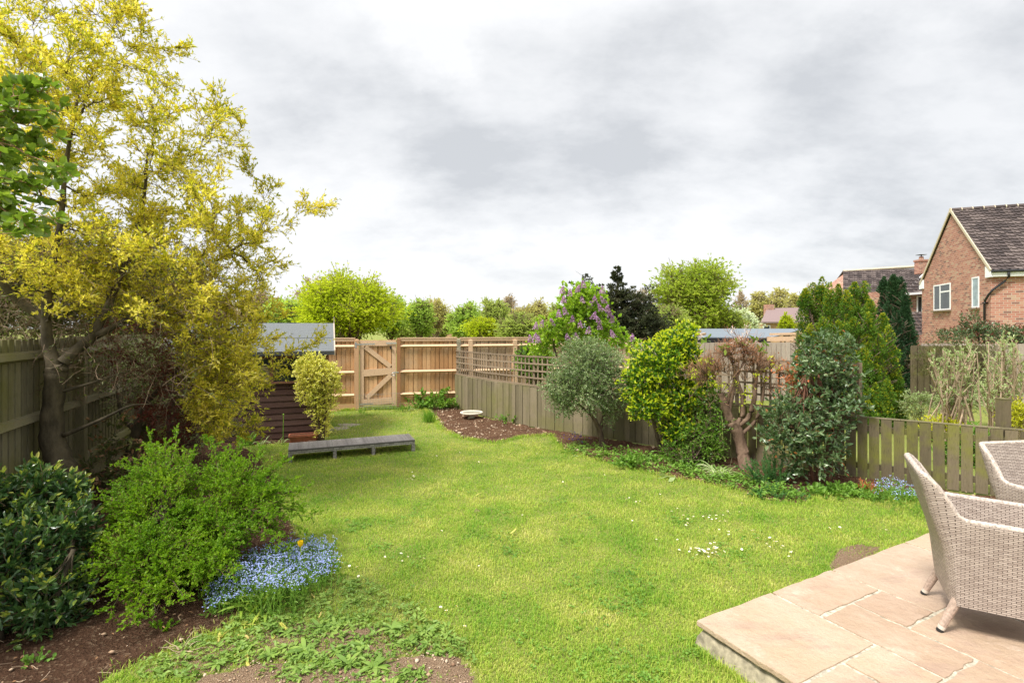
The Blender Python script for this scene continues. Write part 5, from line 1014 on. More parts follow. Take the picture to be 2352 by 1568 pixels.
# ---- skeleton shrub: branches from hubs out to tips, side shoots, leaves
def skel(name, label, cat, base, seed, trunks, hubs, tips, side_n, side_L, per, leaf, mats, tmat='twig', bark='bark', r0=.014, tpl='q', droop=.02, bend=.12, t0=.3, up=.25, tipm=None, tipt=.8, spread=.9, extra=None, wob=.12, lup=.3, S=5, hubpick='near', twr=.0025, ns=9):
    rng = np.random.default_rng(seed); base = np.array(base, float); root = empty(name, tuple(base), label, cat)
    t = Geo()
    for (P, Rr) in trunks:
        P = np.asarray(P, float); Rr = np.asarray(Rr, float); u = np.linspace(0, 1, len(P)); uu = np.linspace(0, 1, len(P) * 4); P2 = np.stack([np.interp(uu, u, P[:, k]) for k in range(3)], 1)
        for _ in range(2): P2[1:-1] = (P2[:-2] + 2 * P2[1:-1] + P2[2:]) / 4
        r2 = np.interp(uu, u, Rr); tubes(t, P2 + rng.normal(size=P2.shape) * r2[:, None] * .05, r2 * rng.uniform(.93, 1.07, len(uu)), 10)
    hubs = np.asarray(hubs, float); tips = np.asarray(tips, float); n = len(tips); B = np.zeros((n, ns, 3))
    if hubpick == 'grow':
        # every tip joins the nearest wood already grown, so limbs fork again and again
        pts = hubs.copy(); rad = np.full(len(pts), r0 * 1.25); dist = np.zeros(len(pts)); dmin = np.min(np.linalg.norm(tips[:, None] - hubs[None], axis=2), 1); RB = np.zeros((n, ns))
        for i in np.argsort(dmin + rng.uniform(0, .25, n)):
            dd = np.linalg.norm(pts - tips[i], axis=1); k = np.argmin(np.maximum(dd, .18) + .45 * dist + rng.uniform(0, .06, len(pts))); L = dd[k]
            b = rng.normal(size=3) * bend * .5 * L; b[2] = abs(b[2]) * .6 + bend * .4 * L; B[i] = curve(pts[k], tips[i], b, ns, L * .02, rng)
            ra = min(rad[k] * .85, r0 * min(1, .35 + L * .8)); RB[i] = np.linspace(ra, max(.0022, ra * .3), ns); m_ = slice(2, ns - 1)
            pts = np.concatenate([pts, B[i][m_]]); rad = np.concatenate([rad, RB[i][m_]]); dist = np.concatenate([dist, dist[k] + L * np.linspace(0, 1, ns)[m_]])
        tubes(t, B, RB, 5, cap=False)
    else:
        for i in range(n):
            dd = np.linalg.norm(hubs - tips[i], axis=1); k = np.argmin(dd); L = dd[k]
            b = rng.normal(size=3) * bend * .5 * L; b[2] = abs(b[2]) * .6 + bend * .4 * L; B[i] = curve(hubs[k], tips[i], b, ns, L * .012, rng)
        tubes(t, B, np.broadcast_to(np.linspace(r0, r0 * .18, ns), (n, ns)), 5, cap=False)
    world_child(t, 'trunk', M[bark], root, True)
    g = Geo(); tt = np.sort(rng.uniform(t0, 1, (n, side_n)), 1); p, T = along(B, tt); p = p.reshape(-1, 3); T = T.reshape(-1, 3); m = len(p)
    Dr = norm(T * .8 + rng.normal(size=(m, 3)) * .65 + np.array((0, 0, up))); L = side_L * (1.25 - tt.ravel()) * rng.uniform(.4, 1.2, m) + side_L * .12
    Q = grow(rng, p, Dr, L, S, droop, wob); tubes(g, Q, np.broadcast_to(np.linspace(twr, twr * .5, S), (m, S)), 3, len(mats), cap=False)
    dress(g, rng, Q, per, leaf[0], leaf[1], tpl, 0, tipm=tipm, tipt=tipt, spread=spread, up=lup)
    dress(g, rng, B, per, leaf[0], leaf[1], tpl, 0, t0=max(t0, .6), spread=spread, up=lup)
    if extra: extra(g, rng, B, Q)
    world_child(g, 'crown', [M[x] for x in mats] + [M[tmat]], root); return root

# ---- big yellow tree
def yellow_tree():
    rng = np.random.default_rng(70); Y0 = 4.9
    trunk = [(np.array([(*W(192, 1197)[:2], -.03), D(170, 1120, 4.9), D(140, 1070, 4.9), D(118, 1010, 4.9), D(122, 930, 4.9), D(130, 860, 4.9), D(130, 838, 4.9)]), [.125, .115, .11, .105, .085, .09, .085]),
             (np.array([D(128, 850, 4.9), D(112, 800, 4.9), D(105, 740, 4.85), D(110, 640, 4.9), D(140, 520, 5.0), D(150, 380, 5.0), D(180, 220, 5.)]), [.07, .05, .042, .034, .026, .02, .012]),
             (np.array([D(135, 850, 4.9), D(165, 810, 4.95), D(215, 775, 5.1), D(250, 700, 5.2), D(290, 600, 5.3), D(330, 480, 5.4), D(340, 350, 5.4)]), [.07, .05, .04, .033, .026, .018, .01]),
             (np.array([D(215, 775, 5.1), D(300, 730, 5.2), D(400, 660, 5.4), D(480, 610, 5.6), D(560, 560, 5.7)]), [.034, .026, .02, .014, .008]),
             (np.array([D(110, 740, 4.9), D(40, 690, 4.8), D(-40, 600, 4.6)]), [.045, .035, .02]), (np.array([D(145, 1000, 4.9), D(220, 970, 4.95), D(300, 930, 5.1), D(345, 928, 5.2)]), [.022, .016, .012, .006]), (np.array([D(140, 900, 4.9), D(210, 880, 5.), D(300, 850, 5.2)]), [.018, .012, .006])]
    poly = [(-60, -120), (270, -120), (310, 0), (300, 90), (385, 125), (400, 180), (470, 215), (535, 275), (535, 340), (570, 420), (640, 455), (640, 500), (560, 520), (540, 590), (520, 640), (590, 690), (660, 745), (640, 800), (620, 840), (600, 900), (540, 960), (480, 930), (430, 820), (330, 740), (200, 720), (60, 690), (-60, 660)]
    edge = [(755, 474, 6.0), (740, 480, 6.0), (700, 450, 5.9), (720, 490, 5.9), (690, 515, 5.8), (640, 425, 5.8), (600, 415, 5.7), (562, 340, 5.5), (560, 365, 5.6), (552, 285, 5.5), (560, 385, 5.6), (540, 265, 5.4), (490, 205, 5.3), (500, 250, 5.4), (430, 112, 5.2), (415, 130, 5.2), (330, 70, 5.), (325, 40, 5.), (318, 20, 5.), (290, -20, 5.), (330, 110, 5.1), (200, 20, 4.8), (235, 40, 4.9), (60, 20, 4.7), (110, -30, 4.8), (650, 620, 5.9), (635, 600, 5.9), (600, 560, 5.8), (590, 625, 5.8), (610, 530, 5.8),
            (730, 790, 6.6), (700, 800, 6.5), (740, 775, 6.6), (660, 860, 6.3), (640, 840, 6.3), (665, 810, 6.4), (590, 965, 6.1), (600, 990, 6.1), (570, 1000, 6.), (620, 900, 6.2), (600, 880, 6.2), (640, 700, 6.2), (610, 660, 6.1), (560, 650, 6.), (520, 690, 5.9), (660, 730, 6.3), (560, 1010, 6.), (530, 980, 5.9), (500, 1000, 5.8), (470, 1010, 5.8)]
    q = samp_poly(rng, poly, 330); q2 = samp_poly(rng, [(430, 640), (540, 640), (610, 740), (600, 820), (560, 980), (500, 1010), (430, 900), (380, 760)], 60); q = np.concatenate([q, samp_poly(rng, [(200, 420), (560, 440), (640, 620), (560, 720), (200, 720), (60, 640)], 110)])
    tips = [D(x, y, Y) for x, y, Y in edge] + [D(x, y, 4.7 + 1.2 * rng.uniform() + .0006 * x) for x, y in q] + [D(x, y, 5.4 + .9 * rng.uniform()) for x, y in q2]
    q3 = samp_poly(rng, [(-60, 60), (280, 40), (440, 280), (540, 500), (520, 720), (300, 740), (100, 740), (-60, 680)], 75); tips += [D(x, y, 4.25 + .6 * rng.uniform()) for x, y in q3]
    q4 = samp_poly(rng, [(380, 700), (600, 760), (600, 860), (560, 980), (480, 1000), (400, 900)], 45); tips += [D(x, y, 5.3 + .5 * rng.uniform()) for x, y in q4]
    hubs = [P[k] + (P[k + 1] - P[k]) * f for P, _ in trunk[1:4] for k in range(1, len(P) - 1) for f in (0, .33, .66)] + [D(440, 640, 5.6), D(470, 720, 5.8), D(450, 800, 5.8), D(430, 880, 5.7), D(520, 760, 6.)] + [P for P in trunk[4][0][1:]]
    trunk.append((np.array([D(440, 640, 5.5), D(470, 720, 5.8), D(450, 800, 5.8), D(430, 880, 5.7)]), [.028, .022, .018, .01])); trunk.append((np.array([D(470, 720, 5.8), D(520, 760, 6.)]), [.018, .012]))
    def extra(g, rng, B, Q):
        # dark berry clusters on shoot tips
        k = rng.choice(len(Q), 420, replace=False); c = Q[k, -1]; n = len(c) * 6; p = np.repeat(c, 6, 0) + rng.normal(size=(n, 3)) * .014; leaves(g, p, rng.normal(size=(n, 3)), rng.normal(size=(n, 3)), .014, .014, 'clump', 2)
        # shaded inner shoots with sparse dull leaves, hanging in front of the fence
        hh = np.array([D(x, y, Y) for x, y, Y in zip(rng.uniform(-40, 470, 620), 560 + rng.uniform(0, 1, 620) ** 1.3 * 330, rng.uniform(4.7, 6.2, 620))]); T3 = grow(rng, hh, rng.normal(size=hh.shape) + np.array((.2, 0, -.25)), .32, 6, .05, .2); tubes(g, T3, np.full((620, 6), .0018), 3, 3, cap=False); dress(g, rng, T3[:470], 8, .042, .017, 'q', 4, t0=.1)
        # bare inner twigs
        h = np.array([D(x, y, Y) for x, y, Y in zip(rng.uniform(-20, 520, 1100), rng.uniform(540, 900, 1100), rng.uniform(4.9, 6.4, 1100))]); T2 = grow(rng, h, rng.normal(size=h.shape) + np.array((.3, 0, -.1)), .45, 7, .03, .28); tubes(g, T2, np.broadcast_to(np.linspace(.0032, .0012, 7), (1100, 7)), 3, 3, cap=False)
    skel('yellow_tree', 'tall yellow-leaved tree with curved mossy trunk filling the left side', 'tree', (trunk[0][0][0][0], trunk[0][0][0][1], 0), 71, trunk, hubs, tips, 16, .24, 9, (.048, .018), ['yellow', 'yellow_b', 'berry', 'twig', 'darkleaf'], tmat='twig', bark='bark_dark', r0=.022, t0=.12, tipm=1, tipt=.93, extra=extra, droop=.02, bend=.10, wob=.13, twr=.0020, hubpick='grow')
yellow_tree()
# dull red-leaved maple and tangle behind
def maple():
    rng = np.random.default_rng(72); base = W(292, 1115); tr = [(np.array([(base[0], base[1], -.02), D(298, 1050, 6.0), D(312, 990, 6.0), D(330, 930, 6.)]), [.07, .06, .05, .035]), (np.array([D(312, 990, 6.), D(280, 960, 6.), D(268, 900, 6.)]), [.035, .025, .012]), (np.array([D(330, 930, 6.), D(400, 860, 6.1), D(430, 800, 6.2)]), [.03, .02, .01])]
    q = samp_poly(rng, [(210, 700), (420, 700), (520, 780), (540, 900), (500, 1010), (380, 1040), (300, 930), (240, 830)], 90); tips = [D(x, y, 5.7 + rng.uniform() * .9) for x, y in q]
    skel('maple_tree', 'small dull red-leaved maple tangled under the yellow tree', 'tree', (base[0], base[1], 0), 73, tr, [P for P in tr[0][0][1:]] + [P for P in tr[2][0]] + [tr[1][0][-1]], tips, 12, .30, 8, (.035, .016), ['redleaf', 'redleaf'], tmat='twig_red', bark='bark_dark', r0=.012, t0=.15, bend=.15, wob=.22, hubpick='grow')
maple()
b_ = D(420, 880, 6.9); plant('variegated_bush', 'green and cream bush half seen through the maple twigs', 'shrub', (b_[0], b_[1], 0), 74, [(np.array([(b_[0], b_[1], 0), (b_[0], b_[1], .6)]), [.03, .02])], [pb(420, 860, 6.9, 110, 110), pb(350, 830, 6.9, 80, 60), pb(480, 950, 6.9, 80, 80), pb(300, 900, 6.6, 60, 80)], 1100, .25, 11, (.036, .017), ['palegreen', 'darkleaf'], shell=.45, tipm=1, tipt=.6)
# ground plants in the shade at the foot of the trunk
b_ = D(230, 1040, 5.4); plant('shade_plant', 'leafy green and rusty undergrowth between the trunk and the maple stem', 'plant', (b_[0], b_[1], 0), 75, [], [pb(225, 1080, 5.4, 50, 50), pb(260, 1010, 5.5, 40, 60), pb(330, 1100, 5.3, 60, 40)], 170, .18, 8, (.06, .028), ['darkleaf', 'deadleaf'], tpl='leaf', tipm=1, tipt=.75, limbs=12, limbr=.004)

# ---- fresh green spirea at left front
def spirea():
    rng = np.random.default_rng(80); bx, by, _ = W(376, 1365)
    poly = [(215, 1290), (240, 1180), (240, 1120), (330, 1040), (400, 1020), (480, 1010), (560, 1030), (620, 1060), (660, 1120), (670, 1180), (640, 1240), (560, 1250), (540, 1290), (500, 1350), (430, 1370), (330, 1380), (260, 1370)]
    edge = [(705, 1120, 4.3), (700, 1160, 4.2), (735, 1182, 4.1), (720, 1190, 4.0), (690, 1130, 4.3), (680, 1100, 4.4), (650, 1060, 4.4), (600, 1030, 4.5), (560, 1010, 4.5), (520, 1040, 4.4), (480, 1005, 4.4), (440, 1030, 4.4), (380, 1010, 4.2), (345, 1040, 4.2), (270, 1070, 4.0), (240, 1130, 3.9), (220, 1140, 3.8), (700, 1220, 3.9), (670, 1260, 3.8), (235, 1240, 3.5), (215, 1310, 3.3), (255, 1400, 3.1), (300, 1440, 3.0), (350, 1430, 3.0), (420, 1390, 3.05), (540, 1320, 3.2), (410, 985, 4.6), (340, 1000, 4.4), (600, 1120, 4.2), (640, 1150, 4.2)]
    q = np.concatenate([samp_poly(rng, poly, 150), samp_poly(rng, [(235, 1200), (300, 1150), (430, 1165), (540, 1190), (545, 1290), (500, 1340), (330, 1330), (250, 1290)], 120)]); tips = [D(*e) for e in edge]
    for x, y in q:
        Yb = 3.0 + (1440 - y) / 430 * 1.3; tips.append(D(x, y, Yb + rng.uniform(-.15, .45)))
    tips = np.array(tips); tips[:, 2] = np.maximum(tips[:, 2], .05)
    hubs = [(bx + rng.normal() * .06, by + rng.normal() * .08 + .1, .05 + .12 * rng.uniform()) for _ in range(10)] + [D(420, 1250, 3.75), D(470, 1200, 3.85), D(380, 1200, 3.8), D(330, 1280, 3.5), D(520, 1180, 4.)]
    tr = [(np.array([(bx, by + .05, 0), h]), [.03, .012]) for h in hubs[10:]] + [(np.array([(bx + a, by + b, 0), (bx + a * 3, by + b * 2, .35)]), [.03, .02]) for a, b in ((-.06, 0), (.05, .02), (0, .05), (.09, .04), (-.1, .05))]
    skel('green_shrub', 'bright fresh green shrub with arching wiry stems beside the forget-me-nots', 'shrub', (bx, by, 0), 81, tr, hubs, tips, 22, .20, 19, (.021, .0125), ['spirea'], tmat='twig_red', bark='bark_dark', r0=.007, t0=.3, bend=.10, up=.35, tpl='q', wob=.12, twr=.0016, S=5)
spirea()
# ---- dark glossy shrub bottom left
b_ = W(40, 1470)
plant('laurel_shrub', 'dark glossy-leaved shrub with pale young tips at the left edge', 'shrub', (b_[0], b_[1], 0), 82, [(np.array([(b_[0] + a, b_[1] + b, 0), (b_[0] + a * 2, b_[1] + b * 2, .45)]), [.02, .012]) for a, b in ((-.1, 0), (.08, .1), (0, .2), (-.2, .15))],
      [pb(50, 1180, 3.6, 105, 110, .34), pb(60, 1300, 3.3, 115, 120, .3), pb(100, 1390, 3.15, 85, 65, .25), pb(-60, 1250, 3.4, 90, 170, .3), pb(150, 1230, 3.5, 55, 70, .2), pb(120, 1150, 3.7, 60, 45, .2)], 1150, .13, 11, (.056, .026), ['laurel', 'laurel_tip'], tpl='leaf', tipm=1, tipt=.93, shell=.35, up=.5, limbs=60, limbr=.006, twigr=.0025, fill=700, bark='bark_dark')
# ---- griselinia at upper left, close to the camera
def gris():
    rng = np.random.default_rng(83); Y = 2.5; base = (-3.15, 2.5, 0); tr = [(np.array([base, (-3.2, 2.5, 1.2), D(-220, 560, Y), D(-150, 420, Y)]), [.05, .04, .03, .02])]
    tips = [D(*e) for e in [(135, 205, 2.5), (100, 215, 2.5), (150, 260, 2.5), (130, 300, 2.6), (170, 410, 2.4), (140, 440, 2.4), (120, 400, 2.5), (60, 250, 2.6), (10, 220, 2.5), (40, 300, 2.5), (100, 340, 2.6), (60, 420, 2.4), (20, 480, 2.4), (60, 520, 2.3), (110, 540, 2.4), (0, 540, 2.3), (30, 380, 2.6), (90, 480, 2.5), (0, 330, 2.4), (-30, 260, 2.4), (-20, 430, 2.3), (130, 510, 2.4), (50, 555, 2.4), (70, 350, 2.5), (30, 440, 2.5)]]
    skel('broadleaf_shrub', 'rounded mid green leaves on brown stems hanging in at the upper left edge', 'shrub', base, 84, tr, [tr[0][0][2], tr[0][0][3], D(-120, 300, Y)], tips, 6, .16, 7, (.050, .032), ['griselinia'], tmat='twig_tan', bark='twig_tan', r0=.006, t0=.45, tpl='round', bend=.08, wob=.15, twr=.0025, lup=.25)
gris()
# ---- variegated euonymus by the shed
b_ = W(738, 1013)
plant('variegated_shrub', 'cream and yellow variegated shrub, narrow-footed, in front of the shed corner', 'shrub', (b_[0], b_[1], 0), 85, [(np.array([(b_[0] + a, b_[1], 0), D(x, 960, 8.4), D(x2, 890, 8.4)]), [.02, .014, .008]) for a, x, x2 in ((0, 733, 715), (.02, 742, 745), (-.02, 728, 700), (.03, 746, 762))],
      [pb(728, 868, 8.35, 48, 42), pb(738, 925, 8.35, 36, 42), pb(742, 978, 8.4, 20, 28), pb(762, 865, 8.4, 22, 32), pb(700, 855, 8.3, 26, 30), pb(715, 830, 8.35, 28, 20), pb(770, 900, 8.4, 14, 26), pb(705, 900, 8.3, 24, 26)], 1300, .10, 9, (.036, .019), ['variegated'], tpl='leaf', shell=.35, up=.45, limbs=40, limbr=.007, twigr=.002, fill=500)
# ---- right border shrubs
plant('standard_shrub', 'small grey-green leaved tree with a leaning forked trunk before the low fence', 'tree', (1.405, 7.88, 0), 86, [(np.array([(1.405, 7.88, -.02), D(1382, 1005, 7.88), D(1372, 975, 7.86), D(1358, 950, 7.85), D(1350, 900, 7.85)]), [.05, .04, .035, .032, .018]), (np.array([D(1378, 985, 7.88), D(1388, 955, 7.9), D(1380, 905, 7.9)]), [.028, .022, .012]), (np.array([D(1360, 955, 7.85), D(1325, 925, 7.8), D(1300, 890, 7.8)]), [.02, .015, .008])],
      [pb(1345, 845, 7.85, 90, 66), pb(1340, 895, 7.8, 94, 58), pb(1280, 890, 7.8, 38, 50), pb(1412, 900, 7.8, 36, 60), pb(1345, 800, 7.85, 50, 22), pb(1385, 830, 7.85, 48, 38), pb(1298, 935, 7.75, 26, 28), pb(1402, 950, 7.75, 18, 30)], 2600, .15, 12, (.031, .018), ['pitto'], shell=.42, up=.15, limbs=60, limbr=.008, twigr=.002, tmat='twig_grey', fill=3000)
def lilac():
    rng = np.random.default_rng(87); Y = 10.6; bx = D(1320, 753, Y)[0]; base = (bx, Y, 0)
    root, g, _ = plant('lilac_bush', 'lilac bush with heart-shaped leaves and purple flower spikes behind the trellis', 'shrub', base, 87, [(np.array([base, D(1315, 800, Y), D(1330, 700, Y)]), [.04, .03, .015]), (np.array([base, D(1270, 790, Y), D(1260, 740, Y)]), [.03, .02, .012])],
        [pb(1330, 740, Y, 62, 70, .5), pb(1262, 765, Y, 42, 42, .4), pb(1355, 700, Y, 42, 40, .4), pb(1320, 690, Y, 40, 36, .35), pb(1390, 765, Y, 40, 35, .35), pb(1235, 800, Y, 26, 22, .3), pb(1342, 665, Y, 18, 14, .2), pb(1440, 790, Y, 16, 14, .2)], 760, .2, 9, (.068, .05), ['lilacleaf'], tpl='round', shell=.4, up=.3, limbs=30, limbr=.01, twigr=.004, fill=500)
    fl = [(1291, 668), (1308, 674), (1325, 665), (1341, 655), (1382, 668), (1383, 708), (1395, 710), (1400, 722), (1378, 735), (1284, 722), (1300, 716), (1230, 750), (1243, 745), (1228, 775), (1305, 776), (1452, 777), (1410, 768), (1378, 750), (1355, 702), (1340, 690), (1220, 780), (1237, 781), (1314, 735), (1333, 746), (1360, 726), (1295, 690), (1367, 690), (1325, 775), (1270, 742), (1350, 760), (1390, 690), (1404, 735)]
    g = Geo()
    for (x, y) in fl:
        c = D(x, y, Y - .42 + rng.uniform(-.1, .1)); n = 130; h = rng.uniform(0, 1, n); a = rng.uniform(0, 2 * PI, n); r = .060 * (1 - h) ** .6 * rng.uniform(.6, 1.1, n); tilt = rng.normal(size=2) * .25
        P = np.stack([c[0] + r * np.cos(a) + tilt[0] * h * .13, c[1] + r * np.sin(a) + tilt[1] * h * .1, c[2] - .06 + h * .15], 1); leaves(g, P, rng.normal(size=P.shape) + np.array((0, 0, .3)), rng.normal(size=P.shape), .021, .021, 'flower', 0)
    world_child(g, 'flowers', [M['lilac']], root)
lilac()
b_ = (2.15, 7.35, 0)
plant('choisya_shrub', 'dense bright yellow-tipped green shrub in the middle of the right border', 'shrub', b_, 88, [(np.array([(b_[0] + a, b_[1], 0), D(x, 980, 7.3), D(x2, 900, 7.3)]), [.03, .024, .012]) for a, x, x2 in ((.0, 1505, 1480), (.2, 1560, 1560), (.1, 1530, 1520))],
      [pb(1510, 840, 7.35, 72, 62), pb(1465, 880, 7.3, 40, 55), pb(1570, 825, 7.4, 45, 55), pb(1575, 765, 7.4, 26, 18), pb(1490, 930, 7.25, 56, 45), pb(1560, 920, 7.3, 55, 55), pb(1555, 790, 7.4, 48, 24), pb(1605, 880, 7.35, 36, 46), pb(1560, 990, 7.2, 48, 34), pb(1540, 780, 7.45, 24, 18)], 2100, .12, 11, (.050, .027), ['choisya', 'choisya_tip'], tpl='leaf', tipm=1, tipt=.66, shell=.32, up=.7, limbs=50, limbr=.009, twigr=.0025, fill=1800)
b_ = W(1590, 1075)
plant('evergreen_shrub', 'low dark evergreen growth and rose leaves under the yellow-tipped shrub', 'shrub', (b_[0], b_[1], 0), 89, [], [pb(1600, 1000, 7.0, 55, 42), pb(1635, 930, 7.0, 40, 36), pb(1640, 990, 6.85, 34, 40), pb(1560, 1040, 7.0, 44, 22), pb(1625, 1035, 6.85, 40, 26)], 760, .14, 9, (.035, .02), ['choisya', 'herb'], tipm=1, tipt=.7, tpl='leaf', shell=.5, limbs=30, limbr=.007, fill=300)
def pollard():
    rng = np.random.default_rng(90); Y = 6.85; base = W(1716, 1078)
    tr = [(np.array([(base[0], base[1], -.03), D(1704, 1030, Y), D(1694, 995, Y), D(1683, 972, Y), D(1672, 960, Y)]), [.088, .08, .078, .075, .05]), (np.array([D(1676, 968, Y), D(1664, 930, Y), D(1655, 903, Y)]), [.055, .06, .045]),
          (np.array([D(1690, 975, Y), D(1708, 955, Y), D(1704, 905, Y), D(1690, 860, Y), D(1680, 810, Y)]), [.035, .03, .024, .018, .008]), (np.array([D(1692, 980, Y), D(1725, 955, Y), D(1732, 915, Y), D(1738, 860, Y), D(1750, 790, Y)]), [.04, .036, .03, .022, .008]),
          (np.array([D(1700, 1000, Y), D(1735, 970, Y), D(1750, 930, Y), D(1757, 870, Y), D(1765, 830, Y)]), [.028, .024, .02, .015, .006]), (np.array([D(1672, 955, Y), D(1684, 900, Y), D(1688, 850, Y), D(1672, 800, Y)]), [.03, .026, .018, .008]), (np.array([D(1665, 940, Y), D(1680, 890, Y), D(1710, 830, Y), D(1705, 780, Y)]), [.026, .022, .015, .006])]
    tips = []
    for k in range(440):
        x = rng.normal(1695, 60); tips.append(D(x, 785 + abs(x - 1690) * .45 + rng.exponential(26), Y + rng.uniform(-.25, .25)))
    tips += [D(1680, 757, Y), D(1718, 745, Y), D(1727, 752, Y), D(1665, 760, Y), D(1757, 780, Y), D(1770, 775, Y), D(1800, 860, Y), D(1815, 880, Y), D(1620, 850, Y), D(1610, 870, Y)]
    hubs = [P[j] + (P[j + 1] - P[j]) * f for P, _ in tr[2:] for j in (1, 2) for f in (0, .35, .7)] + [D(x, y, Y + rng.uniform(-.15, .15)) for x, y in samp_poly(rng, [(1640, 900), (1760, 900), (1790, 850), (1610, 850)], 26)] + [tr[1][0][2], D(1640, 880, Y), D(1745, 850, Y), D(1770, 850, Y), D(1625, 870, Y), D(1700, 850, Y), D(1720, 840, Y)]
    def extra(g, rng, B, Q):
        # sparse yellow-green leaf bunches, pink blossom, orange buds
        def bunch(pts, n, sp, L, m, tpl='leaf'):
            p = np.repeat(np.array(pts), n, 0) + rng.normal(size=(len(pts) * n, 3)) * sp; leaves(g, p, rng.normal(size=p.shape) + (0, 0, .4), rng.normal(size=p.shape) + (0, 0, .6), L, L * .5, tpl, m)
        bunch([D(x, y, Y - .1) for x, y in [(1610, 828), (1630, 832), (1627, 829), (1593, 855), (1592, 865), (1632, 862), (1638, 860), (1641, 884), (1716, 898), (1725, 905), (1722, 890), (1656, 882), (1668, 893), (1690, 880), (1735, 860), (1758, 870), (1700, 905), (1745, 925), (1780, 930), (1770, 825), (1775, 838), (1710, 925), (1755, 850), (1785, 845), (1600, 860)]], 12, .024, .035, 1)
        bunch([D(x, y, Y - .1) for x, y in [(1686, 755), (1713, 750), (1716, 762), (1712, 768), (1690, 780), (1697, 778), (1703, 775), (1680, 765), (1716, 790), (1712, 812), (1720, 810), (1690, 835), (1715, 842), (1736, 782), (1660, 820), (1685, 790), (1680, 812), (1612, 772), (1607, 778), (1700, 800), (1692, 820)]], 16, .018, .018, 2, 'flower')
        bunch([D(x, y, Y - .1) for x, y in [(1735, 785), (1747, 798), (1752, 806), (1760, 795), (1620, 785), (1628, 780), (1700, 788), (1655, 800), (1662, 805)]], 5, .03, .085, 3)
        k = rng.choice(len(Q), 330); p = Q[k, -1] + rng.normal(size=(330, 3)) * .01; leaves(g, p, rng.normal(size=p.shape), rng.normal(size=p.shape), .026, .012, 'q', 4)
    skel('pollarded_tree', 'pollarded tree with thick cut trunk, bare brown shoots and a little pink blossom', 'tree', (base[0], base[1], 0), 91, tr, hubs, tips, 4, .20, 1, (.012, .006), ['orangeleaf', 'choisya_tip', 'pinkfl', 'griselinia', 'orangeleaf'], tmat='twig_tan', bark='bark_pol', r0=.0065, t0=.25, bend=.06, up=1.3, extra=extra, twr=.0028)
pollard()
b_ = W(1880, 1112)
plant('viburnum_shrub', 'tall dark green broad-leaved shrub with scattered orange leaves in the right border', 'shrub', (b_[0], b_[1], 0), 92, [(np.array([(b_[0] + a, b_[1], 0), D(x, 1000, 6.2), D(x2, 860, 6.2)]), [.018, .014, .008]) for a, x, x2 in ((0, 1870, 1880), (.05, 1900, 1915), (-.06, 1850, 1850), (.12, 1920, 1860))],
      [pb(1900, 815, 6.3, 42, 42), pb(1925, 870, 6.3, 36, 40), pb(1870, 860, 6.2, 34, 34), pb(1805, 990, 6.0, 56, 40), pb(1830, 940, 6.1, 40, 34), pb(1885, 960, 6.1, 52, 46), pb(1945, 930, 6.2, 34, 26), pb(1850, 1040, 5.95, 50, 40), pb(1915, 1030, 6.0, 26, 40), pb(1855, 830, 6.25, 20, 24), pb(1935, 800, 6.3, 24, 20), pb(1915, 900, 6.2, 48, 34)], 560, .21, 12, (.064, .034), ['viburnum', 'orangeleaf'], tpl='leaf', tipm=1, tipt=.992, shell=.38, up=.35, limbs=60, limbr=.006, twigr=.003, tmat='twig_red', fill=500, bark='twig_red')
g = Geo(); rng = np.random.default_rng(93)
b_ = D(1825, 870, 6.4); p = b_ + rng.normal(size=(260, 3)) * np.array((.10, .08, .10)); root = empty('copper_shrub', (b_[0], b_[1], 0), 'small copper-orange leaved shrub between the pollard and the dark viburnum', 'shrub')
leaves(g, p, rng.normal(size=p.shape), rng.normal(size=p.shape), .05, .028, 'leaf', 0); world_child(g, 'crown', [M['orangeleaf']], root)
g = Geo(); 
for k in range(6): tubes(g, curve((b_[0] + .02 * k, b_[1], 0), b_ + rng.normal(size=3) * .08, (0, 0, 0), 6, .02, rng), np.linspace(.008, .003, 6), 5)
world_child(g, 'trunk', M['twig_red'], root)

# ---- neighbour's garden
def stem_bush(name, label, x0, x1, ytop, Y, n, seed):
    rng = np.random.default_rng(seed); xc = (x0 + x1) / 2; bx = D(xc, 753, Y)[0]; root = empty(name, (bx, Y, 0), label, 'shrub'); t = Geo(); g = Geo()
    A = np.stack([bx + rng.normal(size=n) * .22, Y + rng.normal(size=n) * .18, np.zeros(n)], 1); xe = rng.uniform(x0, x1, n); ye = ytop + rng.exponential(35, n)
    tip = DD(np.stack([xe, ye], 1), np.full(n, Y) + rng.normal(size=n) * .25); P = np.stack([curve(a, b, (.0, 0, .03), 8, .006, rng) for a, b in zip(A, tip)]); tubes(t, P, np.broadcast_to(np.linspace(.014, .006, 8), (n, 8)), 5)
    tt = rng.uniform(.35, 1, (n, 5)); p, T = along(P, tt); p = p.reshape(-1, 3); T = T.reshape(-1, 3); Q = grow(rng, p, T + rng.normal(size=T.shape) * .5 + (0, 0, .4), .22 * rng.uniform(.5, 1.3, len(p)), 5, 0, .1); tubes(t, Q, np.broadcast_to(np.linspace(.007, .003, 5), (len(Q), 5)), 3)
    dress(g, rng, Q, 11, .05, .02, 'leaf', 0, t0=.3, up=.6); world_child(t, 'stems', M['twig_pale'], root); world_child(g, 'foliage', [M['palegreen']], root)
stem_bush('buddleia_shrub', 'hard-pruned shrub of pale bare stems with grey-green leaf tufts, right behind the slatted low fence', 2130, 2245, 800, 8.3, 46, 100)
stem_bush('buddleia_shrub', 'second pale-stemmed tufted shrub, at the right picture edge behind the mossy post', 2260, 2370, 785, 8.0, 44, 101)
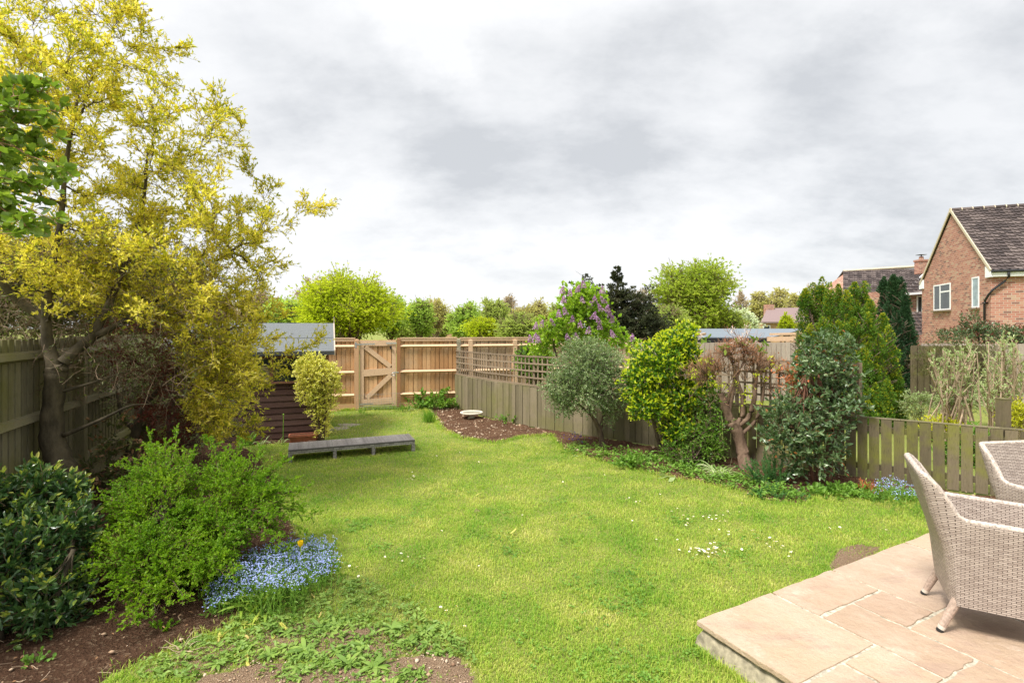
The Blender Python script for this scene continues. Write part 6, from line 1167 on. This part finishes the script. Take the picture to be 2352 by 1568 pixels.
b_ = D(2250, 765, 13.6); plant('photinia_hedge', 'red-tinged photinia hedge standing over the grey fence below the big house', 'hedge', (b_[0], b_[1], 0), 102, [(np.array([(b_[0] + a, b_[1], 0), (b_[0] + a, b_[1], 1.4)]), [.03, .02]) for a in (-1., 0, 1., 2.)], [pb(x, y, 13.6, rx, ry, .4) for x, y, rx, ry in ((2190, 775, 42, 16), (2230, 765, 30, 18), (2265, 768, 34, 20), (2310, 772, 40, 22), (2350, 775, 40, 20), (2400, 775, 50, 20), (2225, 745, 8, 20), (2235, 740, 6, 24))], 900, .2, 9, (.06, .028), ['viburnum', 'redleaf'], tipm=1, tipt=.86, tpl='leaf', limbs=30, shell=.45, up=.6)
plant('climber', 'dark green creeping evergreen spread over the grey boards beside the dark conifer', 'climber', (10.9, 12.0, 0), 103, [(np.array([(10.9, 12.0, 0), (10.8, 12., 1.1)]), [.03, .015])], [pb(2160, 830, 11.9, 60, 40, .25), pb(2220, 810, 11.9, 40, 22, .2), pb(2270, 820, 11.9, 60, 24, .2), pb(2300, 840, 11.8, 40, 30, .2)], 480, .3, 14, (.04, .016), ['darkleaf'], limbs=30, droop=.05)
for k, (x, y, rx, ry, Y, mat, lb) in enumerate([(2110, 930, 38, 26, 9.0, 'palegreen', 'pale variegated shrub with pink shoots right of the golden conifer'), (2200, 930, 60, 30, 9.2, 'palegreen', 'cream-green low shrub among the pale bare stems'), (2290, 900, 50, 50, 9.4, 'palegreen', 'taller cream-green shrub behind the mossy post'), (2345, 960, 24, 26, 7.4, 'goldbox', 'bright golden box bush at the right edge beside the mossy post'), (2165, 985, 60, 12, 8.2, 'goldbox', 'low yellow plant glimpsed over the top of the slatted fence'), (2250, 1040, 110, 55, 6.9, 'herb', 'leafy green plants showing through the gaps of the low fence')]):
    b_ = D(x, y, Y); plant('low_shrub', lb, 'shrub', (b_[0], b_[1], 0), 110 + k, [], [(b_, np.array((rx * Y / 1176, .25, ry * Y / 1176)))], 230 if k < 5 else 330, .16, 9, (.04, .02) if k < 5 else (.07, .03), [mat], tpl='leaf', limbs=14, limbr=.006, shell=.5, up=.4, bark='twig_pale')
TF('leafy_shrub', 'leafy green shrub in the neighbouring plot seen through the trellis', 1225, 800, 11.6, 40, 'herb', 118, nl=2500, lsz=.09, trunkr=.03, clumps=40)

# ------------------------------------------------------------------ herbaceous plants
def strap_clump(name, label, x, y, n, L, wd, mat, seed, droop=.25, tilt=.5, cat='plant', spread=.05, z0=0.0, S=7, mats=None, extra=None):
    rng = np.random.default_rng(seed); b = W(x, y); a = rng.uniform(0, 2 * PI, n); O = np.stack([b[0] + rng.normal(size=n) * spread, b[1] + rng.normal(size=n) * spread, np.full(n, z0)], 1)
    Dr = np.stack([np.cos(a) * tilt, np.sin(a) * tilt, np.ones(n)], 1) * rng.uniform(.6, 1.2, (n, 1)) + rng.normal(size=(n, 3)) * .12; P = grow(rng, O, Dr, L * rng.uniform(.55, 1.15, n), S, droop, .05); P[..., 2] = np.maximum(P[..., 2], .012)
    g = Geo(); w = wd * np.array([.7, 1, 1, .95, .8, .55, .08])[None, :S] * rng.uniform(.7, 1.2, (n, 1)); ribbons(g, P, w, 0, rng)
    if extra: extra(g, rng, b)
    o = g.build(name, [M[m] for m in (mats or [mat])], loc=(b[0], b[1], 0)); tag(o, label, cat); return o
def tulip(g, rng, b):
    P = curve((b[0], b[1], 0), D(690, 1254, 3.75), (0.01, 0, .0), 6); tubes(g, P, np.full(6, .004), 5, 0); c = P[-1]
    for k in range(6):
        a = k * PI / 3; F = np.array([[math.cos(a) * .22, math.sin(a) * .22, 1.]]); Nn = np.array([[math.cos(a), math.sin(a), 0.]]); leaves(g, np.array([c + np.array((math.cos(a) * .009, math.sin(a) * .009, -.004))]), F, -Nn, .046, .034, 'round', 1)
strap_clump('yellow_tulip', 'single yellow tulip standing behind the forget-me-nots', 688, 1335, 5, .22, .02, 'strap', 200, mats=['strap', 'yellowfl'], extra=tulip, cat='flower')
strap_clump('bulb_foliage', 'floppy green bulb leaves in front of the forget-me-nots', 590, 1400, 40, .26, .020, 'strap', 201, droop=.24, tilt=.75, spread=.07)
strap_clump('bulb_foliage', 'upright tall bulb leaves rising through the forget-me-nots', 625, 1375, 12, .28, .017, 'strap', 206, droop=.06, tilt=.3, spread=.06)
strap_clump('bulb_foliage', 'yellow dying bulb leaves collapsed on the weeds', 560, 1455, 13, .22, .018, 'strap_yel', 202, droop=.75, tilt=1.3, spread=.12)
strap_clump('bulb_foliage', 'small yellowed bulb leaves lying nearer the lawn', 735, 1385, 6, .14, .013, 'strap_yel', 203, droop=.8, tilt=1.4, spread=.06)
strap_clump('grass_clump', 'upright tuft of rushy dark green grass at the corner of the bare soil', 985, 970, 160, .26, .008, 'grass_dark', 204, droop=.03, tilt=.28, spread=.055)
strap_clump('striped_grass', 'tufted plant with cream-striped arching leaves at the lawn edge', 1652, 1095, 110, .26, .012, 'strap_cream', 205, droop=.28, tilt=.7, spread=.04)
strap_clump('bluebell_clump', 'bluebells with strap leaves at the foot of the grey-green tree', 1318, 1028, 70, .16, .009, 'strap', 207, droop=.3, tilt=.8, spread=.06, mats=['strap', 'violet'], extra=lambda g, rng, b: leaves(g, np.array((b[0] + .05, b[1] + .1, .15)) + rng.normal(size=(60, 3)) * (.09, .06, .035), rng.normal(size=(60, 3)), rng.normal(size=(60, 3)), .02, .02, 'flower', 1))
strap_clump('daffodil_leaves', 'grey-green daffodil leaves by the shed wall, nearest the trough', 640, 1020, 8, .26, .016, 'palegreen', 208, droop=.3, tilt=.5, spread=.03)
strap_clump('daffodil_leaves', 'grey-green daffodil leaves by the shed wall, second from the trough', 605, 1022, 9, .24, .016, 'palegreen', 218, droop=.32, tilt=.6, spread=.04)
strap_clump('leafy_plant', 'dark green broad-leaved bulb clump against the shed wall', 573, 1022, 34, .26, .022, 'herb', 209, droop=.08, tilt=.5, spread=.05)
strap_clump('daffodil_leaves', 'pale daffodil leaves bent over below the tan fence', 952, 942, 10, .24, .016, 'palegreen', 210, droop=.3, tilt=.7, spread=.05)
strap_clump('daffodil_leaves', 'pale daffodil leaves at the corner where the two fences meet', 1040, 935, 8, .22, .014, 'palegreen', 219, droop=.3, tilt=.8, spread=.04)
strap_clump('tulip_leaf', 'two broad grey-green tulip leaves flopped on the bed edge', 1545, 1100, 4, .26, .055, 'palegreen', 211, droop=.55, tilt=1.3, spread=.02)
strap_clump('tulip_leaf', 'single broad tulip leaf lying by the bluebells', 1322, 1050, 3, .17, .04, 'palegreen', 212, droop=.5, tilt=1.3, spread=.02)
strap_clump('grass_tuft', 'bright grass tuft with a dead leaf at the left gate post', 828, 950, 30, .16, .009, 'grass_dark', 213, droop=.08, tilt=.4, spread=.04)
# allium bud stem
g = Geo(); b = W(650, 1022); P = curve((b[0], b[1], 0), D(651, 955, b[1]), (0, 0, 0), 5); tubes(g, P, np.full(5, .006), 5); tubes(g, np.array([P[-1], P[-1] + (0, 0, .02), P[-1] + (0, 0, .035)]), np.array([.006, .015, .003]), 8); tag(g.build('seed_stem', M['herb']), 'single tall thin stem with a bud in front of the shed wall', 'plant')
def herb(name, label, x, y, w, h, n, L, mat, seed, tpl='leaf', Lf=(.05, .03), per=7, dep=None, up=.8, mats=None, extra=None, tipm=None, cat='plant', z=0, tipt=.85):
    rng = np.random.default_rng(seed); b = W(x, y); s = b[1] / 1176; W_ = w * s; H_ = h * s; dep = dep or W_ * .7
    O = np.stack([b[0] + rng.normal(size=n) * W_ * .3, b[1] + rng.normal(size=n) * dep * .3, np.zeros(n)], 1); Dr = np.stack([(O[:, 0] - b[0]) / W_ * 1.6 + rng.normal(size=n) * .25, (O[:, 1] - b[1]) / dep * 1.2 + rng.normal(size=n) * .25, np.full(n, up)], 1)
    P = grow(rng, O, Dr, H_ * rng.uniform(.5, 1.1, n), 5, .05, .12); g = Geo(); mm = mats or [mat]; tubes(g, P, np.broadcast_to(np.linspace(.004, .002, 5), (n, 5)), 3, 0, cap=False)
    dress(g, rng, P, per, Lf[0], Lf[1], tpl, 0, t0=.1, up=.2, tipm=tipm, tipt=tipt, nup=1.0)
    if extra: extra(g, rng, P, b)
    o = g.build(name, [M[m] for m in mm], loc=(b[0], b[1], 0)); tag(o, label, cat); return o
herb('leafy_shrub', 'fresh green bushy plant against the tan fence right of the gate', 1002, 938, 50, 52, 60, .3, 'herb', 230, Lf=(.095, .06), per=16, mats=['herb', 'choisya'], dep=.3)
herb('leafy_plant', 'lower broad-leaved plant right of the bushy one under the tan fence', 1020, 938, 40, 24, 20, .2, 'herb', 231, Lf=(.09, .045), per=6)
herb('leafy_plant', 'young green plant in the bare soil before the low fence', 1178, 970, 40, 24, 22, .2, 'herb', 232, Lf=(.09, .04), per=7)
herb('leafy_plant', 'ferny green plant at the right end of the bare soil by the fence', 1262, 975, 44, 30, 16, .2, 'spirea', 233, Lf=(.06, .02), per=12)
herb('leafy_plant', 'weedy green tuft at the right-hand gate post', 930, 944, 40, 24, 26, .2, 'herb', 234, Lf=(.04, .02), per=8)
herb('euphorbia_plant', 'feathery blue-green euphorbia in front of the dark viburnum', 1770, 1108, 64, 68, 55, .35, 'sage', 235, Lf=(.032, .006), per=70, up=1.3)
herb('euphorbia_plant', 'small sage-green feathery plant at the euphorbia foot', 1775, 1140, 90, 28, 30, .15, 'sage', 236, Lf=(.028, .007), per=30)
herb('orange_plant', 'small rusty orange and green plant below the viburnum', 1990, 1132, 40, 34, 24, .2, 'orangeleaf', 237, Lf=(.04, .018), per=9, mats=['orangeleaf', 'strap'], tipm=1)
herb('geranium_clump', 'tall lobed-leaf green clump under the yellow-tipped shrub', 1452, 1072, 50, 50, 40, .3, 'herb', 238, Lf=(.05, .035), per=9)
herb('sycamore_seedling', 'broad lobed sycamore leaves by the pollard trunk', 1658, 1052, 34, 40, 8, .3, 'herb', 239, Lf=(.11, .10), per=3, tpl='round')
herb('leafy_plant', 'round-leaved seedling in the bare soil at bottom left', 75, 1525, 28, 26, 8, .1, 'herb', 240, Lf=(.022, .018), per=7, tpl='round')
herb('green_shrub', 'small fresh green sprig in the soil before the bright shrub', 375, 1445, 30, 24, 10, .1, 'spirea', 241, Lf=(.017, .010), per=22)
herb('ground_ivy', 'low green plant patch on the soil edge under the viburnum', 1870, 1135, 60, 18, 40, .1, 'herb', 242, Lf=(.05, .035), per=5)
herb('ground_ivy', 'bright green low leaves in front of the slatted fence boards', 1935, 1135, 90, 26, 60, .12, 'herb', 243, Lf=(.05, .03), per=6)
def fmn(name, label, poly, n, zr, seed, nh):
    rng = np.random.default_rng(seed); q = samp_poly(rng, poly, n); P = []; 
    pc = np.array(poly).mean(0); dq = np.hypot((q[:, 0] - pc[0]) / 150, (q[:, 1] - pc[1]) / 75); z = zr[0] + (zr[1] - zr[0]) * rng.uniform(.25, 1.15, n) * np.clip(1.25 - dq * .75, .15, 1); T = np.array([W(x, y, zz) for (x, y), zz in zip(q + rng.normal(size=q.shape) * (9, 7), z)]); O = T.copy(); O[:, 2] = 0; O[:, :2] += rng.normal(size=(n, 2)) * .03
    St = np.stack([curve(a, b, (0, 0, 0), 5, .006, rng) for a, b in zip(O, T)]); g = Geo(); tubes(g, St, np.full((n, 5), .0014), 3, 0, cap=False)
    dress(g, rng, St, 5, .038, .012, 'leaf', 0, t0=.05, t1=.9, up=.4)
    c = np.repeat(T, nh, 0) + rng.normal(size=(n * nh, 3)) * (.014, .014, .007); leaves(g, c, rng.normal(size=c.shape) * (1, 1, .3), rng.normal(size=c.shape) * .5 + (0, -.4, 1), .0095, .0095, 'flower', 1)
    b = O.mean(0); tag(g.build(name, [M['herb'], M['bluefl']], loc=(b[0], b[1], 0)), label, 'flowers')
fmn('forget_me_nots', 'wide drift of pale blue forget-me-nots right of the bright green shrub', [(475, 1330), (500, 1290), (560, 1270), (640, 1245), (700, 1235), (765, 1245), (780, 1275), (770, 1300), (720, 1330), (660, 1345), (600, 1345), (540, 1370), (490, 1390), (470, 1360)], 950, (.03, .24), 250, 6)
fmn('forget_me_nots', 'small patch of blue forget-me-nots under the slatted fence', [(2010, 1105), (2040, 1095), (2110, 1120), (2115, 1135), (2030, 1130)], 80, (.08, .22), 251, 6)
# ground cover in the right border
def cover(name, label, poly, n, L, mat, seed, tpl='leaf', hz=.09, avoid=None, mats=None, flat=.5):
    rng = np.random.default_rng(seed); q = samp_poly(rng, poly, n); base = np.array(pxpoly([tuple(a) for a in q])) if poly[0][0] > 50 or poly[0][1] > 50 else q
    k = 6; a = rng.uniform(0, 2 * PI, n * k); P = np.repeat(base, k, 0) + rng.normal(size=(n * k, 2)) * .02; z = rng.uniform(.01, hz, n * k) * np.repeat(rng.uniform(.4, 1.3, n), k)
    P = np.stack([P[:, 0], P[:, 1], z], 1); F = np.stack([np.cos(a), np.sin(a), rng.uniform(0, flat * 1.6, n * k)], 1); sz = L * np.repeat(rng.uniform(.5, 1.3, n), k); g = Geo(); leaves(g, P, F, rng.normal(size=P.shape) * .4 + (0, 0, 1), sz, sz * .55, tpl, 0)
    o = g.build(name, [M[mat]]); tag(o, label, 'ground cover', kind='stuff'); return o
cover('ground_cover', 'patchy low green ground cover along the right border', [(1290, 1040), (1330, 1018), (1400, 1030), (1500, 1052), (1600, 1070), (1700, 1095), (1800, 1120), (1850, 1150), (1760, 1148), (1600, 1104), (1500, 1088), (1400, 1064)], 620, .042, 'herb', 260)
cover('ground_cover', 'tangled low green weeds at the foot of the slatted fence', [(1880, 1130), (1960, 1118), (2120, 1140), (2110, 1152), (2000, 1150)], 330, .036, 'herb', 261, hz=.06)
WEEDPOLY = [(290, 1545), (430, 1478), (520, 1445), (590, 1400), (640, 1350), (780, 1320), (860, 1330), (960, 1400), (1080, 1480), (1090, 1530), (960, 1500), (880, 1520), (760, 1530), (600, 1520), (440, 1558), (330, 1570)]
cover('weeds', 'low broad-leaved weeds between the soil and the lawn', WEEDPOLY, 520, .034, 'weed', 262, hz=.035, flat=.4)
cover('weeds', 'weeds creeping over the gravelly soil at the bottom', [(600, 1540), (700, 1520), (900, 1525), (1000, 1560), (900, 1640), (640, 1620)], 150, .032, 'weed', 263, hz=.03, flat=.4)
rng = np.random.default_rng(265); cc = samp_poly(rng, [(640, 1100), (1900, 1180), (1950, 1230), (1560, 1400), (1640, 1560), (1100, 1560), (780, 1300)], 30); pp = []
for (x, y) in cc:
    b0 = W(x, y); kk = rng.integers(8, 30); sp = rng.uniform(.05, .16); pp += [(b0[0] + a * sp, b0[1] + c * sp) for a, c in rng.normal(size=(kk, 2))]
pp = np.array(pp); k6 = 5; a = rng.uniform(0, 2 * PI, len(pp) * k6); P = np.repeat(pp, k6, 0) + rng.normal(size=(len(pp) * k6, 2)) * .012; P = np.stack([P[:, 0], P[:, 1], rng.uniform(.008, .026, len(P))], 1)
g = Geo(); leaves(g, P, np.stack([np.cos(a), np.sin(a), rng.uniform(.1, .5, len(a))], 1), rng.normal(size=P.shape) * .4 + (0, 0, 1), .017, .012, 'round', 0); tag(g.build('clover', [M['herb']]), 'small patches of clover and broad weeds among the lawn grass', 'ground cover', kind='stuff')
simple_poly_obj('thin_soil', pxpoly([(300, 1548), (440, 1484), (560, 1450), (640, 1420), (760, 1425), (900, 1440), (1040, 1490), (1085, 1535), (960, 1500), (880, 1520), (760, 1533), (600, 1520), (440, 1558)]), .0, M['gravel'], seed=9, cell=.03, amp=.006, lift=.006)
# plantain rosettes
def rosette(seed, L, n):
    rng = np.random.default_rng(seed); a = np.arange(n) * 2.4; O = np.zeros((n, 3)); O[:, 2] = .008; P = grow(rng, O, np.stack([np.cos(a), np.sin(a), rng.uniform(.25, .8, n)], 1), L * rng.uniform(.6, 1.1, n), 5, .22, .05); g = Geo(); ribbons(g, P, .017 * np.array([.35, .9, 1.2, .9, .1])[None] * (L / .08) * np.ones((n, 1)), 0, rng); return g
ros = rosette(3, .085, 13).build('plantain_weed', [M['weed']]); tag(ros, 'dark green plantain rosette in the weedy ground at the bottom of the picture', 'weed', 'plantain rosettes at the bottom of the lawn')
rng = np.random.default_rng(264); pts = [(735, 1445), (770, 1500), (830, 1485), (700, 1500), (900, 1450), (660, 1460), (620, 1510), (860, 1540), (940, 1480), (560, 1500), (800, 1530), (500, 1530), (690, 1545), (980, 1455), (770, 1440)]
for i, (x, y) in enumerate(pts):
    o = ros if i == 0 else ros.copy()
    if i: C.objects.link(o)
    p = W(x, y); o.location = (p[0], p[1], .005); o.rotation_euler = (0, 0, rng.uniform(0, 6)); s = rng.uniform(.7, 1.25); o.scale = (s, s, s)
# daisies
g = Geo(); n = 11; a = np.arange(n) * 2 * PI / n; leaves(g, np.zeros((n, 3)) + (0, 0, .03), np.stack([np.cos(a), np.sin(a), np.full(n, .25)], 1), np.tile((0, 0, 1.), (n, 1)), .0105, .006, 'q', 0); lathe(g, [(0, .035), (.0035, .033), (.004, .029)], 8, 1); tubes(g, np.array([(0, 0, 0), (0, 0, .03)]), np.array([.001, .001]), 3, 2)
dz = g.build('daisy', [M['whitefl'], M['yellowfl'], M['herb']]); DG = 'daisies scattered over the lawn'; tag(dz, 'small white daisy growing in the lawn', 'flower', DG)
cl = [(955, 1100, 9, 16, 5), (1620, 1275, 22, 26, 7), (1645, 1270, 10, 30, 10), (1790, 1262, 9, 20, 10), (1630, 1195, 14, 30, 10), (1600, 1205, 6, 20, 8), (1030, 1052, 8, 25, 5), (1680, 1230, 5, 25, 8), (920, 1290, 4, 20, 6), (1470, 1150, 5, 40, 8), (1300, 1100, 4, 60, 15), (850, 1030, 3, 20, 3), (1150, 1140, 3, 80, 20), (2000, 1215, 3, 60, 15), (1740, 1180, 6, 60, 20), (1560, 1180, 5, 30, 12), (1500, 1250, 3, 60, 30), (1000, 1300, 6, 120, 60), (800, 1310, 2, 30, 10), (1200, 1050, 4, 80, 12), (1830, 1280, 3, 15, 6), (1450, 1110, 3, 30, 10), (900, 975, 3, 25, 3), (980, 1410, 4, 80, 30)]
k = 0
for (x, y, n, sx_, sy_) in cl:
    for _ in range(n):
        p = W(x + rng.normal() * sx_, y + rng.normal() * sy_)
        if inpoly(np.array([p[0]]), np.array([p[1]]), PATIO_POLY)[0]: continue
        o = dz if k == 0 else dz.copy()
        if k: C.objects.link(o)
        k += 1; o.location = (p[0], p[1], rng.uniform(.0, .012)); o.rotation_euler = (rng.uniform(-.3, .3) + .2, rng.uniform(-.3, .3), rng.uniform(0, 6)); s = rng.uniform(.8, 1.25); o.scale = (s, s, s)
# stones and litter
def stones(name, label, poly, n, r, seed, world=False):
    rng = np.random.default_rng(seed); q = samp_poly(rng, poly, n); base = np.array([[1, 0, 0], [-1, 0, 0], [0, 1, 0], [0, -1, 0], [0, 0, 1], [0, 0, -1], [.6, .6, .5], [-.6, .6, .5], [.6, -.6, .5], [-.6, -.6, .5]], float)
    T = base[None] * rng.uniform(.6, 1.2, (n, 10, 1)) * (rng.gamma(1.6, .5, n)[:, None, None] * r) * rng.uniform(.6, 1.1, (n, 1, 3)) * (1, 1, .7); V = T + np.stack([q[:, 0], q[:, 1], np.full(n, .018)], 1)[:, None]
    F = np.array([(4, 6, 8), (4, 7, 6), (4, 9, 7), (4, 8, 9), (6, 0, 8), (6, 2, 0), (7, 2, 6), (7, 1, 2), (9, 1, 7), (9, 3, 1), (8, 3, 9), (8, 0, 3), (5, 0, 2), (5, 2, 1), (5, 1, 3), (5, 3, 0)]); g = Geo(); g.add(V, (F[None] + (np.arange(n) * 10)[:, None, None]).reshape(-1, 3)); tag(g.build(name, M['pebble'], smooth=True), label, 'stones', kind='stuff')
stones('pebbles', 'pale pebbles in the bare soil round the bird bath', RIGHT_BED[:9] + RIGHT_BED[-3:], 900, .014, 270)
stones('pebbles', 'small stones in the right border soil', RIGHT_BED, 500, .011, 271)
stones('pebbles', 'small stones on the dark soil at the left', LEFT_BED[:14], 600, .007, 272); stones('gravel', 'fine gravel on the bare patch at the bottom', GRAVEL, 2500, .0045, 273)
def litter(name, label, poly, n, L, seed, mat='deadleaf'):
    rng = np.random.default_rng(seed); q = samp_poly(rng, poly, n); P = np.stack([q[:, 0], q[:, 1], np.full(n, .03)], 1); g = Geo(); leaves(g, P, rng.normal(size=(n, 3)) * (1, 1, .2), rng.normal(size=(n, 3)) * .4 + (0, 0, 1), L * rng.uniform(.5, 1.2, n), L * .4, 'leaf', 0)
    T = grow(rng, P[: n // 2], rng.normal(size=(n // 2, 3)) * (1, 1, .1), L * 2.2, 5, 0, .2); T[..., 2] = np.maximum(T[..., 2], .02); tubes(g, T, np.full((n // 2, 5), .0012), 3, 1); tag(g.build(name, [M[mat], M['twig_pale']]), label, 'leaf litter', kind='stuff')
litter('leaf_litter', 'dry leaves and twigs on the dark left soil', LEFT_BED[:14], 260, .03, 274); litter('leaf_litter', 'dry leaves in the right border', RIGHT_BED[8:], 320, .03, 275)
g = Geo(); rng = np.random.default_rng(276); b = W(420, 1500)
P = grow(rng, np.tile((b[0], b[1], .01), (26, 1)), rng.normal(size=(26, 3)) * (1, 1, .3) + (0, 0, .35), .13, 6, .1, .25); tubes(g, P, np.broadcast_to(np.linspace(.003, .001, 6), (26, 6)), 4); tag(g.build('dead_roots', M['twig_pale'], loc=None), 'dried grey root tuft lying on the dark soil', 'roots')
for k, (x, y, lb) in enumerate([(1092, 1145, 'single pale fallen petal on the middle of the lawn'), (1172, 1233, 'single yellow fallen leaf in the centre of the lawn'), (858, 962, 'pale dead leaf near the gate'), (776, 1145, 'thin pale leaf standing in the grass right of the green shrub')]):
    p = W(x, y); g = Geo(); r = np.random.default_rng(k); P = grow(r, np.array([[p[0], p[1], .03]]), np.array([[.6, .5, .25 if k < 3 else 1.5]]), .09, 7, .05, .08); ribbons(g, P, .02 * np.array([[.3, .8, 1, 1, .9, .6, .1]]) * (1 if k < 3 else .4), 0, r); tag(g.build('fallen_leaf', M['strap_yel'] if k < 3 else M['palegreen'], loc=(p[0], p[1], .03)), lb, 'leaf')

# ------------------------------------------------------------------ grass blades
def grass():
    rng = np.random.default_rng(300); out = []
    for (y0, y1, n, h) in ((1.6, 3.6, 120000, .026), (3.6, 5.5, 110000, .026), (5.5, 8.2, 90000, .028), (8.2, 12.4, 60000, .032)):
        Y = rng.uniform(y0, y1, n * 2); X = rng.uniform(-1.05, 1.05, n * 2) * Y
        ok = ~inpoly(X, Y, LEFT_BED) & ~inpoly(X, Y, RIGHT_BED) & ~inpoly(X, Y, PATIO_POLY) & ~(inpoly(X, Y, GRAVEL) & (rng.uniform(0, 1, len(X)) > .06))
        wp = pxpoly(WEEDPOLY); ok &= ~(inpoly(X, Y, wp) & (rng.uniform(0, 1, len(X)) > .38))
        bp = pxpoly([(1900, 1305), (1925, 1262), (1965, 1250), (2030, 1258), (2000, 1283), (1925, 1316)]); ok &= ~(inpoly(X, Y, bp) & (rng.uniform(0, 1, len(X)) > .25))
        # inside the garden only
        fy = 11.95 + (X + 1.33) * .205; ok &= Y < fy - .02; ok &= X > -3.9 - .41 * (Y - 3.2)
        lf = np.interp(X, [p[0] for p in FENCE_LOW], [p[1] for p in FENCE_LOW]); ok &= (X < -1.33) | (Y < lf)
        shx = (X + 3.12) * .94 + (Y - 8.7) * .342; shy = -(X + 3.12) * .342 + (Y - 8.7) * .94; ok &= ~((shx < 0) & (shx > -2.35) & (shy > 0) & (shy < 1.7))
        X, Y = X[ok][:n], Y[ok][:n]; tuft = np.sin(X * 9 + 2 * np.sin(Y * 7)) * np.sin(Y * 8 + 2 * np.sin(X * 5)); hh = h * rng.uniform(.45, 1.25, len(X)) * (1 + .35 * tuft) * np.where(rng.uniform(0, 1, len(X)) > .985, 1.8, 1)
        out.append((X, Y, hh))
    # longer fringe along beds, patio and fences
    def fringe(A, B, n, h, w=.04):
        t = rng.uniform(0, 1, n); X = A[0] + (B[0] - A[0]) * t + rng.normal(size=n) * w; Y = A[1] + (B[1] - A[1]) * t + rng.normal(size=n) * w; ok = ~inpoly(X, Y, PATIO_POLY); out.append((X[ok], Y[ok], (h * rng.uniform(.5, 1.3, n))[ok]))
    for i in range(0, 19): fringe(RIGHT_BED[i], RIGHT_BED[i + 1], int(420 * math.dist(RIGHT_BED[i], RIGHT_BED[i + 1])) + 5, .055)
    for i in range(3, 13): fringe(LEFT_BED[i], LEFT_BED[i + 1], int(300 * math.dist(LEFT_BED[i], LEFT_BED[i + 1])) + 5, .05)
    fringe(PATIO_POLY[0] - np.array(PU[:2] + PV[:2]) * .03, PATIO_POLY[1] - np.array(PU[:2] + PV[:2]) * .03, 2600, .05, .015); fringe(PATIO_POLY[0] - PU[:2] * .05, PATIO_POLY[3] - PU[:2] * .05, 1800, .06, .02)
    fringe(FAT(785) + FNRM * .06, FAT(960) + FNRM * .06, 1700, .08, .03); fringe((-3.0, 6.9), (-1.45, 7.55), 300, .035, .03)
    X = np.concatenate([o[0] for o in out]); Y = np.concatenate([o[1] for o in out]); H = np.concatenate([o[2] for o in out]); n = len(X)
    a = rng.uniform(0, 2 * PI, n); ln = rng.uniform(.2, 1.0, n); w = .0026 * (1 + Y * .16) * rng.uniform(.7, 1.3, n); ca, sa = np.cos(a), np.sin(a); px, py = -sa, ca
    def pt(f, g_, s): return np.stack([X + ca * ln * H * g_ + px * w * s, Y + sa * ln * H * g_ + py * w * s, H * f], 1)
    V = np.stack([pt(-.05, 0, -.5), pt(-.05, 0, .5), pt(.55, .28, .42), pt(.55, .28, -.42), pt(.95 , .95, 0)], 1); V[:, 4, 2] = H * (1.05 - .45 * ln)
    off = (np.arange(n) * 5)[:, None, None]; g = Geo(); g.add(V, [(np.array([[0, 1, 2, 3]])[None] + off).reshape(-1, 4), (np.array([[3, 2, 4]])[None] + off).reshape(-1, 3)])
    o = g.build('grass', [M['grass']]); tag(o, 'short mixed green and yellowish lawn grass', 'grass', kind='stuff')
grass()
